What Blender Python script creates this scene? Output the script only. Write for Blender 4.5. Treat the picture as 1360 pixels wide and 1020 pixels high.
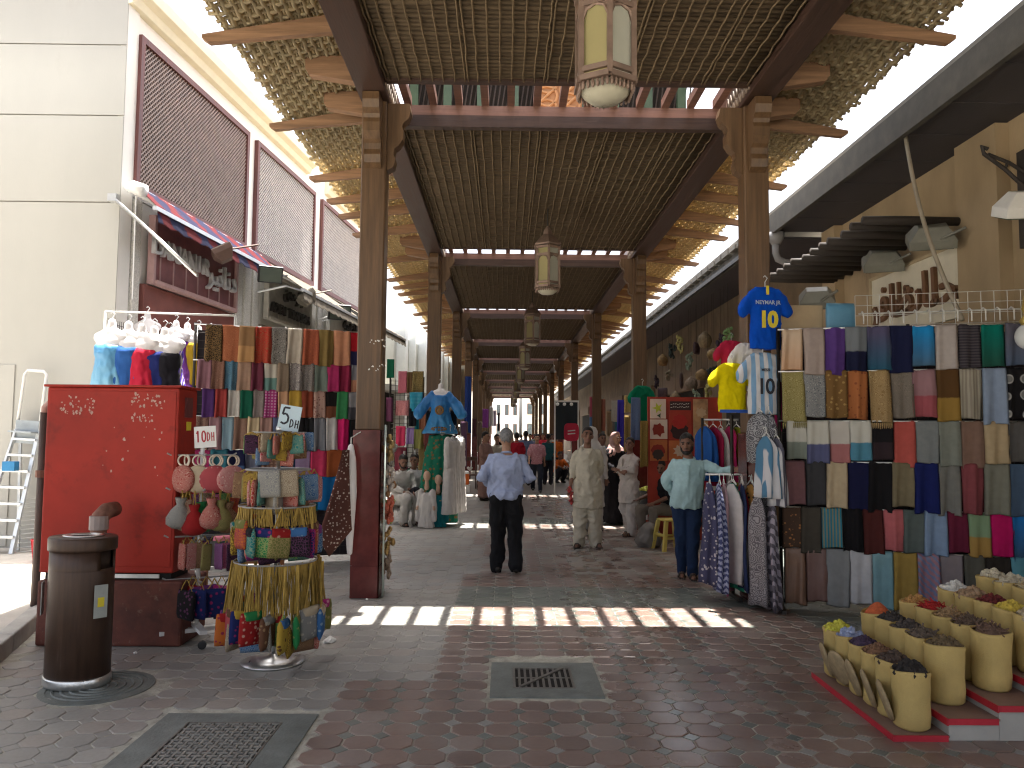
import bpy, bmesh, math, random
import numpy as np
from mathutils import Vector, Matrix, noise as mnoise, Quaternion
random.seed(7)
R = math.radians
PI = math.pi
SC = bpy.context.scene
COL = SC.collection
for _o in list(bpy.data.objects):
    bpy.data.objects.remove(_o)

# ------------------------------------------------------------------ camera, world, sun, exposure
EYE = 1.65
PITCH, YAW, ROLL, F = R(3.814), R(0.505), R(0.5), 1020.0
cam_d = bpy.data.cameras.new('camera')
cam = bpy.data.objects.new('camera', cam_d)
COL.objects.link(cam)
cam_d.sensor_width = 36.0
cam_d.lens = 27.0
cam_d.clip_start = 0.05
cam_d.clip_end = 1200.0
cam.location = (0, 0, EYE)
cam.rotation_euler = (Matrix.Rotation(-YAW, 3, 'Z') @ Matrix.Rotation(R(90) + PITCH, 3, 'X') @ Matrix.Rotation(ROLL, 3, 'Z')).to_euler()
SC.camera = cam

SUN = Vector((-0.27, -0.86, -5.3)).normalized()
world = bpy.data.worlds.new('World')
SC.world = world
world.use_nodes = True
_nt = world.node_tree
_sky = _nt.nodes.new('ShaderNodeTexSky')
_sky.sky_type = 'NISHITA'
_sky.sun_disc = False
_sky.sun_elevation = R(80.3)
_sky.sun_rotation = R(17.4)
_sky.dust_density = 7.0
_sky.air_density = 0.8
_sky.ozone_density = 0.6
_bg = _nt.nodes['Background']
_bg.inputs['Strength'].default_value = 0.15
_hz = _nt.nodes.new('ShaderNodeHueSaturation')      # hazy desert sky: the blue is washed out
_hz.inputs['Saturation'].default_value = 0.5
_nt.links.new(_sky.outputs['Color'], _hz.inputs['Color'])
_nt.links.new(_hz.outputs['Color'], _bg.inputs['Color'])
_sun = bpy.data.lights.new('sun', 'SUN')
_sun.energy = 5.0
_sun.angle = R(0.5)
_sun.color = (1.0, 0.95, 0.87)
sun = bpy.data.objects.new('sun', _sun)
sun.rotation_euler = SUN.to_track_quat('-Z', 'Y').to_euler()
sun.location = (0, 0, 30)
COL.objects.link(sun)
SC.view_settings.view_transform = 'Standard'
SC.view_settings.look = 'None'
SC.view_settings.gamma = 1.0
SC.view_settings.use_curve_mapping = False
SC.view_settings.exposure = 2.2
SC.cycles.use_denoising = True
SC.cycles.pixel_filter_type = 'BLACKMAN_HARRIS'
SC.cycles.filter_width = 1.2
SC.cycles.caustics_reflective = False
SC.cycles.caustics_refractive = False
SC.cycles.max_bounces = 8
SC.cycles.diffuse_bounces = 5
SC.cycles.glossy_bounces = 3
SC.cycles.sample_clamp_indirect = 8.0


def P(u, v, D):
    """the point at depth D (metres down the souk) on the ray through photo pixel (u, v)"""
    f = Vector((math.sin(YAW) * math.cos(PITCH), math.cos(YAW) * math.cos(PITCH), math.sin(PITCH)))
    r = Vector((math.cos(YAW), -math.sin(YAW), 0))
    up = r.cross(f)
    r, up = r * math.cos(ROLL) + up * math.sin(ROLL), up * math.cos(ROLL) - r * math.sin(ROLL)
    d = f + r * ((u - 680) / F) - up * ((v - 510) / F)
    d *= D / d.y
    return Vector((d.x, d.y, EYE + d.z))


def G(u, v):
    """the point on the pavement under photo pixel (u, v)"""
    a = P(u, v, 1.0)
    k = EYE / (EYE - a.z)
    return Vector((a.x * k, k, 0))


# ------------------------------------------------------------------ mesh builder
class MB:
    def __init__(self):
        self.v, self.f, self.m = [], [], []
        self.mi = 0

    def add(self, verts, faces):
        b = len(self.v)
        self.v.extend([tuple(p) for p in verts])
        for f in faces:
            self.f.append(tuple(i + b for i in f))
            self.m.append(self.mi)

    def box(self, x0, x1, y0, y1, z0, z1):
        vs = [(x0, y0, z0), (x1, y0, z0), (x1, y1, z0), (x0, y1, z0), (x0, y0, z1), (x1, y0, z1), (x1, y1, z1), (x0, y1, z1)]
        self.add(vs, [(0, 3, 2, 1), (4, 5, 6, 7), (0, 1, 5, 4), (1, 2, 6, 5), (2, 3, 7, 6), (3, 0, 4, 7)])
        return self

    def cbox(self, c, s, rot=None):
        c = Vector(c)
        vs = []
        for k in range(8):
            p = Vector(((-.5, .5)[k & 1] * s[0], (-.5, .5)[(k >> 1) & 1] * s[1], (-.5, .5)[k >> 2] * s[2]))
            if rot is not None:
                p = rot @ p
            vs.append(c + p)
        self.add(vs, [(0, 2, 3, 1), (4, 5, 7, 6), (0, 1, 5, 4), (1, 3, 7, 5), (3, 2, 6, 7), (2, 0, 4, 6)])
        return self

    def bar(self, p, q, w, h=None, up=(0, 0, 1)):
        p, q = Vector(p), Vector(q)
        h = w if h is None else h
        d = (q - p)
        L = d.length
        d.normalize()
        up = Vector(up)
        if abs(d.dot(up)) > .98:
            up = Vector((0, 1, 0))
        s = d.cross(up).normalized()
        u = s.cross(d)
        rot = Matrix((s, d, u)).transposed()
        return self.cbox((p + q) / 2, (w, L, h), rot)

    def ring(self, c, a, b, ra, rb, n, ph=0):
        return [Vector(c) + Vector(a) * (ra * math.cos(ph + 2 * PI * i / n)) + Vector(b) * (rb * math.sin(ph + 2 * PI * i / n)) for i in range(n)]

    def loft(self, rings, cap=True, closed=False):
        n = len(rings[0])
        vs = [p for r in rings for p in r]
        fs = []
        K = len(rings)
        for k in range(K if closed else K - 1):
            for i in range(n):
                j = (i + 1) % n
                k2 = (k + 1) % K
                fs.append((k * n + i, k * n + j, k2 * n + j, k2 * n + i))
        if cap and not closed:
            fs.append(tuple(range(n - 1, -1, -1)))
            fs.append(tuple((K - 1) * n + i for i in range(n)))
        self.add(vs, fs)
        return self

    def tube(self, pts, r, n=6, cap=True, closed=False):
        pts = [Vector(p) for p in pts]
        K = len(pts)
        rs = r if isinstance(r, (list, tuple)) else [r] * K
        rings = []
        ref = None
        for k in range(K):
            if closed:
                d = pts[(k + 1) % K] - pts[k - 1]
            else:
                d = pts[min(k + 1, K - 1)] - pts[max(k - 1, 0)]
            if d.length < 1e-9:
                d = Vector((0, 0, 1))
            d.normalize()
            if ref is None:
                ref = Vector((0, 0, 1)) if abs(d.z) < .9 else Vector((1, 0, 0))
            s = d.cross(ref)
            if s.length < 1e-6:
                s = d.cross(Vector((0, 1, 0)))
            s.normalize()
            t = s.cross(d)
            ref = t
            rings.append(self.ring(pts[k], s, t, rs[k], rs[k], n))
        return self.loft(rings, cap, closed)

    def lathe(self, prof, n=16, c=(0, 0, 0), sx=1, sy=1):
        rings = [[Vector((c[0] + r * sx * math.cos(2 * PI * i / n), c[1] + r * sy * math.sin(2 * PI * i / n), c[2] + z)) for i in range(n)] for r, z in prof]
        return self.loft(rings)

    def blob(self, c, r, n=12, m=8, rot=None):
        c = Vector(c)
        rings = []
        for k in range(m + 1):
            a = PI * k / m
            rr, z = max(math.sin(a), .02), -math.cos(a)
            ring = []
            for i in range(n):
                p = Vector((r[0] * rr * math.cos(2 * PI * i / n), r[1] * rr * math.sin(2 * PI * i / n), r[2] * z))
                if rot is not None:
                    p = rot @ p
                ring.append(c + p)
            rings.append(ring)
        return self.loft(rings)

    def limb(self, pts, rs, n=10):
        pts = [Vector(p) for p in pts]
        for p, r in zip(pts, rs):
            self.blob(p, (r, r, r), n, 8)
        for k in range(len(pts) - 1):
            d = pts[k + 1] - pts[k]
            if d.length < 1e-5:
                continue
            d.normalize()
            ref = Vector((0, 0, 1)) if abs(d.z) < .9 else Vector((1, 0, 0))
            s = d.cross(ref).normalized()
            t = s.cross(d)
            self.loft([self.ring(pts[k], s, t, rs[k], rs[k], n), self.ring(pts[k + 1], s, t, rs[k + 1], rs[k + 1], n)])
        return self

    def prism(self, poly, axis, a0, a1):
        """poly: 2-D outline; axis 'x': points are (y,z); 'y': (x,z); 'z': (x,y)"""
        def mk(p, a):
            return {'x': (a, p[0], p[1]), 'y': (p[0], a, p[1]), 'z': (p[0], p[1], a)}[axis]
        n = len(poly)
        vs = [mk(p, a0) for p in poly] + [mk(p, a1) for p in poly]
        fs = [(i, (i + 1) % n, n + (i + 1) % n, n + i) for i in range(n)]
        fs += [tuple(range(n - 1, -1, -1)), tuple(range(n, 2 * n))]
        self.add(vs, fs)
        return self

    def mesh(self, name, smooth=False):
        me = bpy.data.meshes.new(name)
        me.from_pydata(self.v, [], self.f)
        bm = bmesh.new()
        bm.from_mesh(me)
        bmesh.ops.recalc_face_normals(bm, faces=bm.faces)
        bm.to_mesh(me)
        bm.free()
        if any(self.m):
            me.polygons.foreach_set('material_index', self.m)
        if smooth:
            me.polygons.foreach_set('use_smooth', [True] * len(me.polygons))
        return me

    def build(self, name, mat=None, parent=None, smooth=False, bevel=0, kind=None):
        o = put(name, self.mesh(name, smooth), mat, parent)
        if bevel:
            b = o.modifiers.new('bevel', 'BEVEL')
            b.width = bevel
            b.segments = 2
            b.limit_method = 'ANGLE'
        if kind:
            o['kind'] = kind
        return o


def put(name, me, mat=None, parent=None, loc=None, rot=None, scale=None):
    """link a mesh as one object; the material sits on the object, so meshes can be shared"""
    o = bpy.data.objects.new(name, me)
    COL.objects.link(o)
    mats = mat if isinstance(mat, (list, tuple)) else [mat]
    if mat is not None:
        while len(me.materials) < len(mats):
            me.materials.append(None)
        for i, mm in enumerate(mats):
            o.material_slots[i].link = 'OBJECT'
            o.material_slots[i].material = mm
    if parent is not None:
        o.parent = parent
    if loc is not None:
        o.location = loc
    if rot is not None:
        o.rotation_euler = rot
    if scale is not None:
        o.scale = scale
    return o


def tag(o, label, cat, group=None):
    o['label'] = label
    o['category'] = cat
    if group:
        o['group'] = group
    return o


def thing(name, label, cat, loc=(0, 0, 0), rz=0, group=None):
    o = bpy.data.objects.new(name, None)
    COL.objects.link(o)
    o.location = loc
    o.rotation_euler = (0, 0, rz)
    o.empty_display_size = .1
    return tag(o, label, cat, group)


def structure(name, o):
    o['kind'] = 'structure'
    return o


def dup_tree(o, parent=None):
    c = o.copy()
    COL.objects.link(c)
    if parent is not None:
        c.parent = parent
    for ch in list(o.children):
        dup_tree(ch, c)
    return c


def remeshed(mb, voxel, smooth=3, disp=None, name='body'):
    """one continuous surface out of overlapping closed shapes"""
    me = mb.mesh('tmp')
    o = bpy.data.objects.new('tmp', me)
    COL.objects.link(o)
    m = o.modifiers.new('r', 'REMESH')
    m.mode = 'VOXEL'
    m.voxel_size = voxel
    m.use_smooth_shade = True
    if smooth:
        s = o.modifiers.new('s', 'SMOOTH')
        s.iterations = smooth
        s.factor = .5
    dg = bpy.context.evaluated_depsgraph_get()
    out = bpy.data.meshes.new_from_object(o.evaluated_get(dg), depsgraph=dg)
    bpy.data.objects.remove(o)
    bpy.data.meshes.remove(me)
    out.name = name
    out.materials.clear()
    if disp:
        out.update()
        n = len(out.vertices)
        co, no = np.empty(n * 3), np.empty(n * 3)
        out.vertices.foreach_get('co', co)
        out.vertices.foreach_get('normal', no)
        co, no = co.reshape(-1, 3), no.reshape(-1, 3)
        out.vertices.foreach_set('co', (co + no * disp(co)[:, None]).ravel())
    out.polygons.foreach_set('use_smooth', [True] * len(out.polygons))
    out.update()
    return out


def _waves(seed, n=10):
    rs = np.random.RandomState(int(seed * 1000) % 100000)
    k = rs.normal(size=(n, 3))
    k /= np.linalg.norm(k, axis=1)[:, None]
    return k * rs.uniform(.6, 1.5, size=(n, 1)), rs.uniform(0, 6.28, n)


def soft_noise(p, scale, seed):
    k, ph = _waves(seed)
    q = p * np.array(scale)
    q = q + .35 * np.sin(q[:, [1, 2, 0]] * 1.7 + seed)
    return np.sin(q @ k.T * 2.2 + ph).sum(axis=1) / len(ph) ** .5


def folds(amp=.008, sx=14, sz=5, seed=0.0):
    """cloth creases: how far each point of a surface is pushed along its normal"""
    def f(p):
        a = soft_noise(p, (sx * 1.7, sx * 1.7, sz * 1.2), seed + .1)
        b = soft_noise(p, (44, 44, 24), seed + .2)
        c = soft_noise(np.stack([p[:, 0] * 6 + p[:, 2] * 5, p[:, 1] * 7, p[:, 2] * 7 - p[:, 0] * 5], 1), (1.5, 1.5, 1.5), seed + .3)
        r = 1 - np.abs(c) * .8
        return np.clip(amp * (a * .5 + b * .22 + (r - .5) * 1.2), -.35 * amp, 1.7 * amp)
    return f


def text_mesh(body, size=1.0, ext=.02, shear=0.0, bold=0.0):
    c = bpy.data.curves.new('t', 'FONT')
    c.body = body
    c.size = size
    c.extrude = ext
    c.shear = shear
    c.offset = bold
    c.resolution_u = 3
    c.align_x = 'CENTER'
    o = bpy.data.objects.new('t', c)
    COL.objects.link(o)
    dg = bpy.context.evaluated_depsgraph_get()
    me = bpy.data.meshes.new_from_object(o.evaluated_get(dg), depsgraph=dg)
    bpy.data.objects.remove(o)
    me.materials.clear()
    return me


# ------------------------------------------------------------------ materials
def nmat(name):
    m = bpy.data.materials.new(name)
    m.use_nodes = True
    return m, m.node_tree, m.node_tree.nodes['Principled BSDF']


def N(nt, t, **kw):
    n = nt.nodes.new(t)
    for k, v in kw.items():
        if k in n.inputs:
            n.inputs[k].default_value = v
        else:
            setattr(n, k, v)
    return n


def rgba(c, k=1.0):
    return (min(c[0] * k, 1), min(c[1] * k, 1), min(c[2] * k, 1), 1)


def mixc(nt, fac, a, b):
    n = nt.nodes.new('ShaderNodeMix')
    n.data_type = 'RGBA'
    for sock, val in ((n.inputs[0], fac), (n.inputs[6], a), (n.inputs[7], b)):
        if hasattr(val, 'is_output'):
            nt.links.new(val, sock)
        else:
            sock.default_value = val
    return n.outputs[2]


def mathn(nt, op, a, b=None, c=None):
    n = nt.nodes.new('ShaderNodeMath')
    n.operation = op
    for i, val in enumerate((a, b, c)):
        if val is None:
            continue
        if hasattr(val, 'is_output'):
            nt.links.new(val, n.inputs[i])
        else:
            n.inputs[i].default_value = val
    return n.outputs[0]


_CACHE = {}


def basic(name, col, rough=.6, metal=0.0, var=.16, scale=5.0, bump=.15, bscale=60.0, col2=None, spec=.5, world_co=False, coat=0.0, stretch=None, dirt=None):
    if name in _CACHE:
        return _CACHE[name]
    m, nt, b = nmat(name)
    if world_co:
        g = N(nt, 'ShaderNodeNewGeometry')
        co = g.outputs['Position']
    else:
        co = N(nt, 'ShaderNodeTexCoord').outputs['Object']
    if stretch:
        mp = N(nt, 'ShaderNodeMapping')
        mp.inputs['Scale'].default_value = stretch
        nt.links.new(co, mp.inputs['Vector'])
        co = mp.outputs['Vector']
    n1 = N(nt, 'ShaderNodeTexNoise', Scale=scale, Detail=6.0, Roughness=.62)
    nt.links.new(co, n1.inputs['Vector'])
    cr = N(nt, 'ShaderNodeMapRange')
    cr.inputs[1].default_value = .3
    cr.inputs[2].default_value = .7
    nt.links.new(n1.outputs['Fac'], cr.inputs[0])
    base = mixc(nt, cr.outputs[0], rgba(col, 1 - var), rgba(col2 if col2 else col, 1 if col2 else 1 + var))
    if dirt:
        n3 = N(nt, 'ShaderNodeTexNoise', Scale=dirt[1], Detail=8.0, Roughness=.7)
        nt.links.new(co, n3.inputs['Vector'])
        c3 = N(nt, 'ShaderNodeMapRange')
        c3.inputs[1].default_value = dirt[2]
        c3.inputs[2].default_value = dirt[2] + .12
        nt.links.new(n3.outputs['Fac'], c3.inputs[0])
        base = mixc(nt, c3.outputs[0], base, rgba(dirt[0]))
    nt.links.new(base, b.inputs['Base Color'])
    b.inputs['Roughness'].default_value = rough
    rr = mathn(nt, 'MULTIPLY_ADD', n1.outputs['Fac'], .3, rough - .15)
    nt.links.new(rr, b.inputs['Roughness'])
    b.inputs['Metallic'].default_value = metal
    b.inputs['Specular IOR Level'].default_value = spec * .75
    if coat:
        b.inputs['Coat Weight'].default_value = coat
        b.inputs['Coat Roughness'].default_value = .25
    if bump:
        n2 = N(nt, 'ShaderNodeTexNoise', Scale=bscale, Detail=5.0)
        nt.links.new(co, n2.inputs['Vector'])
        bp = N(nt, 'ShaderNodeBump', Strength=bump, Distance=.01)
        nt.links.new(n2.outputs['Fac'], bp.inputs['Height'])
        nt.links.new(bp.outputs['Normal'], b.inputs['Normal'])
    _CACHE[name] = m
    return m


def wood(name, col, rough=.5, axis=2, coat=0.0):
    st = [14, 14, 14]
    st[axis] = .9
    return basic(name, col, rough, var=.32, scale=1.6, bump=.25, bscale=5, stretch=tuple(st), world_co=True, coat=coat)


def leafy(name, col, var, trans, rough=.8, scale=9):
    """cane: takes light on one side and lets some through"""
    if name in _CACHE:
        return _CACHE[name]
    m, nt, b = nmat(name)
    g = N(nt, 'ShaderNodeNewGeometry')
    n1 = N(nt, 'ShaderNodeTexNoise', Scale=scale, Detail=5.0)
    nt.links.new(g.outputs['Position'], n1.inputs['Vector'])
    base = mixc(nt, n1.outputs['Fac'], rgba(col, 1 - var), rgba(col, 1 + var))
    nt.links.new(base, b.inputs['Base Color'])
    b.inputs['Roughness'].default_value = rough
    b.inputs['Specular IOR Level'].default_value = .25
    t = N(nt, 'ShaderNodeBsdfTranslucent')
    nt.links.new(base, t.inputs['Color'])
    mx = N(nt, 'ShaderNodeMixShader', Fac=trans)
    nt.links.new(b.outputs[0], mx.inputs[1])
    nt.links.new(t.outputs[0], mx.inputs[2])
    nt.links.new(mx.outputs[0], nt.nodes['Material Output'].inputs['Surface'])
    _CACHE[name] = m
    return m


def fabric(kind, c1, c2=None, s=1.0, rough=.85, sat=False, split=.45, zs=1.0):
    """woven cloth: kind plain / paisley / damask / leopard / floral / dots / bigdots / stripes / vstripes / split / ombre / zigzag"""
    key = ('fab', kind, c1, c2, s, rough, sat, split, zs)
    if key in _CACHE:
        return _CACHE[key]
    m, nt, b = nmat('cloth_' + kind)
    tc = N(nt, 'ShaderNodeTexCoord')
    info = N(nt, 'ShaderNodeObjectInfo')
    add = N(nt, 'ShaderNodeVectorMath', operation='ADD')
    nt.links.new(tc.outputs['Object'], add.inputs[0])
    rnd = N(nt, 'ShaderNodeCombineXYZ')
    k10 = mathn(nt, 'MULTIPLY', info.outputs['Random'], 37.0)
    nt.links.new(k10, rnd.inputs[0])
    nt.links.new(k10, rnd.inputs[2])
    nt.links.new(rnd.outputs[0], add.inputs[1])
    mp = N(nt, 'ShaderNodeMapping')
    mp.inputs['Scale'].default_value = (s, s * .6, s * zs)
    nt.links.new(add.outputs[0], mp.inputs['Vector'])
    co = mp.outputs['Vector']
    sep = N(nt, 'ShaderNodeSeparateXYZ')
    nt.links.new(tc.outputs['Generated'], sep.inputs[0])
    c2 = c2 or tuple(x * .6 for x in c1)
    n0 = N(nt, 'ShaderNodeTexNoise', Scale=12.0, Detail=4.0)
    nt.links.new(co, n0.inputs['Vector'])

    def vor(scale, rand=1.0, feat='F1', co_=co):
        v = N(nt, 'ShaderNodeTexVoronoi', Scale=scale, Randomness=rand)
        v.feature = feat
        nt.links.new(co_, v.inputs['Vector'])
        return v.outputs['Distance']

    def thr(x, t, w=.05):
        q = N(nt, 'ShaderNodeMapRange')
        q.inputs[1].default_value = t - w
        q.inputs[2].default_value = t + w
        nt.links.new(x, q.inputs[0])
        return q.outputs[0]
    A, B = rgba(c1), rgba(c2)
    if kind == 'plain':
        col = mixc(nt, n0.outputs['Fac'], rgba(c1, .82), rgba(c1, 1.16))
    elif kind in ('paisley', 'damask'):
        d = vor(26 if kind == 'paisley' else 18)
        w = mathn(nt, 'SINE', mathn(nt, 'MULTIPLY', mathn(nt, 'ADD', d, mathn(nt, 'MULTIPLY', n0.outputs['Fac'], .35)), 30.0))
        col = mixc(nt, thr(w, .1, .3), A, B)
    elif kind == 'leopard':
        d = vor(34, 1, 'DISTANCE_TO_EDGE')
        col = mixc(nt, thr(d, .09, .05), B, A)
    elif kind == 'floral':
        d = vor(16)
        e = mathn(nt, 'ADD', d, mathn(nt, 'MULTIPLY', n0.outputs['Fac'], .5))
        col = mixc(nt, thr(e, .52, .06), B, A)
    elif kind == 'dots':
        col = mixc(nt, thr(vor(14, 0.0), .3), B, A)
    elif kind == 'bigdots':
        d = vor(4.2, 0.25)
        col = mixc(nt, thr(d, .3, .02), B, A)
        col = mixc(nt, thr(d, .24, .02), rgba(c2, .45), col)
    elif kind in ('stripes', 'vstripes', 'zigzag'):
        w = N(nt, 'ShaderNodeTexWave', Scale=7.0, Distortion=3.0 if kind == 'zigzag' else .4)
        w.bands_direction = 'X' if kind == 'vstripes' else ('DIAGONAL' if kind == 'zigzag' else 'Z')
        if kind == 'zigzag':
            w.inputs['Detail Scale'].default_value = 3.0
        nt.links.new(co, w.inputs['Vector'])
        col = mixc(nt, thr(w.outputs['Fac'], .5, .08), A, B)
    elif kind == 'split':
        z = mathn(nt, 'ADD', sep.outputs['Z'], mathn(nt, 'MULTIPLY_ADD', n0.outputs['Fac'], .06, -.03))
        col = mixc(nt, thr(z, split, .015), B, A)
    elif kind == 'ombre':
        col = mixc(nt, thr(sep.outputs['Z'], .45, .4), B, A)
    else:
        col = A
    n5 = N(nt, 'ShaderNodeTexNoise', Scale=5.0, Detail=3.0)
    nt.links.new(co, n5.inputs['Vector'])
    col = mixc(nt, mathn(nt, 'MULTIPLY', n5.outputs['Fac'], .22), col, (.02, .02, .02, 1))
    nt.links.new(col, b.inputs['Base Color'])
    b.inputs['Roughness'].default_value = .42 if sat else rough
    b.inputs['Specular IOR Level'].default_value = .45 if sat else .1
    b.inputs['Sheen Weight'].default_value = .02
    w2 = N(nt, 'ShaderNodeTexNoise', Scale=90.0 if s > .5 else 160.0, Detail=3.0)
    nt.links.new(co, w2.inputs['Vector'])
    bp = N(nt, 'ShaderNodeBump', Strength=.18, Distance=.006)
    nt.links.new(w2.outputs['Fac'], bp.inputs['Height'])
    nt.links.new(bp.outputs['Normal'], b.inputs['Normal'])
    _CACHE[key] = m
    return m


M_TIMBER = wood('timber', (.055, .03, .022), .45, 1)
M_TIMBER_X = wood('timber_cross', (.06, .034, .025), .45, 0)
M_POST = wood('timber_post', (.115, .066, .033), .42, 2)
M_RAFTER = wood('rafter_wood', (.26, .15, .085), .55, 0)
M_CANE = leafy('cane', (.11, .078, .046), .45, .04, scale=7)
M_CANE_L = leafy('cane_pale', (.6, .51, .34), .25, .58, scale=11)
M_ROPE = leafy('cane_batten', (.17, .122, .07), .35, .0, scale=20)
M_CREAM = basic('cream_paint', (.425, .417, .38), .7, var=.05, scale=.9, bump=.08, bscale=60, dirt=((.4, .385, .35), .9, .58), stretch=(1, 1, .3))
M_WHITEWALL = basic('white_paint', (.78, .77, .72), .7, var=.06, scale=1.2, bump=.06, bscale=90)
M_STUCCO = basic('pebbled_stucco', (.55, .54, .5), .85, var=.3, scale=55, bump=1.0, bscale=45)
M_LATTICE = wood('lattice_wood', (.11, .06, .045), .5, 2)
M_FRAME = wood('frame_wood', (.13, .05, .045), .5, 2)
M_SIGNRED = basic('sign_maroon', (.2, .075, .075), .5, var=.3, scale=3, bump=.08)
M_SIGNGREY = basic('sign_grey', (.36, .35, .31), .6, var=.25, scale=4, bump=.2)
M_SIGNWHITE = basic('sign_white', (.62, .62, .58), .6, var=.12, scale=4)
M_METALDARK = basic('dark_metal', (.05, .045, .04), .45, .6, var=.3, scale=9)
M_STEEL = basic('brushed_steel', (.6, .6, .58), .32, .9, var=.12, scale=20, bump=.04)
M_CHROME = basic('chrome_letter', (.5, .5, .5), .35, .25, var=.2, scale=8, bump=0)
M_ALU = basic('aluminium', (.62, .64, .65), .4, .7, var=.12, scale=8, bump=.05)
M_WHITEPL = basic('white_plastic', (.72, .72, .7), .45, var=.06, scale=6, bump=.03)
M_MANNEQ = basic('white_mannequin', (.72, .70, .70), .5, var=.05, scale=5, bump=.02)
M_WIRE = basic('white_wire', (.6, .6, .57), .5, .2, var=.15, scale=10, bump=0)
M_BROWNBIN = basic('brown_bin_paint', (.05, .027, .017), .45, .2, var=.3, scale=3, bump=.1, bscale=80, stretch=(9, 9, .8), dirt=((.1, .07, .05), 2.2, .62))
M_CABRED = basic('red_cabinet_paint', (.32, .028, .018), .5, var=.22, scale=1.6, bump=.14, bscale=14, spec=.22, dirt=((.2, .022, .016), 2.6, .54))
M_PLINTH = basic('red_brown_plinth', (.1, .03, .02), .7, var=.4, scale=6, bump=.5, bscale=30, dirt=((.2, .13, .1), 13, .6))
M_RUST = basic('rusty_pipe', (.21, .1, .07), .7, .3, var=.35, scale=18, bump=.3)
M_PIPE = basic('drain_pipe_grey', (.24, .24, .25), .6, var=.1, scale=5, bump=.05)
M_CONC = basic('concrete', (.36, .35, .32), .85, var=.2, scale=5, bump=.4, bscale=45)
M_CONC_D = basic('concrete_worn', (.15, .165, .155), .6, var=.28, scale=6, bump=.4, bscale=60)
M_IRON = basic('cast_iron', (.16, .15, .135), .5, .5, var=.3, scale=14, bump=.3)
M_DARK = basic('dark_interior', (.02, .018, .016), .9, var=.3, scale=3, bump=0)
M_BEIGE = basic('beige_render', (.36, .27, .165), .8, var=.2, scale=1.1, bump=.2, bscale=60, stretch=(1, 1, .4), dirt=((.22, .16, .1), 1.3, .6))
M_ROOFDARK = basic('dark_eave_board', (.06, .055, .062), .7, var=.25, scale=2, bump=.2, stretch=(1, .3, 1))
M_POLE = wood('dark_pole', (.035, .028, .024), .7, 0)
M_TILE = basic('oxblood_tile', (.12, .022, .02), .22, var=.35, scale=4, bump=.05, coat=.3)
M_GOLDTRIM = basic('lantern_bronze', (.27, .19, .15), .5, .5, var=.2, scale=9, bump=.1)
M_GLASSY = leafy('lantern_glass', (.62, .56, .3), .08, .5, rough=.3, scale=5)
M_BLACKPL = basic('black_plastic', (.02, .02, .022), .4, var=.2, scale=8, bump=.05)
M_SKIN_L = basic('skin_tan', (.36, .2, .13), .5, var=.08, scale=12, bump=.04)
M_SKIN_D = basic('skin_brown', (.2, .1, .065), .5, var=.08, scale=12, bump=.04)
M_HAIR = basic('black_hair', (.012, .01, .009), .5, var=.4, scale=40, bump=.6, bscale=90)
M_HAIRG = basic('grey_hair', (.16, .16, .16), .6, var=.45, scale=40, bump=.7, bscale=90)
M_EYE = basic('eye_dark', (.015, .01, .01), .25, var=.1, scale=5, bump=0)
M_LIP = basic('lip', (.2, .08, .07), .5, var=.1, scale=9, bump=0)
M_SHOE = basic('shoe_leather', (.02, .017, .015), .4, var=.3, scale=9, bump=.1)
M_SANDAL = basic('sandal_leather', (.045, .03, .024), .5, var=.3, scale=9, bump=.1)
M_PAPER = basic('white_card', (.75, .75, .72), .7, var=.05, scale=5, bump=.03)
M_INKRED = basic('red_ink', (.4, .03, .04), .6, var=.1, scale=5, bump=0)
M_INKBLK = basic('black_ink', (.02, .02, .03), .6, var=.1, scale=5, bump=0)
# ================================================================== GROUND
g = MB()
g.add([(-350, -60, -.03), (350, -60, -.03), (350, 500, -.03), (-350, 500, -.03)], [(0, 1, 2, 3)])
structure('ground', g.build('ground', basic('pale_ground', (.42, .39, .33), .9, var=.15, scale=.4, bump=.2, world_co=True)))
g = MB()
g.add([(-6, -8, -.0045), (7, -8, -.0045), (7, 22.2, -.0045), (-6, 22.2, -.0045)], [(0, 1, 2, 3)])
M_BED = basic('joint_sand', (.36, .35, .3), .9, var=.35, scale=9, bump=.4, world_co=True)
structure('joint_bed', g.build('joint_bed', M_BED))


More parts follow.
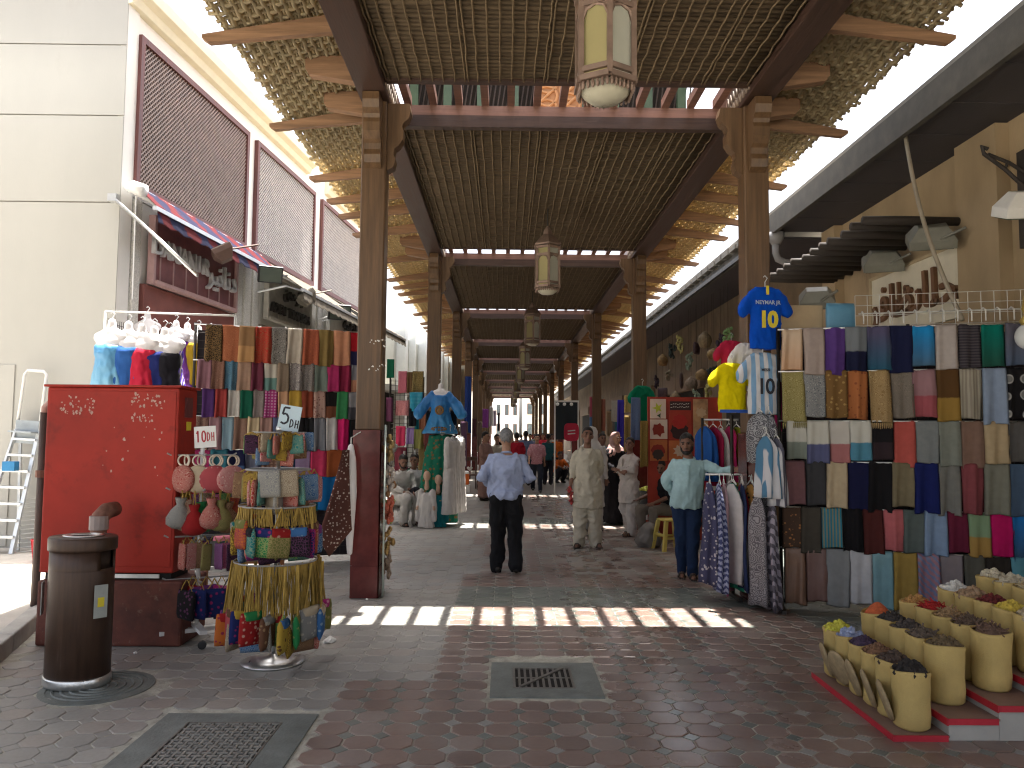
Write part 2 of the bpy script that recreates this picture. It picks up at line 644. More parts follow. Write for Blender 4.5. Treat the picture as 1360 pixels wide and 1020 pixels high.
def paver_mat(name, col, rough):
    """glazed cement paver, worn and dusty; varied by where it lies"""
    m, nt, b = nmat(name)
    gp = N(nt, 'ShaderNodeNewGeometry').outputs['Position']
    n1 = N(nt, 'ShaderNodeTexNoise', Scale=2.2, Detail=7.0, Roughness=.65)
    n2 = N(nt, 'ShaderNodeTexNoise', Scale=38.0, Detail=5.0)
    n3 = N(nt, 'ShaderNodeTexNoise', Scale=.55, Detail=4.0)
    for n in (n1, n2, n3):
        nt.links.new(gp, n.inputs['Vector'])
    a = mixc(nt, n1.outputs['Fac'], rgba(col, .6), rgba(col, 1.35))
    mr = N(nt, 'ShaderNodeMapRange')
    mr.inputs[1].default_value, mr.inputs[2].default_value = .5, .8
    nt.links.new(n1.outputs['Fac'], mr.inputs[0])
    a = mixc(nt, mathn(nt, 'MULTIPLY', mr.outputs[0], .55), a, (.26, .24, .21, 1))
    a = mixc(nt, mathn(nt, 'MULTIPLY', n2.outputs['Fac'], .3), a, (.05, .04, .035, 1))
    nt.links.new(a, b.inputs['Base Color'])
    r = mathn(nt, 'ADD', mathn(nt, 'MULTIPLY', n1.outputs['Fac'], .3), rough - .17)
    r = mathn(nt, 'ADD', r, mathn(nt, 'MULTIPLY', n3.outputs['Fac'], .1))
    # a lane polished by feet right of the middle
    sx = N(nt, 'ShaderNodeSeparateXYZ')
    nt.links.new(gp, sx.inputs[0])
    dx = mathn(nt, 'ABSOLUTE', mathn(nt, 'SUBTRACT', mathn(nt, 'ADD', sx.outputs['X'], mathn(nt, 'MULTIPLY', n3.outputs['Fac'], .6)), 1.45))
    ml = N(nt, 'ShaderNodeMapRange')
    ml.inputs[1].default_value, ml.inputs[2].default_value, ml.inputs[3].default_value, ml.inputs[4].default_value = .15, .95, .16, 0.0
    nt.links.new(dx, ml.inputs[0])
    r = mathn(nt, 'MAXIMUM', mathn(nt, 'SUBTRACT', r, ml.outputs[0]), .17)
    nt.links.new(r, b.inputs['Roughness'])
    b.inputs['Specular IOR Level'].default_value = .75
    h = mathn(nt, 'ADD', mathn(nt, 'MULTIPLY', n2.outputs['Fac'], .4), mathn(nt, 'MULTIPLY', n1.outputs['Fac'], 1.0))
    bp = N(nt, 'ShaderNodeBump', Strength=.13, Distance=.012)
    nt.links.new(h, bp.inputs['Height'])
    nt.links.new(bp.outputs['Normal'], b.inputs['Normal'])
    return m


PM = [paver_mat('paver_red', (.23, .155, .128), .36), paver_mat('paver_red_dark', (.19, .13, .108), .34), paver_mat('paver_red_worn', (.25, .19, .165), .4),
      paver_mat('paver_grey', (.34, .33, .305), .46), paver_mat('paver_grey_dark', (.285, .28, .262), .44), paver_mat('paver_grey_warm', (.33, .3, .268), .48),
      paver_mat('paver_green', (.155, .18, .16), .36), paver_mat('paver_green_dark', (.13, .152, .137), .34)]
PA = .19          # paver pitch
pave = MB()
pave.add([(-6, 3, -.02), (6, 3, -.02), (6, 3.01, -.02), (-6, 3.01, -.02)], [(0, 1, 2, 3)])
PAVEMENT = structure('pavement', pave.build('pavement', M_BED))


def octagon(a, cut, top, inset, z0=-.012):
    h, c = a / 2 - .0035, a / 2 - cut
    def oc(k, z):
        return [(-c, -h + k, z), (c, -h + k, z), (h - k, -c, z), (h - k, c, z), (c, h - k, z), (-c, h - k, z), (-h + k, c, z), (-h + k, -c, z)]
    mb = MB()
    mb.loft([oc(0, z0), oc(0, top - .003), oc(inset, top)])
    return mb


def diamond(h, top, z0=-.012):
    mb = MB()
    def q(h, z):
        return [(0, -h, z), (h, 0, z), (0, h, z), (-h, 0, z)]
    mb.loft([q(h, z0), q(h, top - .002), q(h - .004, top)])
    return mb


OCT = [octagon(PA, .054, t, .006) for t in (0, -.0015, .0015)]
DIA = diamond(.05, -.0015)
OCT_ME = [o.mesh('paver') for o in OCT]
DIA_ME = DIA.mesh('paver_insert')


def kerb_x(y):
    return -3.2 - (y - 4.2) * .31 if y < 6.7 else -4.0 - (y - 6.7) * .12


def zone(x, y):
    k = (y - 7.5) / 7.0
    fr = (k - math.floor(k)) * 7.0
    n = mnoise.noise((x * .9, y * .9, 3.3))
    if -.1 < fr < 1.05 and y > 7 and x > -.4:
        return 6 + (random.random() < .4)
    if x > 2.75 + .3 * n and y > 5.6:
        return 7
    lim = -.45 if y > 5.35 else -1.08
    if x < lim + .12 * n or (y > 9.2 and x < lim + .5 * n):
        return 3 + random.choice((0, 0, 1, 1, 2))
    if y > 9.2 and random.random() < .45:
        return random.choice((5, 4, 2))
    if n > .42:
        return 2
    return random.choice((0, 0, 1, 1, 2))


HOLES = [(-.1, .66, 4.93, 5.72), (-1.98, -1.06, 3.0, 4.68)]


def blocked(x, y):
    if x < kerb_x(y) + .1 or y > 21.9:
        return True
    if (x + 2.62) ** 2 + (y - 5.12) ** 2 < .36 ** 2:
        return True
    return any(a - .07 < x < b + .07 and c - .07 < y < d + .07 for a, b, c, d in HOLES)


cells = []
ny = int((22 - 3.2) / PA)
for j in range(ny):
    y = 3.3 + j * PA
    for i in range(-31, 36):
        x = i * PA
        if abs(x + .02) > y * .72 + .5 or blocked(x, y):
            continue
        cells.append((x, y, i, j))
cells.sort(key=lambda c: c[1])
field = MB()
n_ind = 0
for x, y, i, j in cells:
    zn = zone(x, y)
    vis = y > 3.66 and abs(x) < y * .66
    jx, jy = random.uniform(-.002, .002), random.uniform(-.002, .002)
    if vis and n_ind < 296:
        n_ind += 1
        o = put('paver', OCT_ME[random.randrange(3)], PM[zn], PAVEMENT, (x + jx, y + jy, 0), (random.uniform(-.012, .012), random.uniform(-.012, .012), random.uniform(-.012, .012)))
    else:
        src = OCT[random.randrange(3)]
        tx, ty = random.uniform(-.012, .012), random.uniform(-.012, .012)
        field.mi = zn
        field.add([(vx + x + jx, vy + y + jy, vz + vx * tx + vy * ty) for vx, vy, vz in src.v], src.f)
    if not blocked(x + PA / 2, y + PA / 2):
        field.mi = zn if zn >= 3 and zn < 6 else random.choice((6, 4, 7))
        field.add([(vx + x + PA / 2, vy + y + PA / 2, vz) for vx, vy, vz in DIA.v], DIA.f)
field.build('paver_field', PM, PAVEMENT, kind='stuff')
# farther along, where single pavers can no longer be told apart
g = MB()
g.add([(-6, 21.9, 0), (7, 21.9, 0), (7, 76, 0), (-6, 76, 0)], [(0, 1, 2, 3)])
m, nt, b = nmat('far_paving')
gp = N(nt, 'ShaderNodeNewGeometry').outputs['Position']
v = N(nt, 'ShaderNodeTexVoronoi', Scale=5.2, Randomness=.2)
v.feature = 'DISTANCE_TO_EDGE'
nt.links.new(gp, v.inputs['Vector'])
n1 = N(nt, 'ShaderNodeTexNoise', Scale=.8, Detail=6.0)
nt.links.new(gp, n1.inputs['Vector'])
a = mixc(nt, n1.outputs['Fac'], (.12, .1, .088, 1), (.23, .21, .19, 1))
mr = N(nt, 'ShaderNodeMapRange')
mr.inputs[2].default_value = .05
nt.links.new(v.outputs['Distance'], mr.inputs[0])
a = mixc(nt, mr.outputs[0], (.17, .165, .14, 1), a)
nt.links.new(a, b.inputs['Base Color'])
b.inputs['Roughness'].default_value = .38
structure('far_paving', g.build('far_paving', m))

# the raised sunlit lane on the left, with its kerb
g = MB()
poly = [(kerb_x(4.2), 4.2), (kerb_x(6.7), 6.7), (kerb_x(10.29), 10.29), (-16, 10.29), (-16, 4.2)]
g.prism(poly, 'z', -.02, .115)
structure('lane', g.build('lane', basic('pale_lane', (.46, .43, .38), .9, var=.14, scale=2.5, bump=.3, world_co=True)))
for k in range(7):
    y0, y1 = 4.2 + k * .86, 4.2 + (k + 1) * .86 - .012
    if y1 > 10.25:
        break
    mb = MB()
    mb.prism([(kerb_x(y0) - .08, y0), (kerb_x(y0) + .06, y0), (kerb_x(y1) + .06, y1), (kerb_x(y1) - .08, y1)], 'z', -.02, .13)
    structure('kerb', mb.build('kerb', M_CONC, bevel=.012))

# drain in its concrete frame
t = thing('drain_grate', 'iron drain grate with a diagonal bar set in a concrete square among red pavers', 'drain', (.28, 5.33, 0))
mb = MB()
x0, x1, y0, y1 = -.36, .37, -.37, .37
ix0, ix1, iy0, iy1 = -.21, .2, -.2, .24
mb.box(x0, x1, y0, iy0, -.03, .004).box(x0, x1, iy1, y1, -.03, .004).box(x0, ix0, iy0, iy1, -.03, .004).box(ix1, x1, iy0, iy1, -.03, .004)
mb.build('concrete_frame', M_CONC_D, t)
MB().box(ix0, ix1, iy0, iy1, -.004, -.0025).build('pit_shade', M_DARK, t)  # thin near-black plate standing in for the shade down the drain
mb = MB()
for xx in (ix0, ix1 - .018):
    mb.box(xx + .001, xx + .017, iy0 + .001, iy1 - .001, -.02, .007)
for yy in (iy0, iy1 - .018):
    mb.box(ix0 + .0175, ix1 - .0185, yy + .001, yy + .017, -.02, .006)
mb.build('rim', M_IRON, t)
gb = MB().box(-.008, .008, iy0 + .02, iy1 - .02, -.001, .0055).mesh('bar')
for k in range(9):
    put('bar', gb, M_IRON, t, (ix0 + .045 + k * .04, 0, 0))
MB().box(ix0 + .02, ix1 - .02, .012, .026, -.001, .0062).build('cross_bar', M_IRON, t)
MB().bar((ix0 + .05, iy0 + .02, .009), (ix1 - .06, iy1 - .02, .009), .022, .01).build('diagonal_bar', M_IRON, t)

# access cover with its key pattern
t = thing('access_cover', 'rectangular iron access cover with a woven key pattern in a grey concrete border', 'access cover', (-1.52, 3.84, 0))
mb = MB()
mb.box(-.44, -.27, -.8, .81, -.03, .004).box(.27, .44, -.8, .81, -.03, .004).box(-.27, .27, .67, .81, -.03, .004).box(-.27, .27, -.8, -.7, -.03, .004)
mb.build('concrete_border', M_CONC_D, t)
MB().box(-.268, .268, -.69, .668, -.03, -.003).build('plate', basic('cover_plate', (.1, .1, .09), .6, .3, var=.3, scale=20, bump=.3), t)
mb = MB()
for i in range(13):
    for j in range(34):
        x, y = -.24 + i * .04, -.665 + j * .04
        if (i + j) % 2:
            mb.box(x - .027, x + .027, y - .0065, y + .0065, -.003, .004)
        else:
            mb.box(x - .0065, x + .0065, y - .027, y + .027, -.003, .0035)
mb.build('key_pattern', basic('cover_relief', (.25, .245, .225), .5, .3, var=.25, scale=14, bump=.1), t, kind='stuff')
mb = MB()
mb.box(-.268, -.258, -.69, .668, -.003, .006).box(.258, .268, -.69, .668, -.003, .006).box(-.257, .257, .658, .668, -.003, .0055)
mb.build('rim', M_IRON, t)

# round worn manhole beside the bin
t = thing('manhole_cover', 'round worn manhole cover half under the brown bin', 'manhole', (-2.62, 5.12, 0))
MB().lathe([(.34, -.02), (.34, .002), (.3, .003), (.3, -.002), (.05, -.002)], 36).build('rim', M_CONC_D, t)
mb = MB()
for k in range(5):
    r = .06 + k * .05
    mb.tube([(r * math.cos(a * PI / 16), r * math.sin(a * PI / 16), -.001) for a in range(32)], .008, 5, closed=True)
mb.build('ring_relief', M_CONC_D, t, kind='stuff')

# ================================================================== ARCADE
XL, XR = -1.40, 2.62
XC = (XL + XR) / 2
YC = [8 + 7.0 * k for k in range(-2, 10)]
ZB, ZT = 5.15, 5.48
ARC = thing('timber_arcade', 'long timber arcade of dark posts, beams and cane mats covering the souk walk', 'arcade')
post_me = MB().box(-.128, .128, -.128, .128, 1.69, ZB).mesh('column')
base_me = MB().box(-.132, .132, -.132, .132, 0, 1.69).mesh('base')
# scroll bracket, profile in (y,z), towards the viewer
scroll = [(y, z + .08) for y, z in [(-.13, 5.065)] + [(-.36, 5.065), (-.375, 4.98), (-.35, 4.9), (-.30, 4.86), (-.285, 4.82), (-.30, 4.77), (-.295, 4.68), (-.25, 4.61), (-.21, 4.58), (-.2, 4.52), (-.22, 4.46), (-.2, 4.38), (-.13, 4.34)]]
br_y0 = MB().prism(scroll, 'x', -.085, .085).mesh('bracket')
br_y1 = MB().prism([(-y, z) for y, z in scroll], 'x', -.085, .085).mesh('bracket')
br_x1 = MB().prism([(-y, z) for y, z in scroll], 'y', -.07, .07).mesh('bracket')
br_x0 = MB().prism(scroll, 'y', -.07, .07).mesh('bracket')
courses = [(0, .32), (.323, .84), (.843, 1.2), (1.203, 1.69)]
course_me = [MB().box(-.146, .146, -.012, .002, z0 + .002, z1).mesh('tile') for z0, z1 in courses]
for side, X in ((-1, XL), (1, XR)):
    for k, Y in enumerate(YC):
        c = put('column', post_me, M_POST, ARC, (X, Y, 0))
        bv = c.modifiers.new('bevel', 'BEVEL')
        bv.width = .012
        put('bracket', br_y0, M_POST, c)
        put('bracket', br_y1, M_POST, c)
        put('bracket', br_x1 if side < 0 else br_x0, M_POST, c)
        put('base', base_me, M_TILE, c)
        if k in (2, 3):
            for me in course_me:
                put('tile', me, M_TILE, c, (0, -.134, 0))
                put('tile', me, M_TILE, c, (-side * .134, 0, 0), (0, 0, -side * PI / 2))
    # long beams, one length per bay
    for k in range(len(YC) - 1):
        mb = MB().box(X - .15, X + .15, YC[k] + .003, YC[k + 1] - .003, ZB + .002, ZT + .02)
        mb.build('long_beam', M_TIMBER, ARC, bevel=.012)
        mb = MB()
        xi = X - side * .15
        mb.box(min(xi, xi - side * .014), max(xi, xi - side * .014), YC[k] + .45, YC[k + 1] - .45, ZB + .1, ZB + .13)
        mb.build('moulding', M_TIMBER, ARC)
    # carved zigzag strip on the inner face beside each gap
    zz = MB()
    xi = X - side * .152
    for q in range(8):
        y0 = -.4 + q * .1
        for z0 in (ZB + .05, ZB + .17):
            zz.bar((xi, y0, z0), (xi, y0 + .05, z0 + .1), .02, .022)
            zz.bar((xi, y0 + .05, z0 + .1), (xi, y0 + .1, z0), .02, .022)
    zm = zz.mesh('carving')
    for Y in YC[1:7]:
        o = put('carving', zm, basic('carved_grey', (.28, .22, .17), .5, var=.3, scale=9), ARC, (0, Y, 0))
        o['kind'] = 'stuff'
xa, xb = XL + .152, XR - .152
cb = MB().box(xa, xb, -.05, .05, 5.075, 5.205).mesh('cross_beam')
cbA = MB().box(xa, xb, -.05, .05, 5.225, 5.325).mesh('cross_beam')
cb2 = MB().box(xa, xb, -.03, .03, 5.207, 5.325).mesh('upper_board')
slat = MB().box(-.041, .041, -.385, .385, ZB + .178, ZB + .27).mesh('slat')
end = MB().prism([(0, ZB + .05), (.46, ZB + .12), (.5, ZB + .18), (.5, ZB + .31), (0, ZB + .31)], 'y', -.06, .06).mesh('beam_end')
M_BOARD = wood('pinkish_board', (.2, .105, .078), .5, 0)
for Y in YC:
    for dy in (-.4, .4):
        put('cross_beam', cbA if dy < 0 else cb, M_TIMBER_X, ARC, (0, Y + dy, 0))
        if dy > 0:
            put('upper_board', cb2, M_BOARD, ARC, (0, Y + dy, 0))
        put('beam_end', end, M_RAFTER, ARC, (XR + .15, Y + dy, 0))
        put('beam_end', end, M_RAFTER, ARC, (XL - .15, Y + dy, 0), (0, 0, PI))
    for q in range(13):
        put('slat', slat, M_BOARD, ARC, (xa + .13 + q * (xb - xa - .26) / 12, Y, 0), (0, 0, random.uniform(-.012, .012)))
# ceiling mats: bundles of cane tied across battens, one mat per bay
BL = 7.0 - .8 - .06


def ceiling(seed):
    rnd = random.Random(seed)
    mb = MB()
    n = int(BL / .072)
    for i in range(n + 1):
        y = -BL / 2 + i * BL / n
        pts, rs = [], []
        sag = rnd.uniform(-.004, .004)
        for q in range(10):
            x = xa + (xb - xa) * q / 9
            pts.append((x, y + rnd.uniform(-.006, .006), ZT - .2 + sag + rnd.uniform(-.004, .004)))
            rs.append(.041 + rnd.uniform(-.006, .004))
        mb.tube(pts, rs, 6)
    bt = MB()
    nb = 32
    for i in range(nb + 1):
        for off in ((0,) if i % 7 else (-.018, .018)):
            x = xa + .03 + off + (xb - xa - .06) * i / nb
            pts = []
            for q in range(41):
                y = -BL / 2 + BL * q / 40
                pts.append((x + rnd.uniform(-.006, .006), y, ZT - .251 + (.01 if q % 2 else -.006)))
            bt.tube(pts, .0095, 5)
    return mb.mesh('reed_mat', True), bt.mesh('batten', True)


mats = [ceiling(s) for s in (3, 5)]
for k in range(len(YC) - 1):
    ym = (YC[k] + YC[k + 1]) / 2
    a, b_ = mats[k % 2]
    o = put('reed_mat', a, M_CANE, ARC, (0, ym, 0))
    o['kind'] = 'stuff'
    o = put('batten', b_, M_ROPE, ARC, (0, ym, 0))
    o['kind'] = 'stuff'
    MB().box(xa, xb, ym - BL / 2, ym + BL / 2, ZT - .165, ZT - .145).build('roof_sheet', M_RAFTER, ARC)


# eave mats: open basket weave sloping outwards, with rafters under them
def eave(side, seed):
    rnd = random.Random(seed)
    mb = MB()
    W, nX, nY = 1.06, 13, 66
    L = 6.98
    def pt(a, y, up):
        return (side * (.1 + a * W), y, ZT + .06 - .2 * a + up)
    for i in range(nX + 1):
        a = i / nX
        pts = []
        for q in range(nY + 1):
            pts.append(pt(a + rnd.uniform(-.003, .003), -L / 2 + L * q / nY, (.017 if (i + q) % 2 else -.017)))
        mb.tube(pts, .023, 6)
        mb.tube([(p[0] + side * .036, p[1], p[2] + .004) for p in pts], .012, 4)
    for q in range(nY):
        y = -L / 2 + L * (q + .5) / nY
        over = rnd.uniform(.0, .05)
        pts = [pt((i - .5) / nX + (over if i == nX + 1 else 0), y + rnd.uniform(-.004, .004), (-.014 if (i + q) % 2 else .014)) for i in range(nX + 2)]
        mb.tube(pts, .0185, 6)
    return mb.mesh('eave_mat', True)


OFFS = (-1.3, .8, 2.7, 3.6, 4.55)
for side, X in ((-1, XL), (1, XR)):
    em = [eave(side, s) for s in (11, 12)]
    rf = MB()
    prof = [(.0, ZT - .01), (.0, ZT - .18), (1.17, ZT - .3), (1.23, ZT - .26), (1.23, ZT - .225)]
    rf.prism([(side * (.15 + p[0]), p[1]) for p in prof], 'y', -.035, .035)
    rme = rf.mesh('rafter')
    esh = MB().prism([(side * .12, ZT + .115), (side * 1.1, ZT - .085), (side * 1.1, ZT - .075), (side * .12, ZT + .125)], 'y', -3.49, 3.49).mesh('eave_sheet')
    for k in range(len(YC) - 1):
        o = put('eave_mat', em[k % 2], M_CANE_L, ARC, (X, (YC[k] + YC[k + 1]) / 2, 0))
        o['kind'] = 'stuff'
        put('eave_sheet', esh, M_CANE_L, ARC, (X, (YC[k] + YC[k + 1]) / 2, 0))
        for d in OFFS:
            if k == 0 and d < 0:
                continue
            put('rafter', rme, M_RAFTER, ARC, (X, YC[k] + d, 0), (random.uniform(-.02, .02), 0, 0))
# lanterns
def lantern_parts():
    fr = MB()
    n = 6
    def hx(r, z, k, ph=PI / 6):
        return Vector((r * math.cos(ph + k * PI / 3), r * math.sin(ph + k * PI / 3), z))
    for k in range(n):
        fr.bar(hx(.2, .12, k), hx(.2, .74, k), .035, .035)
        for z, w in ((.12, .05), (.18, .03), (.62, .03), (.74, .05)):
            fr.bar(hx(.2, z, k), hx(.2, z, k + 1), w, .035)
        # pointed arch
        a, c = hx(.198, .5, k), hx(.198, .5, k + 1)
        mid = (a + c) / 2 + Vector((0, 0, .11))
        for p in (a, c):
            m1 = p.lerp(mid, .35) + Vector((0, 0, .045))
            fr.tube([p, m1, mid], .012, 5)
            fr.bar(p + Vector((0, 0, .09)), mid + Vector((0, 0, .005)), .012, .03)
        # toothed fringe
        for q in range(6):
            p = hx(.2, .1, k).lerp(hx(.2, .1, k + 1), (q + .5) / 6)
            fr.blob((p.x, p.y, .075), (.013, .013, .032), 6, 4)
    top = MB()
    top.loft([[hx(.235, .77, k) for k in range(6)], [hx(.235, .8, k) for k in range(6)], [hx(.15, .9, k) for k in range(6)], [hx(.08, .96, k) for k in range(6)], [hx(.07, 1.02, k) for k in range(6)], [hx(.02, 1.1, k) for k in range(6)]])
    bowl = MB().lathe([(.02, -.0), (.1, .015), (.155, .06), (.17, .1), (.02, .101)], 20)
    gl = MB()
    a, c = hx(.188, .13, 0), hx(.188, .13, 1)
    gl.add([a, c, c + Vector((0, 0, .6)), a + Vector((0, 0, .6))], [(0, 1, 2, 3)])
    gl.add([p * .99 for p in (a, c)] + [(c + Vector((0, 0, .6))) * .99, (a + Vector((0, 0, .6))) * .99], [(3, 2, 1, 0)])
    rod = MB().tube([(0, 0, 1.08), (0, 0, 1.5)], .012, 6)
    return fr.mesh('frame'), top.mesh('cap'), bowl.mesh('bowl', True), gl.mesh('glass_panel'), rod.mesh('rod')


LP = lantern_parts()
ordn = ['nearest', 'second', 'third', 'fourth', 'fifth', 'sixth', 'seventh', 'eighth', 'ninth']
for k in range(9):
    t = thing('hanging_lantern', ['large bronze hexagonal lantern nearest the viewer with pale yellow glass', 'second lantern along the walk hanging just before the third gap of slats'][k] if k < 2 else
              'bronze hexagonal lantern, %s along the row under the cane ceiling' % ordn[k], 'lantern', (.655 + random.uniform(-.01, .01), 4.98 + 7.0 * k, 3.86), random.uniform(-.15, .15) + .1, 'lanterns hanging along the arcade')
    put('frame', LP[0], M_GOLDTRIM, t)
    put('cap', LP[1], M_GOLDTRIM, t)
    put('bowl', LP[2], basic('bowl_glass', (.5, .47, .36), .3, var=.1, scale=5, bump=0), t)
    for q in range(6):
        put('glass_panel', LP[3], M_GLASSY if q % 2 else leafy('lantern_glass_white', (.7, .7, .62), .08, .5, rough=.3), t, None, (0, 0, q * PI / 3))
    put('rod', LP[4], M_METALDARK, t)
# raised timber housing on the roof, glimpsed through the first gap
t = thing('roof_housing', 'dark louvred roof housing with green posts and a carved panel seen through the slats', 'roof housing', (.6, 11.2, ZT))
MB().box(-2.1, 2.1, .1, .6, .3, 2.6).build('back_wall', M_DARK, t)
for k in range(9):
    put('post', bpy.data.meshes.get('housing_post') or MB().box(-.06, .06, -.06, .06, .05, 2.7).mesh('housing_post'), basic('green_post', (.05, .09, .06), .5), t, (-2 + k * .5, 0, 0))
mb = MB().box(-.2, .5, -.1, -.06, .4, 2.5)
mb.build('panel', basic('orange_panel', (.3, .16, .07), .6), t)
mb = MB()
for q in range(9):
    a, c = -.02 + (q % 2) * .34, .5 + .1 * q - .62 * (q // 3) + .1 + (q // 3) * .62
    mb.tube([(a + .15 * math.cos(w * PI / 6), -.1, c + .15 * math.sin(w * PI / 6)) for w in range(12)], .025, 5, closed=True)
    mb.tube([(a - .14, -.1, c - .14), (a, -.12, c), (a + .14, -.1, c + .14)], .02, 5)
o = mb.build('carving', basic('orange_carving', (.36, .2, .09), .6), t, kind='stuff')
mb = MB()
for q in range(60):
    mb.bar((-2.05 + q * .07, .05, .35), (-1.75 + q * .07, .05, 2.5), .02, .02)
mb.build('louvres', M_POLE, t, kind='stuff')

# unseen canopies added either side, above the frame, to shade the foreground
def shade(label, x0, x1, y1, z1, xs0, xs1, y2, z2, y0=0.5):
    t = thing('added_shade_canopy', label, 'canopy')
    MB().box(x0, x1, y0, y1, z1, z1 + .05).build('roof_sheet', M_CANE, t)
    mb = MB()
    mb.add([(xs0, y1, z1), (xs1, y1, z1), (xs1, y2, z2), (xs0, y2, z2), (xs0, y1, z1 + .05), (xs1, y1, z1 + .05), (xs1, y2, z2 + .05), (xs0, y2, z2 + .05)],
           [(0, 3, 2, 1), (4, 5, 6, 7), (0, 1, 5, 4), (1, 2, 6, 5), (2, 3, 7, 6), (3, 0, 4, 7)])
    mb.build('raised_sheet', M_CANE, t)
    for k in range(5):
        yy = y0 + .1 + k * (y1 - y0 - .2) / 4
        MB().box(x0, x1, yy - .08, yy + .08, z1 - .2, z1 - .002).build('beam', M_TIMBER_X, t)
    for xx in ((x1 - .3,) if x0 > 0 else (x0 + .3,)):
        for yy in (y0 + .15,):
            MB().box(xx - .13, xx + .13, yy - .13, yy + .13, 0, z1 - .202).build('post', M_POST, t)


shade('unseen cane canopy added left of the arcade to shade the foreground', -10, -1.3, 7.6, 6.55, -3.9, -1.3, 10.6, 8.2)
shade('unseen cane canopy added right of the arcade to shade the foreground', 2.55, 11, 8.2, 6.75, 2.55, 5.4, 10.4, 8.0, -6.0)
# ================================================================== LEFT BUILDING
LO = Vector((-5.26, 10.3, 0))
LA = -R(5.83)
LM = Matrix.Translation(LO) @ Matrix.Rotation(LA, 4, 'Z')


def LF(x, s, z):
    return LM @ Vector((x, s, z))


LB = thing('shop_building', 'tall cream shop building with dark lattice screens above its shop fronts', 'building', LO, LA)
M_GROOVE = basic('groove_shadow_gap', (.3, .29, .26), .9, var=.1)
ew = bpy.data.objects.new('end_wall', MB().box(-11, -.05, .03, .3, .02, 8.18).mesh('end_wall'))
COL.objects.link(ew)
ew.parent = LB
ew.data.materials.append(M_GROOVE)
ew.rotation_euler = (0, 0, -LA)
zb = [0.0, 4.76, 5.97, 6.97, 8.2]
for k in range(4):
    MB().box(-11, -.002, 0, .028, zb[k] + .009, zb[k + 1] - .009).build('wall_band', M_CREAM, ew)
# facade: upper wall, piers, back of shops
SE = 12.2
MB().box(-.5, -.03, .29, SE, 4.95, 7.85).build('upper_wall', M_WHITEWALL, LB)
MB().box(-.5, 0, .02, .28, 0, 7.85).build('corner_pier', M_WHITEWALL, LB)
cor = [(-.05, 7.55), (.06, 7.58), (.1, 7.68), (.2, 7.74), (.22, 7.9), (-.05, 7.9)]
MB().prism(cor, 'y', -.0, 7.0).build('cornice', basic('cornice_cream', (.72, .7, .55), .7, var=.05), LB, bevel=.006)
MB().prism([(x, z - .08) for x, z in cor], 'y', 8.2, SE).build('cornice', basic('cornice_cream', (.72, .7, .55), .7, var=.05), LB, bevel=.006)
MB().box(-.45, -.05, 0, SE, 7.92, 8.2).build('parapet', M_WHITEWALL, LB)
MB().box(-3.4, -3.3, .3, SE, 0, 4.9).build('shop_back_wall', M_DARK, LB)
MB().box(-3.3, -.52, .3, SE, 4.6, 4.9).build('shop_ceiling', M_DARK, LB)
shops = [(.55, 3.45), (4.55, 7.2), (8.2, 11.4)]
edges = [.29] + [e for a in shops for e in a] + [SE]
for k in range(0, len(edges), 2):
    MB().box(-.5, -.04, edges[k], edges[k + 1], 0, 4.948).build('pier', M_WHITEWALL, LB)
    w = edges[k + 1] - edges[k]
    n = max(1, round(w / .4))
    for q in range(n):
        a = edges[k] + w * q / n + .03
        MB().box(-.04, .03, a, edges[k] + w * (q + 1) / n - .05, 2.9, 4.93).build('stucco_strip', M_STUCCO, LB, bevel=.02)
M_LINTEL = [basic('lintel_maroon', (.19, .07, .06), .5, var=.25, scale=3), basic('lintel_brown', (.22, .19, .15), .6), basic('lintel_white', (.5, .48, .43), .6)]
for k, (a, c) in enumerate(shops):
    MB().box(-.42, .06, a + .01, c - .01, 3.22, 3.76).build('lintel', M_LINTEL[k], LB, bevel=.01)
    MB().box(-.4, -.05, a + .01, c - .01, 3.77, 4.94).build('spandrel', M_WHITEWALL, LB)
# lattice screens
M_LATBACK = basic('lattice_backing', (.07, .048, .042), .6, var=.2, scale=3)
M_LATBAR = basic('lattice_bar', (.27, .2, .17), .45, var=.2, scale=5, bump=0)
def lattice(s0, s1, z0, z1, dens, mb_=M_LATBAR):
    fr = MB()
    fr.box(-.03, .05, s0, s0 + .09, z0, z1).box(-.03, .05, s1 - .09, s1, z0, z1).box(-.03, .05, s0 + .09, s1 - .09, z0, z0 + .09).box(-.03, .05, s0 + .09, s1 - .09, z1 - .09, z1)
    f = fr.build('lattice_screen', M_FRAME, LB)
    MB().box(-.03, -.01, s0 + .09, s1 - .09, z0 + .09, z1 - .09).build('backing', M_LATBACK, f)
    b = MB()
    a0, a1, c0, c1 = s0 + .09, s1 - .09, z0 + .09, z1 - .09
    for sg in (1, -1):
        c = a0 - (c1 - c0)
        while c < a1 + (c1 - c0):
            # s = c + sg*(z-c0)
            ta = max(0, (a0 - c) * sg if sg > 0 else (c - a1))
            tb = min(c1 - c0, (a1 - c) if sg > 0 else (c - a0))
            if tb - ta > .03:
                x = .014 if sg > 0 else .002
                b.bar((x, c + sg * ta, c0 + ta), (x, c + sg * tb, c0 + tb), .016, .012, up=(1, 0, 0))
            c += dens
    b.build('lattice_bars', mb_, f, kind='stuff')


lattice(.28, 3.83, 5.06, 7.27, .075)
lattice(4.2, 7.42, 5.06, 7.27, .075, basic('lattice_bar_pale', (.45, .41, .38), .45, var=.15, scale=5, bump=0))
lattice(7.9, 11.2, 5.06, 7.27, .085, basic('lattice_bar_pale', (.45, .41, .38), .45, var=.15, scale=5, bump=0))
lattice(11.45, 12.15, 5.06, 7.27, .085)
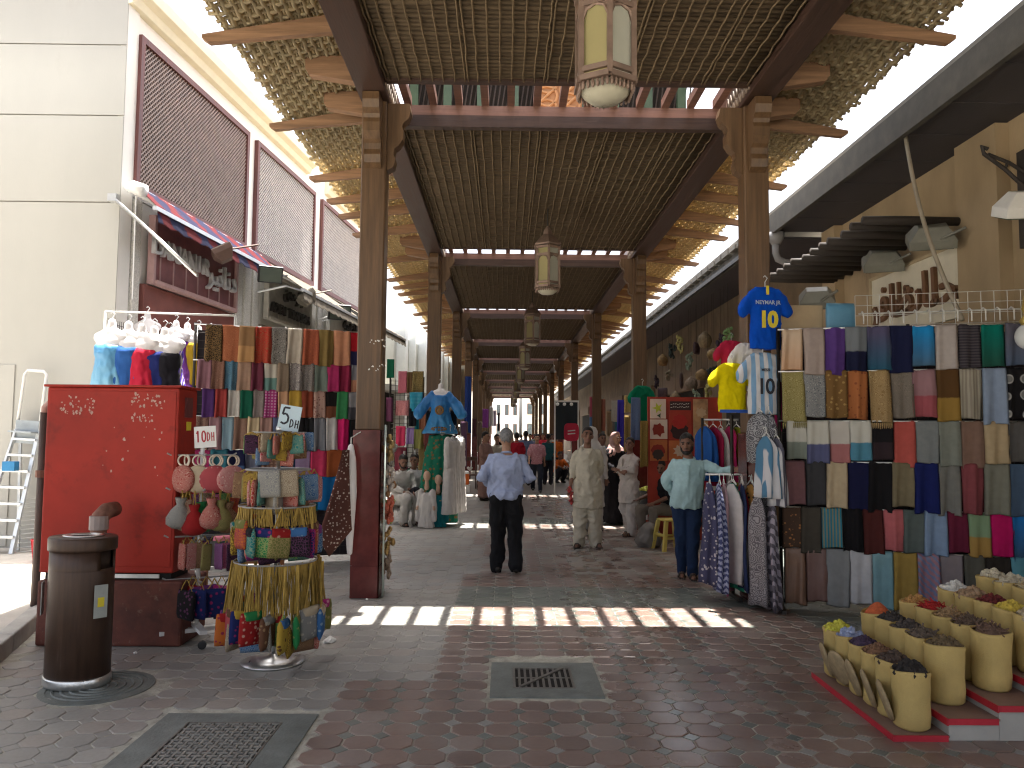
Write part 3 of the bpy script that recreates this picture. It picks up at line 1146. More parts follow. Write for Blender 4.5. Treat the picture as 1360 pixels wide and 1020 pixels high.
# little shutter door outlined in the end wall
mb = MB()
p0, p1 = P(-6, 484, 10.27), P(19, 484, 10.27)
mb.box(p0.x, p1.x, 10.285, 10.296, .13, p1.z)
d = tag(mb.build('wall_hatch', M_CREAM, bevel=.006), 'flush cream hatch door outlined in the end wall behind the ladder', 'hatch door')

# second left-hand building: low wall with tall pale fins
LB2 = thing('finned_building', 'pale low building with tall white fins rising above its parapet', 'building', LO, LA)
MB().box(-3.5, -.1, SE + .4, 30, 0, 5.1).build('wall', basic('greygreen_wall', (.42, .42, .36), .8, var=.12, scale=1.5), LB2)
fin = MB().box(-.25, .2, -.22, .22, 0, 6.9).mesh('fin')
fin2 = MB().box(-.12, .12, -.08, .08, 0, 6.5).mesh('fin')
for k in range(9):
    put('fin', fin if k % 2 == 0 else fin2, basic('fin_pale', (.62, .63, .6), .6, var=.06), LB2, (0, SE + 4.0 + k * 1.75, 0))
for k in range(5):
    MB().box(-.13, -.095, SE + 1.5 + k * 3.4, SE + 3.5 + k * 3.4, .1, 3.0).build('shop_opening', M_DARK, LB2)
    MB().box(-.1, .4, SE + 1.3 + k * 3.4, SE + 3.7 + k * 3.4, 3.0, 3.2).build('canopy', basic('canopy_drab', (.3, .29, .26), .8), LB2)
t = thing('left_street_wall', 'long pale wall closing the left side far down the souk', 'wall', (-3.0, 40, 0))
MB().box(-1.5, -.1, 0.2, 26, 0, 4.6).build('wall', M_WHITEWALL, t)
for k in range(6):
    MB().box(-.1, -.06, 1.2 + k * 4.2, 3.4 + k * 4.2, 2.0, 3.6).build('window', M_DARK, t)

# awnings
M_AWN = fabric('zigzag', (.085, .003, .006), (.008, .01, .04), .22)
M_AWN2 = basic('drab_canvas', (.1, .083, .06), .85, var=.25, scale=3, bump=.2)
def awning(s0, s1, x0, z0, x1, z1, canvas, label, arm=True, drop=.22, open_=0.0):
    t = thing('shop_awning', label, 'awning', LO, LA, 'awnings over the left shop fronts')
    MB().tube([(x0, s0, z0), (x0, s1, z0)], .07, 10).build('roller', M_WHITEPL, t, True)
    mb = MB()
    n = 24
    top, bot, fr = [], [], []
    for k in range(n + 1):
        s = s0 + .05 + (s1 - s0 - .1) * k / n
        w = .012 * math.sin(k * 1.9)
        top.append((x0 + .02, s, z0 + .075))
        bot.append((x1, s, z1 + w))
        fr.append((x1 + .03, s + w, z1 - drop + .02 * math.sin(k * 2.6)))
    th = Vector((0, 0, -.012))
    vs = [Vector(p) for p in top + bot + fr] + [Vector(p) + th for p in top + bot + fr]
    fs = []
    m_ = n + 1
    for r in range(2):
        for k in range(n):
            a = r * m_ + k
            fs.append((a, a + 1, a + m_ + 1, a + m_))
            b_ = 3 * m_ + a
            fs.append((b_ + m_, b_ + m_ + 1, b_ + 1, b_))
    mb.add(vs, fs)
    mb.build('canvas', canvas, t)
    MB().box(x1 - .03, x1 + .025, s0, s1, z1 - .07, z1 - .014).build('front_bar', M_ALU, t)
    if arm:
        for s in (s0 + .1, s1 - .1):
            MB().tube([(0.02, s, z0 - .55), (x1 * .6, s + .06, z0 - .42), (x1, s, z1 - .06)], .02, 6).build('arm', M_ALU, t)
    return t


AW1 = awning(.0, 4.2, .12, 4.98, .5, 4.72, M_AWN, 'half rolled red and blue patterned awning over the maroon shop sign', False)
awning(4.3, 7.9, .12, 4.9, .95, 4.42, M_AWN2, 'drab brown canvas awning above the grey shop sign', True)
awning(8.0, 12.0, .12, 4.9, 1.15, 4.4, M_AWN2, 'drab brown canvas awning farthest along above the white shop sign', True)
t = bpy.data.objects.new('arm', MB().cbox(P(151, 263, 10.2), (.05, .05, .05)).mesh('arm'))
COL.objects.link(t)
t.parent = AW1
t.matrix_parent_inverse = LM.inverted()
t.data.materials.append(M_STEEL)
a, b_ = P(151, 263, 10.2), P(262, 366, 9.2)
MB().tube([a, a.lerp(b_, .5) + Vector((0, 0, .012)), b_], .022, 8).build('tube', M_STEEL, t, True)
MB().cbox(a, (.12, .1, .1)).build('wall_bracket', M_ALU, t)
t = thing('awning_motor', 'white plastic awning housing at the corner of the cream wall', 'awning motor')
c = P(181, 252, 10.25)
MB().tube([c + Vector((-.06, 0, .04)), c + Vector((.12, 0, -.02))], .09, 10).build('housing', M_WHITEPL, t, True)
MB().tube([c + Vector((.0, 0, -.04)), c + Vector((.02, -.02, -1.5))], .008, 5).build('cord', M_WHITEPL, t)

# shop signs with raised letters
def shop_sign(name, label, s0, s1, z0, z1, mboard, mframe, rows, lettermat, ribs, tilt=.06):
    t = thing(name, label, 'shop sign', LF(.06, (s0 + s1) / 2, z0), LA)
    w, h = s1 - s0, z1 - z0
    MB().box(-.03, .02, -w / 2, w / 2, 0, h).build('board', mboard, t)
    fr = MB()
    fr.box(-.03, .07, -w / 2 - .06, -w / 2, -.06, h + .06).box(-.03, .07, w / 2, w / 2 + .06, -.06, h + .06)
    fr.box(-.03, .1, -w / 2, w / 2, -.06, 0).box(-.03, .07, -w / 2, w / 2, h, h + .06)
    fr.build('frame', mframe, t)
    for k in range(ribs):
        y = -w / 2 + w * (k + .5) / ribs
        MB().box(.02, .032, y - .012, y + .012, 0, h * .42).build('rib', mframe, t)
    for body, size, y, z, ext in rows:
        if body.isascii():
            adv = size * .66
            x = y - adv * (len(body) - 1) / 2
            for ch in body:
                if ch != ' ':
                    put('letter', text_mesh(ch, size, .03, 0, .006), lettermat, t, (.07, x, z), (PI / 2, 0, PI / 2))
                x += adv
        else:
            for q, word in enumerate(body.split(' ')):
                put('letter_group', text_mesh(word, size, .03, 0, .006), lettermat, t, (.07, y + q * size * 1.9 - (size if ' ' in body else 0), z), (PI / 2, 0, PI / 2))
    return t


AR1 = '\ufeae\ufef4\ufee7\ufe8e\ufee7\ufea9'
AR2 = '\ufee5\ufeaa\ufecb \ufead\ufe8e\ufea0\ufe97'
AR3 = '\ufe94\ufef4\ufe92\ufeeb\ufeac\ufedf\ufe8d'
AR4 = '\ufeae\ufed3\ufe8e\ufec7 \ufe95\ufe8e\ufee0\ufea4\ufee3'
shop_sign('shop_sign', 'maroon shop sign with raised steel DANANIR lettering over the first left shop', .72, 3.3, 3.84, 4.72, M_SIGNRED, basic('sign_frame_pink', (.42, .27, .26), .5), [('DANANIR', .36, -.55, .38, 0), (AR1, .5, .75, .28, 0)], M_CHROME, 7)
shop_sign('shop_sign', 'weathered grey shop sign reading ADEN TRADERS below Arabic letters', 4.75, 7.05, 3.95, 4.78, M_SIGNGREY, basic('sign_frame_grey', (.42, .4, .35), .6), [('ADEN TRADERS', .27, 0, .12, 0), (AR2, .34, .2, .5, 0)], M_METALDARK, 6)
shop_sign('shop_sign', 'white shop sign with dark Arabic letters, third along the left building', 8.4, 11.2, 3.85, 4.78, M_SIGNWHITE, basic('sign_frame_white', (.6, .6, .56), .6), [('Golden', .36, 0, .08, 0), (AR3, .42, .2, .5, 0)], M_METALDARK, 6)


def floodlight(label, loc, rz, tiltx, size=.34, mat=M_METALDARK, group='floodlights on shop fronts', arm=None):
    t = thing('floodlight', label, 'floodlight', loc, rz, group)
    b = MB()
    s = size
    b.loft([[(-s * .5, 0, -s * .36), (s * .5, 0, -s * .36), (s * .5, 0, s * .36), (-s * .5, 0, s * .36)],
            [(-s * .5, s * .2, -s * .36), (s * .5, s * .2, -s * .36), (s * .5, s * .2, s * .36), (-s * .5, s * .2, s * .36)],
            [(-s * .3, s * .5, -s * .2), (s * .3, s * .5, -s * .2), (s * .3, s * .5, s * .2), (-s * .3, s * .5, s * .2)]])
    o = b.build('housing', mat, t, bevel=.008)
    o.rotation_euler = (tiltx, 0, 0)
    gl = MB().box(-s * .44, s * .44, -.012, -.002, -s * .3, s * .3).build('glass', basic('flood_glass', (.1, .12, .1), .12, var=.1, bump=0), o)
    if arm:
        MB().tube([(0, s * .3, 0), arm], .016, 6).build('arm', mat, t)
    return t


floodlight('brown floodlight tipped downward in front of the DANANIR sign', LF(.75, 1.4, 4.46), R(-70), R(-60), .42, basic('flood_brown', (.12, .075, .06), .5, .2), arm=(-.05, .55, .12))
floodlight('black floodlight with glass face beside the end of the maroon sign', LF(.75, 3.3, 4.45), R(25), R(22), .42, M_BLACKPL, arm=(.35, .4, .1))
floodlight('grey floodlight tipped downward before the ADEN TRADERS sign', LF(.75, 4.95, 4.42), R(-70), R(-55), .48, basic('flood_grey', (.2, .18, .15), .5, .2), arm=(-.05, .55, .12))
floodlight('black floodlight with glass face at the end of the grey sign', LF(.75, 7.2, 4.4), R(25), R(22), .5, M_BLACKPL, arm=(.35, .4, .1))

# ================================================================== RIGHT BUILDING
RB = thing('eaved_building', 'beige rendered building under a deep dark eave on the right', 'building', (5.37, 8, 0))
def rbox(nm, mat, x0, x1, y0, y1, z0, z1, bevel=0, parent=None):
    return MB().box(x0 - 5.37, x1 - 5.37, y0 - 8, y1 - 8, z0, z1).build(nm, mat, parent or RB, bevel=bevel)


rbox('wall', M_BEIGE, 5.45, 5.9, 2.5, 12.7, 0, 5.1)
rbox('pilaster', M_BEIGE, 5.3, 5.45, 8.1, 8.86, 0, 5.09)
rbox('pilaster', M_BEIGE, 5.3, 5.45, 12.2, 12.69, 0, 5.09)
rbox('wall', basic('dark_beige_render', (.2, .15, .1), .85, var=.3, scale=1.5, bump=.2), 5.45, 5.9, 12.75, 74, 0, 4.98)  # darker beige farther along, standing in for dark shop clutter
for k in range(24):
    y0 = 2.6 + k * .42
    rbox('soffit_board', M_ROOFDARK, 4.47, 5.9, y0, y0 + .412, 5.1 + .004 * (k % 2), 5.13)
rbox('soffit', M_ROOFDARK, 4.47, 5.9, 12.75, 74, 5.0, 5.04)
rbox('fascia', basic('fascia_grey', (.075, .07, .06), .8, var=.25), 4.4, 4.466, 2.6, 12.72, 5.03, 5.36)
rbox('fascia', basic('fascia_grey', (.075, .07, .06), .8, var=.25), 4.42, 4.466, 12.76, 74, 4.96, 5.2)
rbox('roof', basic('roof_grey', (.2, .19, .17), .9), 4.45, 9, 2.6, 74, 5.37, 5.45)
for k in range(30):
    rbox('roof_edge_tile', basic('fascia_tile', (.17, .16, .14), .9, var=.3), 4.33, 4.5, 12.8 + k * .5, 13.22 + k * .5, 5.22, 5.3 + random.uniform(0, .05))
pole = MB().tube([(-.9, 0, 0), (-.5, .004, .006), (.25, 0, 0)], [.05, .055, .05], 10).mesh('pole', True)
for k in range(12):
    put('pole', pole, M_POLE, RB, (5.07 - 5.37 + random.uniform(-.03, .03), .82 + .31 * k, 4.2 + random.uniform(-.01, .01)), (random.uniform(0, 3), 0, random.uniform(-.02, .02)))
rbox('gutter', M_METALDARK, 4.36, 4.4, 12.9, 73, 4.98, 5.06)
# shop recesses along the right building
for k in range(7):
    y0 = 14 + k * 7.0
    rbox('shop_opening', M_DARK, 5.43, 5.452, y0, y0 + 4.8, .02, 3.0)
    rbox('shop_lintel', basic('rlintel', (.2, .14, .09), .7), 5.3, 5.449, y0 - .2, y0 + 5, 3.0, 3.5)
# the sign panel with raised brown letters
t = thing('wall_sign', 'pale sign panel with raised brown Arabic letters under the dark poles', 'sign', (5.44, 10.0, 3.1), PI)
MB().box(0, .05, -1.15, 1.15, 0, .86).build('board', basic('sign_cream', (.6, .56, .45), .7, var=.08), t)
fr = MB().box(-.01, .07, -1.2, -1.15, -.05, .9).box(-.01, .07, 1.15, 1.2, -.05, .9).box(-.01, .07, -1.15, 1.15, .86, .9)
fr.build('frame', basic('sign_edge', (.4, .32, .2), .7), t)
for q, word in enumerate(AR4.split(' ')):
    put('letter_group', text_mesh(word, .66, .025, 0, .008), basic('letter_brown', (.16, .08, .04), .6), t, (.08, -.55 + q * 1.05, .22), (PI / 2, 0, PI / 2))

# drain pipe, cable, bracket, floodlights on the right
t = thing('drain_pipe', 'grey plastic rainwater pipe with hopper bending back under the eave', 'drain pipe')
y = 12.6
MB().tube([(4.5, y, 4.95), (4.5, y, 4.72), (4.53, y, 4.62), (4.65, y, 4.56), (5.4, y, 4.58)], .06, 10).build('pipe', M_PIPE, t, True)
MB().lathe([(.07, 0), (.13, .1), (.14, .2), (.1, .2), (.06, .1)], 12, (4.5, y, 4.86)).build('hopper', M_PIPE, t, True)
t = thing('power_cable', 'thick pale cable sagging from the dark eave down to the scarf stand', 'cable')
a, b_ = P(1199, 160, 8.6), P(1278, 425, 7.3)
pts = []
for k in range(13):
    q = k / 12
    p = a.lerp(b_, q)
    pts.append(p + Vector((.12 * math.sin(q * PI) * -.6, 0, -.1 * math.sin(q * PI))))
MB().tube(pts, .022, 8).build('cable', basic('cable_grey', (.32, .28, .22), .7), t, True)
t = thing('wall_bracket', 'dark iron wall bracket high on the beige pilaster', 'bracket')
b0 = P(1304, 198, 7.6)
MB().tube([b0 + Vector((.06, 0, .0)), b0 + Vector((-.0, 0, .03)), b0 + Vector((.02, 0, -.05)), P(1335, 225, 7.6), P(1375, 262, 7.6)], .02, 6).build('arm', M_POLE, t)
MB().tube([P(1312, 205, 7.6), P(1340, 216, 7.6), P(1375, 238, 7.6)], .018, 6).build('strut', M_POLE, t)
MB().tube([P(1335, 225, 7.6), P(1338, 216, 7.6)], .014, 6).build('web', M_POLE, t)
MB().box(5.25, 5.45, 7.5, 7.7, 3.6, 4.6).build('wall_plate', M_POLE, t)
gl = basic('flood_pale', (.2, .2, .17), .5, .2)
floodlight('flat grey floodlight under the poles, nearer of the pair above the wall sign', P(1236, 326, 8.9), R(160), R(60), .5, gl, 'floodlights on the right wall', arm=(-.3, .35, .1))
floodlight('flat grey floodlight under the poles, farther of the pair above the wall sign', P(1172, 356, 10.3), R(160), R(60), .5, gl, 'floodlights on the right wall', arm=(-.3, .35, .1))
floodlight('pale floodlight hanging low above the blue bag and cardboard', P(1085, 405, 8.6), R(160), R(60), .38, gl, 'floodlights on the right wall', arm=(-.2, .3, .1))
floodlight('white enamel lamp at the near end of the beige wall', P(1362, 288, 7.5), R(170), R(70), .5, M_WHITEPL, 'floodlights on the right wall', arm=(-.1, .3, .15))

# ================================================================== FAR END
M_FARW = basic('far_wall', (.78, .72, .62), .8, var=.08, scale=.6)
M_FARW2 = basic('far_wall_grey', (.74, .73, .7), .8, var=.08, scale=.6)
def far_building(label, x0, x1, y, h, mat, cols, rows, depth=9):
    t = thing('far_building', label, 'building', ((x0 + x1) / 2, y, 0))
    w = x1 - x0
    MB().box(-w / 2, w / 2, 0, depth, 0, h).build('wall', mat, t)
    MB().box(-w / 2 - .15, w / 2 + .15, -.15, depth, h + .01, h + .3).build('parapet', M_FARW, t)
    for i in range(cols):
        for j in range(rows):
            x, z = -w / 2 + w * (i + .5) / cols, 1.2 + (h - 1.2) * (j + .2) / rows
            ww, hh = w / cols * .45, (h - 1.2) / rows * .55
            f = MB().box(x - ww / 2, x + ww / 2, -.06, .01, z, z + hh).build('window', M_FRAME, t)
            MB().box(x - ww / 2 + .06, x + ww / 2 - .06, -.075, -.062, z + .06, z + hh - .06).build('pane', basic('far_pane', (.08, .1, .11), .15, bump=0), f)
    return t


far_building('pale four storey building closing the far end of the walk', -5, 2.0, 108, 12, M_FARW2, 6, 4)
far_building('sandy building beside the bright far opening', 2.4, 9, 99, 9, M_FARW, 4, 3)
far_building('cream building standing left at the bright far end', -9, -3.4, 88, 8, M_WHITEWALL, 3, 3)
far_building('sandstone building standing right at the bright far end', 5.5, 12, 84, 7.5, M_FARW, 4, 3)
# ================================================================== CLOTH AND GOODS
def scarf_mesh(seed, wav=.012, fat=.02, skew=0.0):
    """a folded scarf hung over a rail: top centre at the origin, one unit wide and high, a closed fold of cloth"""
    rnd = random.Random(seed)
    nx = 10
    zs = [0.0, .012, .05, .15, .3, .45, .6, .75, .88, .965, 1.0]
    ph, fq = rnd.uniform(0, 6), rnd.uniform(5, 9)
    ph2 = rnd.uniform(0, 6)
    rings = []
    for i in range(nx + 1):
        u = i / nx
        e = max(0.0, abs(u - .5) * 2 - .75) / .25
        ring = []
        edge = 1 + .012 * math.sin(u * 5 + ph) + rnd.uniform(-.004, .004)
        for k, z in enumerate(zs):
            grow = .35 + .65 * z
            y = -fat * (min(1, z / .05) ** .5) * (1 - .5 * e * e) - wav * grow * (math.sin(u * fq + ph) + .5 * math.sin(u * 17 + ph2 + z * 2)) - .004 * math.sin(z * 9 + u * 4)
            ring.append(((u - .5) * (1 - .03 * math.sin(z * 3 + ph)) + skew * z, y, -z * edge))
        for k, z in reversed(list(enumerate(zs))[1:]):
            y = fat * .8 * (min(1, z / .05) ** .5) * (1 - .5 * e * e) - wav * .5 * math.sin(u * fq + ph) * z
            ring.append(((u - .5) * .97 + skew * z, y, -z * .985 * edge))
        rings.append([Vector(p) for p in ring])
    return MB().loft(rings).mesh('scarf', True)


SCARVES = [scarf_mesh(s, w, f, k) for s, w, f, k in ((1, .008, .014, 0), (2, .016, .02, .015), (3, .024, .024, -.02), (4, .01, .028, .0), (5, .03, .022, .03), (6, .006, .014, -.01), (7, .022, .03, -.03), (8, .013, .016, .02), (9, .034, .026, .01))]


def fringe_part(parent, mat):
    mb = MB()
    for q in range(12):
        x = -.48 + q * .087
        mb.loft([[Vector((x + a, b_, z)) for a, b_ in ((-.03, -.012), (.03, -.012), (.03, .006), (-.03, .006))] for z in (-1.0, -1.04)] + [[Vector((x + a * .5, b_, -1.1 + random.uniform(-.02, .02))) for a, b_ in ((-.03, -.012), (.03, -.012), (.03, .006), (-.03, .006))]])
    mb.build('fringe', mat, parent, kind='stuff')


def cloth(label, mat, top, w, h, rz=0, variant=None, group=None, name='scarf', cat='scarf', tilt=0):
    me = SCARVES[random.randrange(len(SCARVES)) if variant is None else variant]
    o = put(name, me, mat, None, top, (tilt, random.uniform(-.02, .02), rz), (w, 1, h))
    return tag(o, label, cat, group)


ROWN = ['top', 'second', 'third', 'fourth', 'fifth', 'bottom']


def scarf_wall(side, A, B, rows, depth0=0.0):
    A, B = Vector((A[0], A[1], 0)), Vector((B[0], B[1], 0))
    L = (B - A).length
    d = (B - A).normalized()
    rz = math.atan2(d.y, d.x)
    rack = thing('scarf_rack', 'tall metal display rack carrying the rows of scarves on the %s side' % side, 'display rack', (A.x, A.y, 0), rz)
    zt = rows[0][0]
    for x in (-.03, L / 2, L + .03):
        MB().tube([(x, .06, 0), (x, .06, zt + .03)], .017, 8).build('upright', M_METALDARK, rack, True)
        MB().box(x - .02, x + .02, -.25, .35, .0, .035).build('foot', M_METALDARK, rack)
    wires = MB()
    k = 0
    while k * .1 < L:
        wires.tube([(k * .1, .07, .1), (k * .1, .07, zt)], .0035, 4)
        k += 1
    k = 0
    while .1 + k * .1 < zt:
        wires.tube([(0, .073, .1 + k * .1), (L, .073, .1 + k * .1)], .0035, 4)
        k += 1
    wires.build('wire_mesh', M_METALDARK, rack, kind='stuff')
    MB().box(0, L, .085, .095, .08, zt - .06).build('dark_backing_sheet', fabric('plain', (.03, .025, .03)), rack)  # added dark sheet so the gaps between scarves look dark
    for r, (z0, z1, start, end, items) in enumerate(rows):
        yo = depth0 - .012 * (len(rows) - r)
        MB().tube([(-.04, yo, z0 - .008), (L + .04, yo, z0 - .008)], .009, 6).build('rail', M_STEEL, rack, True)
        names = [it[0] for it in items]
        n = len(items)
        ws = [it[4] if len(it) > 4 else 1 for it in items]
        tot = sum(ws)
        x = start
        for i, it in enumerate(items):
            w = (end - start) * ws[i] / tot
            p = A + d * (x + w / 2) + Vector((-d.y, d.x, 0)) * (yo + random.uniform(-.014, .012))
            x += w
            lab = '%s scarf in the %s row of the %s scarf rack' % (it[0], ROWN[r], side)
            if names.count(it[0]) > 1:
                j = i + 1 if i + 1 < n and names[i + 1] != it[0] else i - 1
                lab = '%s scarf beside the %s one in the %s %s row' % (it[0], names[j], side, ROWN[r])
            extra = it[5] if len(it) > 5 else None
            dk = lambda c: tuple(x * .78 for x in c) if c else c
            mat = fabric(it[1], dk(it[2]), dk(it[3]), sat=(extra == 'satin'), s=.3, zs=2.3)
            o = cloth(lab, mat, (p.x, p.y, z0), w * random.uniform(.95, 1.13), (z0 - z1) * (random.uniform(.99, 1.05) if side == 'left' else 1) * random.choice((1.0, 1.01, .99) if side == 'left' else (random.uniform(.95, 1.03), random.uniform(1.0, 1.1), random.uniform(1.02, 1.16))), rz + random.uniform(-.1, .1), group='scarves on the %s scarf rack' % side)
            if extra == 'fringe':
                fringe_part(o, mat)
    return rack


c_black, c_white, c_navy = (.012, .011, .013), (.62, .6, .55), (.012, .016, .06)
left_rows = [
    (2.99, 2.53, .1, 2.04, [('dark leopard', 'leopard', (.03, .02, .012), (.22, .13, .05)), ('rust paisley', 'paisley', (.36, .1, .045), (.5, .2, .1)), ('tan and gold', 'split', (.3, .17, .08), (.5, .28, .12)),
                           ('red damask', 'damask', (.42, .02, .015), (.3, .1, .05)), ('black and grey patterned', 'paisley', (.03, .03, .03), (.45, .42, .38)), ('plain pale beige', 'plain', (.5, .44, .36), None),
                           ('orange paisley red bordered', 'paisley', (.48, .14, .06), (.3, .07, .05)), ('plain olive brown', 'plain', (.22, .15, .05), None), ('plain peach', 'plain', (.6, .28, .16), None),
                           ('red medallion navy hemmed', 'split', (.4, .01, .02), (.015, .015, .06))]),
    (2.55, 2.19, .02, 2.04, [('plain mauve', 'plain', (.28, .14, .17), None), ('brown speckled', 'paisley', (.16, .07, .05), (.3, .17, .12)), ('steel blue speckled', 'damask', (.06, .17, .27), (.16, .29, .37)),
                           ('plain sand', 'plain', (.42, .27, .19), None), ('plain plum', 'plain', (.16, .035, .06), None), ('white and teal', 'split', (.6, .56, .48), (.16, .3, .27)), ('taupe paisley', 'paisley', (.22, .16, .11), (.34, .27, .2)),
                           ('grey and white paisley', 'damask', (.5, .46, .42), (.1, .08, .09)), ('dark swirl paisley', 'paisley', (.09, .08, .08), (.42, .38, .34)), ('grey green', 'plain', (.2, .25, .21), None),
                           ('magenta', 'plain', (.42, .03, .13), None), ('wine red', 'plain', (.26, .02, .06), None), ('grey and peach', 'split', (.24, .24, .27), (.55, .26, .16))]),
    (2.2, 1.85, .08, 2.0, [('dark purple', 'plain', (.08, .03, .14), None), ('brick red', 'plain', (.34, .05, .045), None), ('white', 'plain', (.6, .57, .52), None), ('bottle green', 'plain', (.01, .12, .07), None),
                          ('grey brown speckled', 'damask', (.2, .16, .14), (.3, .26, .25)), ('magenta dotted', 'dots', (.4, .04, .2), (.6, .3, .45)), ('apricot', 'plain', (.58, .34, .2), None), ('mustard', 'plain', (.5, .32, .05), None),
                          ('rust brown', 'plain', (.27, .06, .03), None), ('pink branch patterned', 'floral', (.5, .32, .26), (.25, .1, .08)), ('black and brown', 'split', (.015, .012, .012), (.22, .08, .04)), ('leaf green', 'plain', (.04, .22, .08), None),
                          ('grey and charcoal', 'split', (.27, .27, .28), (.07, .07, .08))]),
    (1.86, 1.44, .02, 2.02, [('brown lace patterned', 'paisley', (.12, .05, .045), (.28, .18, .13)), ('dusty mauve', 'plain', (.3, .17, .19), None), ('pale blue patterned', 'paisley', (.14, .3, .42), (.4, .5, .52)), ('brown tweedy', 'damask', (.2, .1, .07), (.3, .2, .15)),
                           ('cream and brown jagged', 'split', (.6, .48, .3), (.2, .12, .06)), ('rose beige speckled', 'paisley', (.45, .27, .22), (.34, .2, .17)), ('slate blue', 'plain', (.12, .15, .26), None), ('wide black', 'plain', c_black, None, 1.7),
                           ('narrow black', 'plain', (.02, .02, .022), None, .7), ('mid grey', 'plain', (.23, .24, .26), None), ('snow white', 'plain', (.6, .58, .55), None), ('hot pink', 'plain', (.7, .02, .16), None), ('black fringed', 'plain', c_black, None)]),
    (1.45, 1.09, .0, 2.0, [('deep magenta', 'plain', (.35, .03, .12), None), ('dark teal', 'plain', (.03, .14, .18), None), ('navy and denim', 'split', c_navy, (.06, .12, .25)), ('slate', 'plain', (.12, .13, .18), None), ('brown dotted', 'dots', (.14, .07, .05), (.3, .2, .15)),
                          ('petrol blue', 'plain', (.02, .1, .2), None), ('lilac', 'plain', (.35, .25, .4), None), ('bright rose', 'plain', (.62, .05, .13), None), ('burnt orange', 'plain', (.38, .1, .03), None), ('rust and green', 'split', (.4, .09, .07), (.12, .14, .09))]),
    (1.11, .68, .02, 2.0, [('raspberry', 'plain', (.36, .04, .12), None), ('coffee and black', 'split', c_black, (.2, .09, .05)), ('black lacy', 'damask', c_black, (.1, .09, .09)), ('navy', 'plain', c_navy, None), ('charcoal striped', 'vstripes', (.06, .06, .07), (.2, .2, .2)),
                          ('maroon striped', 'vstripes', (.2, .03, .05), (.35, .12, .1)), ('sea green', 'plain', (.02, .22, .25), None), ('vivid blue', 'plain', (.01, .17, .45), None, 1.4), ('dark brown', 'plain', (.1, .055, .035), None)])]
scarf_wall('left', (-3.82, 9.5), (-1.83, 10.15), left_rows)
for k, (lab, col) in enumerate([('hanging wine shawl on the far left edge of the rack', (.25, .05, .08))]):
    pass
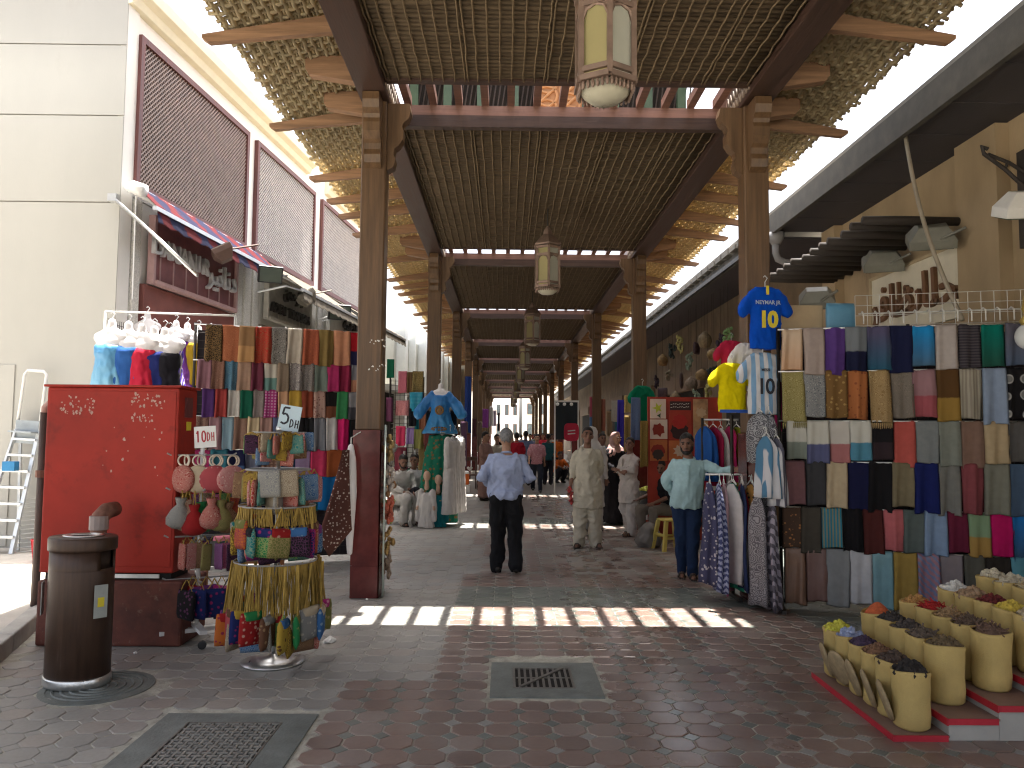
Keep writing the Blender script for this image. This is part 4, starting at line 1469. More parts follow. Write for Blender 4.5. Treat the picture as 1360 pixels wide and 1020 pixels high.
right_rows = [
    (2.71, 2.31, 0, 2.3, [('cream silk', 'ombre', (.6, .44, .3), (.62, .36, .2), 1, 'satin'), ('taupe silk', 'plain', (.4, .31, .27), None, 1, 'satin'), ('violet', 'plain', (.11, .05, .24), None), ('silver grey navy hemmed', 'split', (.2, .22, .24), (.012, .015, .05), 1, None),
                         ('indigo fading to teal', 'ombre', (.1, .09, .17), (.03, .12, .2)), ('dark navy', 'plain', c_navy, None), ('azure over slate', 'ombre', (.015, .28, .66), (.08, .17, .28)), ('silvery beige', 'plain', (.46, .4, .37), None, 1, 'satin'),
                         ('charcoal banded', 'stripes', (.045, .038, .05), (.09, .08, .09)), ('emerald', 'ombre', (.0, .18, .14), (.02, .1, .07)), ('slate violet', 'ombre', (.15, .14, .18), (.1, .14, .22)), ('olive beige', 'plain', (.3, .26, .17), None)]),
    (2.30, 1.83, 0, 2.3, [('olive gold lace', 'damask', (.26, .22, .07), (.42, .36, .16), 1, 'fringe'), ('silver lace', 'paisley', (.14, .15, .17), (.42, .42, .4)), ('brown and gold flowered', 'floral', (.22, .12, .04), (.42, .28, .1)), ('orange flowered', 'floral', (.48, .17, .06), (.3, .09, .04)),
                         ('tan fringed lace', 'damask', (.33, .21, .09), (.5, .36, .18), 1, 'fringe'), ('grey brown', 'paisley', (.2, .17, .14), (.28, .24, .2)), ('rose and mauve', 'split', (.36, .2, .22), (.4, .1, .12)), ('leopard over gold', 'split', (.12, .06, .02), (.36, .22, .05)),
                         ('beige pleated', 'vstripes', (.32, .28, .22), (.44, .4, .32)), ('pale blue', 'plain', (.3, .38, .52), None), ('black with big white discs', 'bigdots', c_black, (.45, .45, .44)), ('scarlet with pale discs', 'bigdots', (.5, .015, .04), (.6, .2, .2))]),
    (1.82, 1.43, .03, 2.3, [('white and sage', 'split', (.66, .64, .56), (.28, .32, .27)), ('white and slate blue', 'split', (.66, .64, .56), (.13, .14, .27)), ('white and pink', 'split', (.66, .62, .56), (.5, .2, .2)), ('white and aqua', 'split', (.66, .65, .58), (.1, .3, .42)),
                           ('black', 'split', c_black, (.04, .025, .03)), ('coral', 'plain', (.55, .11, .09), None), ('cool grey', 'plain', (.25, .27, .27), None), ('grey green', 'plain', (.25, .27, .23), None), ('cocoa', 'plain', (.26, .16, .12), None),
                           ('buttercream', 'plain', (.52, .4, .24), None), ('graphite', 'plain', (.11, .105, .1), None), ('cinnamon', 'plain', (.34, .12, .06), None)]),
    (1.43, 1.0, 0, 2.3, [('mauve', 'plain', (.24, .12, .13), None), ('charcoal', 'plain', (.06, .06, .065), None), ('ivory', 'plain', (.62, .5, .33), None), ('midnight blue', 'plain', (.012, .014, .06), None), ('black edged with grey', 'plain', c_black, None),
                        ('khaki', 'plain', (.24, .2, .12), None), ('royal navy', 'plain', (.012, .02, .13), None), ('pewter', 'plain', (.23, .23, .21), None), ('twisted rosewood', 'plain', (.27, .07, .08), None), ('sage grey', 'plain', (.24, .24, .19), None),
                        ('steel blue', 'plain', (.08, .13, .21), None), ('brown olive', 'plain', (.16, .13, .08), None)]),
    (.99, .6, -.02, 2.3, [('orange and brown patterned', 'floral', (.1, .06, .04), (.5, .22, .08)), ('dark olive', 'plain', (.08, .07, .055), None), ('sage and turquoise', 'vstripes', (.03, .25, .36), (.28, .3, .2)), ('jet black', 'plain', c_black, None), ('dark maroon', 'plain', (.1, .025, .022), None),
                         ('salmon pink', 'plain', (.58, .16, .17), None), ('slate green', 'plain', (.13, .16, .15), None), ('powder blue', 'plain', (.27, .38, .55), None), ('burgundy', 'plain', (.17, .02, .05), None), ('mint over ochre', 'split', (.26, .38, .22), (.46, .28, .08)),
                         ('fuchsia', 'plain', (.6, .01, .14), None), ('cobalt', 'ombre', (.02, .2, .55), (.06, .13, .22)), ('rosy brown', 'plain', (.27, .13, .12), None)]),
    (.6, .1, .0, 2.3, [('copper satin', 'plain', (.3, .17, .11), None, 1, 'satin'), ('dark copper satin', 'plain', (.22, .12, .1), None, 1, 'satin'), ('dove grey', 'plain', (.33, .34, .34), None), ('white satin', 'plain', (.6, .6, .62), None, 1, 'satin'), ('aqua satin', 'plain', (.22, .42, .47), None, 1, 'satin'),
                      ('old gold', 'plain', (.42, .28, .07), None), ('shot blue and pink', 'zigzag', (.2, .24, .4), (.42, .2, .25), 1, 'satin'), ('mauve grey', 'plain', (.27, .22, .23), None, 1, 'satin'), ('dark stone', 'plain', (.13, .125, .1), None), ('black brown', 'plain', (.04, .032, .025), None),
                      ('turquoise over coral', 'split', (.14, .38, .46), (.5, .2, .12)), ('grey olive', 'plain', (.17, .165, .13), None)])]
scarf_wall('right', (2.72, 7.5), (4.92, 6.87), right_rows)
# hooks along the top of the right rack, a blue bag and a card behind it
t = thing('hook_rail', 'row of white wire hooks standing above the top right scarves', 'hook rail', (2.72, 7.5, 0), math.atan2(-.63, 2.2))
MB().tube([(.72, .1, 2.86), (2.3, .1, 2.86)], .008, 6).build('rail', M_WIRE, t)
for k in range(14):
    MB().tube([(.74 + k * .115, .1, 2.86), (.74 + k * .115, .02, 2.87), (.74 + k * .115, -.05, 2.84), (.74 + k * .115, -.05, 2.74)], .006, 5).build('hook', M_WIRE, t)
wm = MB()
for k in range(16):
    wm.tube([(.7 + k * .11, .16, 2.7), (.7 + k * .11, .16, 3.05)], .003, 4)
for k in range(4):
    wm.tube([(.7, .163, 2.75 + k * .1), (2.35, .163, 2.75 + k * .1)], .003, 4)
wm.build('wire_mesh', M_WIRE, t, kind='stuff')


def pillow(w, h, d, n=7, pw=3.0, name='pouch'):
    """a stuffed flat bag, top edge centred on the origin"""
    rings = []
    N2 = 14
    for k in range(n + 1):
        v_ = k / n
        z = -h * v_
        f = max(.08, (1 - abs(2 * v_ - 1) ** pw)) ** .5
        ww = w / 2 * (.93 + .07 * f)
        ring = []
        for i in range(N2):
            a = 2 * PI * i / N2
            ca, sa = math.cos(a), math.sin(a)
            ring.append(Vector((ww * math.copysign(abs(ca) ** .45, ca), d / 2 * f * math.copysign(abs(sa) ** .7, sa), z)))
        rings.append(ring)
    return MB().loft(rings).mesh(name, True)


# blue bag and cardboard behind the top row
o = put('shopping_bag', pillow(.3, .3, .08, pw=8), basic('blue_plastic', (.1, .27, .42), .45, var=.1), None, P(1116, 403, 7.7))
tag(o, 'flat blue plastic bag hanging behind the top right scarves', 'bag')
o = MB().cbox(P(1065, 425, 7.8), (.42, .03, .3)).build('cardboard_sheet', basic('cardboard', (.42, .32, .2), .9, var=.08))
tag(o, 'tan cardboard sheet standing behind the cream silk scarf', 'cardboard')
t = thing('glass_globe', 'round white glass globe with a gold neck hanging beside the top right scarves', 'lamp', P(1366, 447, 6.8))
MB().blob((0, 0, 0), (.11, .11, .12), 16, 10).build('globe', basic('milk_glass', (.6, .62, .62), .15, var=.05, bump=0), t, True)
MB().lathe([(.05, .1), (.07, .14), (.03, .2), (.05, .25), (.02, .4)], 12).build('neck', basic('gilt', (.5, .36, .1), .35, .7), t, True)

# ------------------------------------------------------------------ left foreground: cabinet, bin, ladder, pipe
t = thing('hose_cabinet', 'big red painted steel cabinet with peeled stickers on a red brown plinth', 'cabinet', (-3.1, 6.1, 0))
MB().box(-.52, .52, 0, .36, .55, 2.0).build('body', M_CABRED, t, bevel=.012)
MB().box(-.54, .54, -.02, .38, 2.001, 2.02).build('lid', M_CABRED, t, bevel=.004)
MB().box(-.5, .5, -.006, 0, .6, 1.97).build('door', M_CABRED, t, bevel=.003)
MB().box(-.1, .42, -.012, .0, .515, .545).build('trim_strip', M_ALU, t)
MB().box(-.48, .5, .02, .34, .5, .55).build('gap_bar', M_DARK, t)
MB().box(-.5, .62, -.05, .45, 0, .5).build('plinth', M_PLINTH, t, bevel=.02)
res = MB()
rnd = random.Random(4)
def flake(cx, cz, w, h, n):
    for q in range(n):
        x, z = cx + rnd.uniform(-w, w), cz + rnd.uniform(-h, h)
        a, r = rnd.uniform(0, 6), rnd.uniform(.003, .012)
        pts = [Vector((x + r * rnd.uniform(.4, 1.4) * math.cos(a + k * PI / 3), -.0065, z + r * rnd.uniform(.4, 1.8) * math.sin(a + k * PI / 3))) for k in range(6)]
        res.loft([pts, [p + Vector((0, -.0008, 0)) for p in pts]])
flake(-.28, 1.86, .13, .07, 40)
flake(.28, 1.9, .13, .06, 34)
flake(.22, 1.76, .1, .04, 16)
flake(.1, 1.5, .3, .25, 14)
res.build('sticker_residue', basic('torn_paper', (.45, .3, .25), .9, var=.2, scale=30), t, kind='stuff')
MB().cbox((.5215, .2, 1.7), (.003, .09, .07)).build('yellow_label', basic('yellow_sticker', (.6, .5, .03), .5), t)
MB().cbox((.528, .17, 1.85), (.02, .12, .16)).build('latch', basic('latch_dark', (.12, .03, .03), .5), t)
t = thing('water_pipe', 'rusty elbow of pipe rising beside the bin into the red cabinet', 'pipe')
a = P(131, 706, 5.75)
MB().tube([(a.x, a.y, .5), (a.x, a.y, .95), (a.x + .005, a.y + .01, 1.02), (a.x + .025, a.y + .05, 1.06), (a.x + .05, a.y + .14, 1.07)], [.055, .055, .062, .062, .055], 12).build('pipe', M_RUST, t, True)
MB().lathe([(.066, 0), (.066, .1)], 12, (a.x, a.y, .93)).build('coupling', basic('pipe_grey', (.3, .24, .22), .6), t)
# pipe stand with pink elbow
t = thing('stand_pipe', 'thin dark upright pipe with a pale pink elbow running to the red cabinet', 'pipe')
a = P(60, 540, 6.75)
b_ = G(45, 822)
MB().tube([(b_.x, b_.y, .0), (a.x, a.y, a.z - .05)], .035, 10).build('pipe', basic('brown_pipe', (.09, .06, .05), .6), t, True)
MB().tube([(a.x, a.y, a.z - .06), (a.x, a.y, a.z - .01), (a.x + .03, a.y, a.z + .025), (a.x + .32, a.y - .1, a.z + .03)], .03, 10).build('elbow', basic('pink_pipe', (.42, .26, .22), .6), t, True)
MB().lathe([(.05, 0), (.05, .06)], 10, (a.x, a.y, 1.25)).build('clamp', M_RUST, t)

# litter bin
t = thing('litter_bin', 'tall brown oval litter bin with steel ring lid and steel foot', 'litter bin', (-2.8, 5.2, 0), R(-12))
BX, BY = .208, .175
MB().lathe([(1.0, .0), (1.02, .01), (1.02, .055), (1.0, .06)], 40, sx=BX + .003, sy=BY + .003).build('foot', M_STEEL, t, True)
MB().lathe([(.97, .06), (1.0, .065), (1.0, .74), (.985, .75)], 40, sx=BX, sy=BY).build('body', M_BROWNBIN, t, True)
MB().lathe([(.86, .74), (.86, .86)], 32, sx=BX, sy=BY).build('throat', basic('bin_throat', (.03, .018, .013), .6), t, True)
fb = MB()
for sgn in (-1, 1):
    for k in range(2):
        pass
ring = []
mb = MB()
for a0, a1 in ((PI * 1.12, PI * 1.88), (PI * .12, PI * .88)):
    n = 14
    fr, bk = [], []
    for i in range(n + 1):
        a = a0 + (a1 - a0) * i / n
        fr.append((math.cos(a), math.sin(a)))
    vs, fs = [], []
    for k_, (sc) in enumerate((1.0, .93)):
        for z in (.745, .87):
            for x, y in fr:
                vs.append((x * BX * sc, y * BY * sc, z))
    m_ = n + 1
    for i in range(n):
        fs += [(i, i + 1, m_ + i + 1, m_ + i), (2 * m_ + i, 3 * m_ + i, 3 * m_ + i + 1, 2 * m_ + i + 1), (m_ + i, m_ + i + 1, 3 * m_ + i + 1, 3 * m_ + i)]
    fs += [(0, m_, 3 * m_, 2 * m_), (n, 2 * m_ + n, 3 * m_ + n, m_ + n)]
    MB_ = MB()
    MB_.add(vs, fs)
    MB_.build('side_shell', M_BROWNBIN, t, True)
MB().lathe([(.9, .865), (1.05, .87), (1.06, .885), (1.06, .945), (1.03, .955), (.5, .957)], 40, sx=BX, sy=BY).build('lid', M_BROWNBIN, t, True)
MB().lathe([(.62, .957), (.64, .963), (.5, .966), (.48, .958)], 36, sx=BX, sy=BY).build('ash_ring', M_STEEL, t, True)
MB().lathe([(.47, .9575), (.3, .9585)], 30, sx=BX, sy=BY).build('ash_tray', M_DARK, t)
for q, x in enumerate((.205, -.205)):
    o = MB().box(-.002, .003, -.04, .04, .45, .66).build('notice_plate', basic('notice_grey', (.3, .32, .3), .4), t)
    o.location = (x * 1.07, -.082, 0)
    o.rotation_euler = (0, 0, R(-32 if q == 0 else 212))
    if q == 0:
        put('notice_mark', MB().box(.0035, .0045, -.02, .02, .52, .58).mesh('notice_mark'), basic('yellow_sticker', (.6, .5, .03), .5), o)

# aluminium ladder against the cream wall
t = thing('step_ladder', 'aluminium platform step ladder with a hoop top leaning on the cream wall', 'ladder')
bl, br_, tl, tr = P(-34, 740, 9.75), P(14, 748, 9.75), P(22, 570, 10.12), P(52, 572, 10.12)
for z in (bl, br_):
    z.z = .12
for a, b_ in ((bl, tl), (br_, tr)):
    MB().bar(a, b_, .05, .03).build('stile', M_ALU, t)
hoop = [tl, P(33, 497, 10.16), P(37, 492, 10.16), P(58, 493, 10.16), P(62, 498, 10.16), tr]
MB().tube(hoop, .02, 8).build('hoop', M_WHITEPL, t, True)
for k in range(1, 8):
    q = k / 7.6
    a, b_ = bl.lerp(tl, q), br_.lerp(tr, q)
    MB().bar(a, b_, .09, .03).build('rung', M_ALU, t)
a, b_ = bl.lerp(tl, .97), br_.lerp(tr, .97)
MB().bar(a + Vector((0, -.05, .02)), b_ + Vector((0, -.05, .02)), .22, .02).build('platform', basic('ladder_grey', (.36, .4, .43), .5, .3), t)
MB().bar(a + Vector((0, .0, .02)), b_ + Vector((0, .0, .28)) - Vector((0, 0, .26)), .02, .3).build('tool_tray', basic('ladder_grey', (.36, .4, .43), .5, .3), t)
for a, b_ in ((bl, tl), (br_, tr)):
    MB().bar((a.x + .35, a.y + .3, .12), b_ + Vector((.03, .04, -.02)), .035, .03).build('rear_stile', M_ALU, t)
t = thing('plastic_basket', 'small red plastic basket on the sunlit lane by the dark pipe', 'basket', G(57, 758) + Vector((0, 0, .115)))
mb = MB()
for z, r in ((.0, .11), (.08, .12), (.16, .13), (.25, .14)):
    mb.tube([(r * math.cos(a * PI / 10), r * .8 * math.sin(a * PI / 10), z) for a in range(20)], .01, 5, closed=True)
for a in range(20):
    mb.tube([(.11 * math.cos(a * PI / 10), .088 * math.sin(a * PI / 10), 0), (.14 * math.cos(a * PI / 10), .112 * math.sin(a * PI / 10), .25)], .009, 4)
mb.build('lattice_side', basic('red_plastic', (.5, .03, .04), .45), t, kind='stuff')
MB().lathe([(.11, 0), (.11, .012)], 16).build('bottom', basic('red_plastic', (.5, .03, .04), .45), t)
t = thing('wire_shelf', 'white wire shelf folded against the cream wall behind the red basket', 'wire shelf', P(72, 740, 9.9) + Vector((0, 0, 0)))
mb = MB()
for k in range(14):
    mb.tube([(-.5, .0 + k * .012, .0 + k * .055), (.5, .0 + k * .012, .1 + k * .055)], .006, 4)
for k in range(4):
    mb.tube([(-.5 + k * .33, 0, .0), (-.5 + k * .33, .15, .8)], .008, 4)
mb.build('wires', M_WIRE, t, kind='stuff')
# blue bottle clutter on the ladder
o = MB().cbox(P(14, 619, 9.9), (.16, .1, .12)).build('blue_carton', basic('blue_carton', (.03, .2, .42), .6), bevel=.005)
tag(o, 'small blue and white carton resting on a ladder rung', 'carton')

# crumpled litter
for k, (u, v, lab) in enumerate([(438, 853, 'crumpled white scrap of paper near the round rack base'), (160, 849, 'flat pale scrap by the foot of the plinth beside the bin'), (197, 851, 'pale scrap at the foot of the plinth right of the bin'), (180, 868, 'tiny torn scrap on grey paving before the plinth'), (487, 797, 'white crumb of paper near the left post tiles')]):
    mb = MB()
    c = G(u, v)
    rnd = random.Random(k + 30)
    s_ = (.045, .03, .03, .015, .016)[k]
    rings = []
    for z in range(4):
        rings.append([Vector((c.x + s_ * (1.0, 1.1, .7, .2)[z] * rnd.uniform(.5, 1.3) * math.cos(a * PI / 4), c.y + s_ * (1, 1.1, .7, .2)[z] * rnd.uniform(.5, 1.3) * math.sin(a * PI / 4), .002 + s_ * .35 * z)) for a in range(8)])
    mb.loft(rings)
    tag(mb.build('paper_scrap', M_PAPER), lab, 'litter', 'scraps of litter on the paving')

# smears of white paint on the left post
mb = MB()
rnd = random.Random(12)
for v_ in (455, 488):
    for q in range(9):
        c = P(491 + q * 2.6, v_ + rnd.uniform(-4, 4), YC[2] - .132)
        mb.bar((c.x, YC[2] - .1295, c.z), (c.x + rnd.uniform(-.015, .02), YC[2] - .1295, c.z + rnd.uniform(-.02, .02)), rnd.uniform(.006, .014), .003, up=(0, 1, 0))
mb.build('paint_smears', M_PAPER, ARC, kind='stuff')

# ------------------------------------------------------------------ bag racks
STROKES = {'1': [[(.25, .75), (.5, 1), (.5, 0)]], '0': [[(.5, 1), (.2, .8), (.15, .5), (.2, .2), (.5, 0), (.8, .2), (.85, .5), (.8, .8), (.5, 1)]],
           '5': [[(.85, 1), (.3, 1), (.22, .58), (.55, .64), (.82, .45), (.8, .15), (.5, 0), (.15, .08)]],
           'D': [[(.2, 0), (.2, 1), (.55, .93), (.8, .65), (.75, .25), (.2, 0)]], 'H': [[(.2, 0), (.2, 1)], [(.75, 0), (.75, 1)], [(.2, .5), (.75, .55)]]}


def strokes(mb, txt, x, z, w, h, r, y):
    for ch in txt:
        for pl in STROKES[ch]:
            pts = [Vector((x + p[0] * w, y, z + p[1] * h)) for p in pl]
            for a, b_ in zip(pts, pts[1:]):
                mb.bar(a, b_, r, .002, up=(0, 1, 0))
        x += w * 1.12
    return mb


def card(name, label, loc, rz, rx, w, h, parts):
    t = thing(name, label, 'price card', loc, rz)
    t.rotation_euler = (0, rx, rz)
    MB().box(-w / 2, w / 2, 0, .006, 0, h).build('card', M_PAPER, t)
    for txt, x, z, cw, ch, r, ink in parts:
        strokes(MB(), txt, x, z, cw, ch, r, -.002).build('lettering', ink, t)
    return t


C2, C1 = Vector((-1.66, 5.69, 0)), Vector((-2.42, 6.2, 0))
card('price_card', 'white price card hand lettered 10 DH in red above the round purses', (C1.x + .03, C1.y - .02, 1.53), R(4), R(-4), .17, .17, [('10', -.075, .045, .04, .09, .011, M_INKRED), ('DH', .012, .05, .03, .07, .007, M_INKRED)])
card('price_card', 'pale blue price card hand lettered 5 DH in black above the round rack', (C2.x + .06, C2.y - .02, 1.665), R(4), R(9), .155, .19, [('5', -.07, .05, .075, .12, .014, M_INKBLK), ('DH', .005, .03, .034, .06, .008, M_INKBLK)])
bpy.data.objects['price_card.001'].children[0].material_slots[0].material = basic('card_blue', (.5, .62, .68), .7, var=.04)

FAB = {'red': ((.36, .02, .02), (.65, .38, .3)), 'pink': ((.48, .09, .1), (.72, .48, .42)), 'cream': ((.6, .48, .33), (.45, .18, .12)), 'green': ((.03, .25, .08), (.35, .4, .15)), 'olive': ((.2, .2, .06), (.4, .32, .14)),
       'black': ((.015, .013, .015), (.12, .04, .1)), 'navy': ((.02, .03, .14), (.35, .03, .15)), 'purple': ((.2, .05, .2), (.4, .2, .35)), 'gold': ((.5, .34, .05), (.12, .05, .02)), 'orange': ((.55, .15, .03), (.3, .03, .08)),
       'brown': ((.15, .07, .04), (.35, .22, .12)), 'grey': ((.25, .25, .24), (.45, .42, .36)), 'blue': ((.05, .15, .35), (.3, .4, .5)), 'magenta': ((.45, .03, .2), (.65, .3, .4)), 'teal': ((.02, .2, .2), (.25, .35, .25)), 'beige': ((.5, .42, .3), (.3, .22, .15))}


def fb_(col, kind='paisley', s=3.0):
    a, b_ = (tuple(x * .8 for x in c) for c in FAB[col])
    return fabric(kind, a, b_, s=s * .33)


M_HOOK = basic('grey_wire', (.34, .34, .33), .4, .3, var=.15, scale=10, bump=0)
CBAG = pillow(.19, .22, .05, pw=5)
M_CORD = basic('yellow_cord', (.32, .21, .045), .7, var=.45, scale=9)
WALLET, POUCH, BAGM, TAGM = pillow(.105, .135, .025, pw=7), pillow(.17, .19, .035, pw=6), pillow(.165, .2, .045, pw=5), pillow(.09, .2, .02, pw=9)
sack_prof = [(.012, -.0), (.035, .012), (.022, -.03), (.05, -.06), (.075, -.11), (.072, -.15), (.04, -.172)]
DRAW = MB().lathe([(r * 1.28, z * 1.28) for r, z in sack_prof], 12).mesh('pouch', True)
purse = MB().lathe([(.02, -.028), (.075, -.026), (.098, -.012), (.1, .0), (.098, .012), (.075, .026), (.02, .028)], 20)
PURSE = MB()
PURSE.add([(x * 1.15, z * 1.1, y * 1.1 - .11) for x, y, z in purse.v], purse.f)
PURSE = PURSE.mesh('purse', True)
FLAP = pillow(.15, .07, .05)


def hung_bag(name, label, me, mat, hook, drop, rz, cat, group, cord=M_CORD, strands=1, flap=None, w=.05):
    """a bag with its cord, hanging from a rack: its own thing"""
    t = thing(name, label, cat, hook, rz, group)
    b = put('pouch', me, mat, t, (0, 0, -drop), (random.uniform(-.06, .06), random.uniform(-.1, .1), random.uniform(-.25, .25)))
    if drop > .015:
        mb = MB()
        for q in range(strands):
            for sx in (-1, 1):
                j = random.uniform(-.012, .012)
                mb.tube([(j * .4, j, 0), (sx * w * .5 + j, j, -drop * .55), (sx * w + j, 0, -drop - .004)], .0042, 4)
        o = mb.build('cord', cord, t)
    if flap:
        put('flap', FLAP, flap, b, (0, -.004, .004))
    return t


# rack 1: post with cross arms on casters
t = thing('bag_rack', 'white post rack on a castered cross foot hung with purses and pouches', 'display rack', C1, R(15))
MB().tube([(0, 0, .1), (0, 0, 1.56)], .016, 8).build('post', M_WHITEPL, t, True)
for k in range(2):
    o = MB().box(-.27, .27, -.028, .028, .085, .115).build('foot_bar', M_WHITEPL, t)
    o.rotation_euler = (0, 0, k * PI / 2 + .3)
    o.location = (0, 0, .031 * k)
for k in range(4):
    a = k * PI / 2 + .3
    MB().lathe([(.02, -.015), (.032, -.012), (.032, .012), (.02, .015)], 12).build('caster', M_BLACKPL, t).matrix_local = Matrix.Translation((.24 * math.cos(a), .24 * math.sin(a), .034)) @ Matrix.Rotation(PI / 2, 4, 'X')
arms1 = (1.47, 1.2, .83, .5)
for z in arms1:
    for k in range(2):
        a = k * PI / 2 + .2
        MB().tube([(-.26 * math.cos(a), -.26 * math.sin(a), z + .015), (-.23 * math.cos(a), -.23 * math.sin(a), z), (.23 * math.cos(a), .23 * math.sin(a), z), (.26 * math.cos(a), .26 * math.sin(a), z + .015)], .007, 6).build('arm', M_HOOK, t)
RING = MB().tube([(.042 * math.cos(a * PI / 9), 0, .042 * math.sin(a * PI / 9)) for a in range(18)], .007, 6, closed=True).mesh('handle', True)
for k, (u, col, lab) in enumerate([(244, 'red', 'round red lace purse with a ring handle, outermost left on the post rack'), (264, 'cream', 'round plain tan purse with a ring handle on the post rack'), (286, 'pink', 'round red and pink basketwork purse with a ring handle on the post rack'), (309, 'pink', 'pale pink round purse with a ring handle tilted at the rack end')]):
    p = P(u, 606, 6.08)
    g = thing('ring_purse', lab, 'purse', (p.x, p.y, 1.45), R((-25, -5, 12, 35)[k]), 'round purses on the post rack')
    put('handle', RING, basic('ivory_ring', (.6, .52, .42), .4), g, (0, 0, -.02), (0, 0, .4))
    put('handle', RING, basic('ivory_ring', (.6, .52, .42), .4), g, (.015, .02, -.02), (0, 0, -.3))
    put('body', PURSE, fb_(col, 'plain' if k == 1 else 'dots' if k == 2 else 'paisley', 5), g, (0, 0, -.055))
for k, (u, col, kind, lab) in enumerate([(241, 'grey', 'paisley', 'silvery drawstring pouch at the left end of the second tier of the post rack'), (250, 'cream', 'paisley', 'cream drawstring pouch with a woven pattern on the post rack'), (268, 'green', 'plain', 'shiny green drawstring pouch on the post rack'),
                                         (282, 'red', 'paisley', 'deep red drawstring pouch beside the green one on the post rack'), (294, 'olive', 'paisley', 'olive drawstring pouch behind the red ones on the post rack'), (304, 'brown', 'damask', 'brown and red drawstring pouch at the right of the post rack'), (259, 'red', 'plain', 'plain red drawstring pouch hanging lowest behind the green one')]):
    p = P(u, 650, 6.02 + .05 * (k % 3))
    hung_bag('drawstring_pouch', lab, DRAW, fb_(col, kind, 5), (p.x, p.y, 1.2), .07 + .02 * (k % 3) + (.05 if k == 6 else 0), random.uniform(-.5, .5), 'pouch', 'drawstring pouches on the post rack', w=.012)
for k, (u, col, lab) in enumerate([(243, 'red', 'red flowered narrow case outermost left on the third tier'), (255, 'pink', 'pale pink narrow case on the third tier of the post rack'), (267, 'brown', 'brown narrow case on the third tier of the post rack'), (276, 'olive', 'olive narrow case on the third tier of the post rack'), (291, 'purple', 'dull purple patterned narrow case, broadest on the third tier'), (302, 'magenta', 'magenta edged narrow case on the third tier of the post rack'), (309, 'black', 'black narrow case at the right end of the third tier')]):
    p = P(u, 712, 6.03 + .04 * (k % 3))
    hung_bag('narrow_case', lab, TAGM, fb_(col, 'paisley', 6), (p.x, p.y, .82), .03, (-.7, .9, -.2, 1.0, -.45, .9, .7)[k], 'case', 'narrow cases on the post rack', w=.02)
for k, (u, col, lab) in enumerate([(249, 'black', 'black embroidered bag lowest on the left of the post rack'), (263, 'navy', 'navy and red embroidered bag lowest on the post rack'), (284, 'navy', 'dark blue embroidered bag facing the walk, lowest tier of the post rack'), (304, 'black', 'black tote bag with long handles at the right of the post rack')]):
    p = P(u, 765, 6.0 + .04 * k)
    hung_bag('embroidered_bag', lab, CBAG, fb_(col, 'floral', 5), (p.x, p.y, .52), .08 if k < 3 else .1, (-.4, -.3, .1, .5)[k], 'bag', 'embroidered bags on the post rack', cord=basic('dark_cord', (.06, .05, .05), .7) if k == 3 else M_CORD)

for k, (u, z, col, lab) in enumerate([(246, 1.2, 'gold', 'gold drawstring pouch tucked at the back of the second tier'), (262, 1.22, 'purple', 'purple drawstring pouch tucked at the back of the second tier'), (275, 1.2, 'beige', 'beige drawstring pouch tucked at the back of the second tier'), (289, 1.22, 'magenta', 'magenta drawstring pouch tucked at the back of the second tier'),
                                      (300, 1.2, 'green', 'dark green drawstring pouch tucked at the back of the second tier'), (312, 1.2, 'orange', 'orange drawstring pouch at the far right of the second tier')]):
    p = P(u, 650, 6.22)
    hung_bag('drawstring_pouch', lab, DRAW, fb_(col, 'damask', 5), (p.x, p.y, z), .05 + .03 * (k % 2), random.uniform(-.5, .5), 'pouch', 'drawstring pouches on the post rack', w=.012)
for k, (u, col, lab) in enumerate([(248, 'orange', 'orange narrow case behind the red flowered one'), (261, 'beige', 'beige narrow case at the back of the third tier'), (272, 'navy', 'navy narrow case at the back of the third tier'), (284, 'grey', 'grey narrow case at the back of the third tier'), (297, 'teal', 'teal narrow case at the back of the third tier')]):
    p = P(u, 712, 6.2)
    hung_bag('narrow_case', lab, TAGM, fb_(col, 'paisley', 6), (p.x, p.y, .83), .04, random.uniform(-1, 1), 'case', 'narrow cases on the post rack', w=.02)
for k, (u, col, lab) in enumerate([(256, 'red', 'red embroidered bag behind the black one on the lowest tier'), (274, 'purple', 'purple embroidered bag in the middle of the lowest tier'), (294, 'magenta', 'magenta embroidered bag beside the tote on the lowest tier')]):
    p = P(u, 765, 6.16)
    hung_bag('embroidered_bag', lab, CBAG, fb_(col, 'floral', 5), (p.x, p.y, .52), .07, random.uniform(-.8, .8), 'bag', 'embroidered bags on the post rack')

# rack 2: rings on a round steel foot
t = thing('ring_rack', 'tall ring rack on a round steel foot hung with small bags on yellow cords', 'display rack', C2)
MB().lathe([(.2, 0), (.225, .004), (.225, .012), (.14, .03), (.03, .042), (.02, .06)], 36).build('foot', M_STEEL, t, True)
MB().tube([(0, 0, .04), (0, 0, 1.68)], .015, 8).build('post', M_STEEL, t, True)
MB().blob((0, 0, 1.68), (.03, .03, .035), 10, 8).build('knob', M_STEEL, t, True)
tiers = [(1.655, .19, 'top'), (1.385, .23, 'second'), (1.125, .27, 'third'), (.73, .29, 'lowest')]
for z, r, _n in tiers:
    rg = MB().tube([(r * math.cos(a * PI / 16), r * math.sin(a * PI / 16), z) for a in range(32)], .006, 5, closed=True)
    for a in range(4):
        rg.tube([(0, 0, z), (r * math.cos(a * PI / 2 + .4), r * math.sin(a * PI / 2 + .4), z)], .005, 5)
    rg.build('ring', M_HOOK, t)
T1 = ['purple', 'grey', 'green', 'cream', 'black', 'brown', 'beige', 'red', 'gold', 'teal', 'pink', 'blue', 'orange', 'olive']
T2 = ['magenta', 'purple', 'brown', 'gold', 'red', 'grey', 'beige', 'teal', 'blue', 'pink', 'olive']
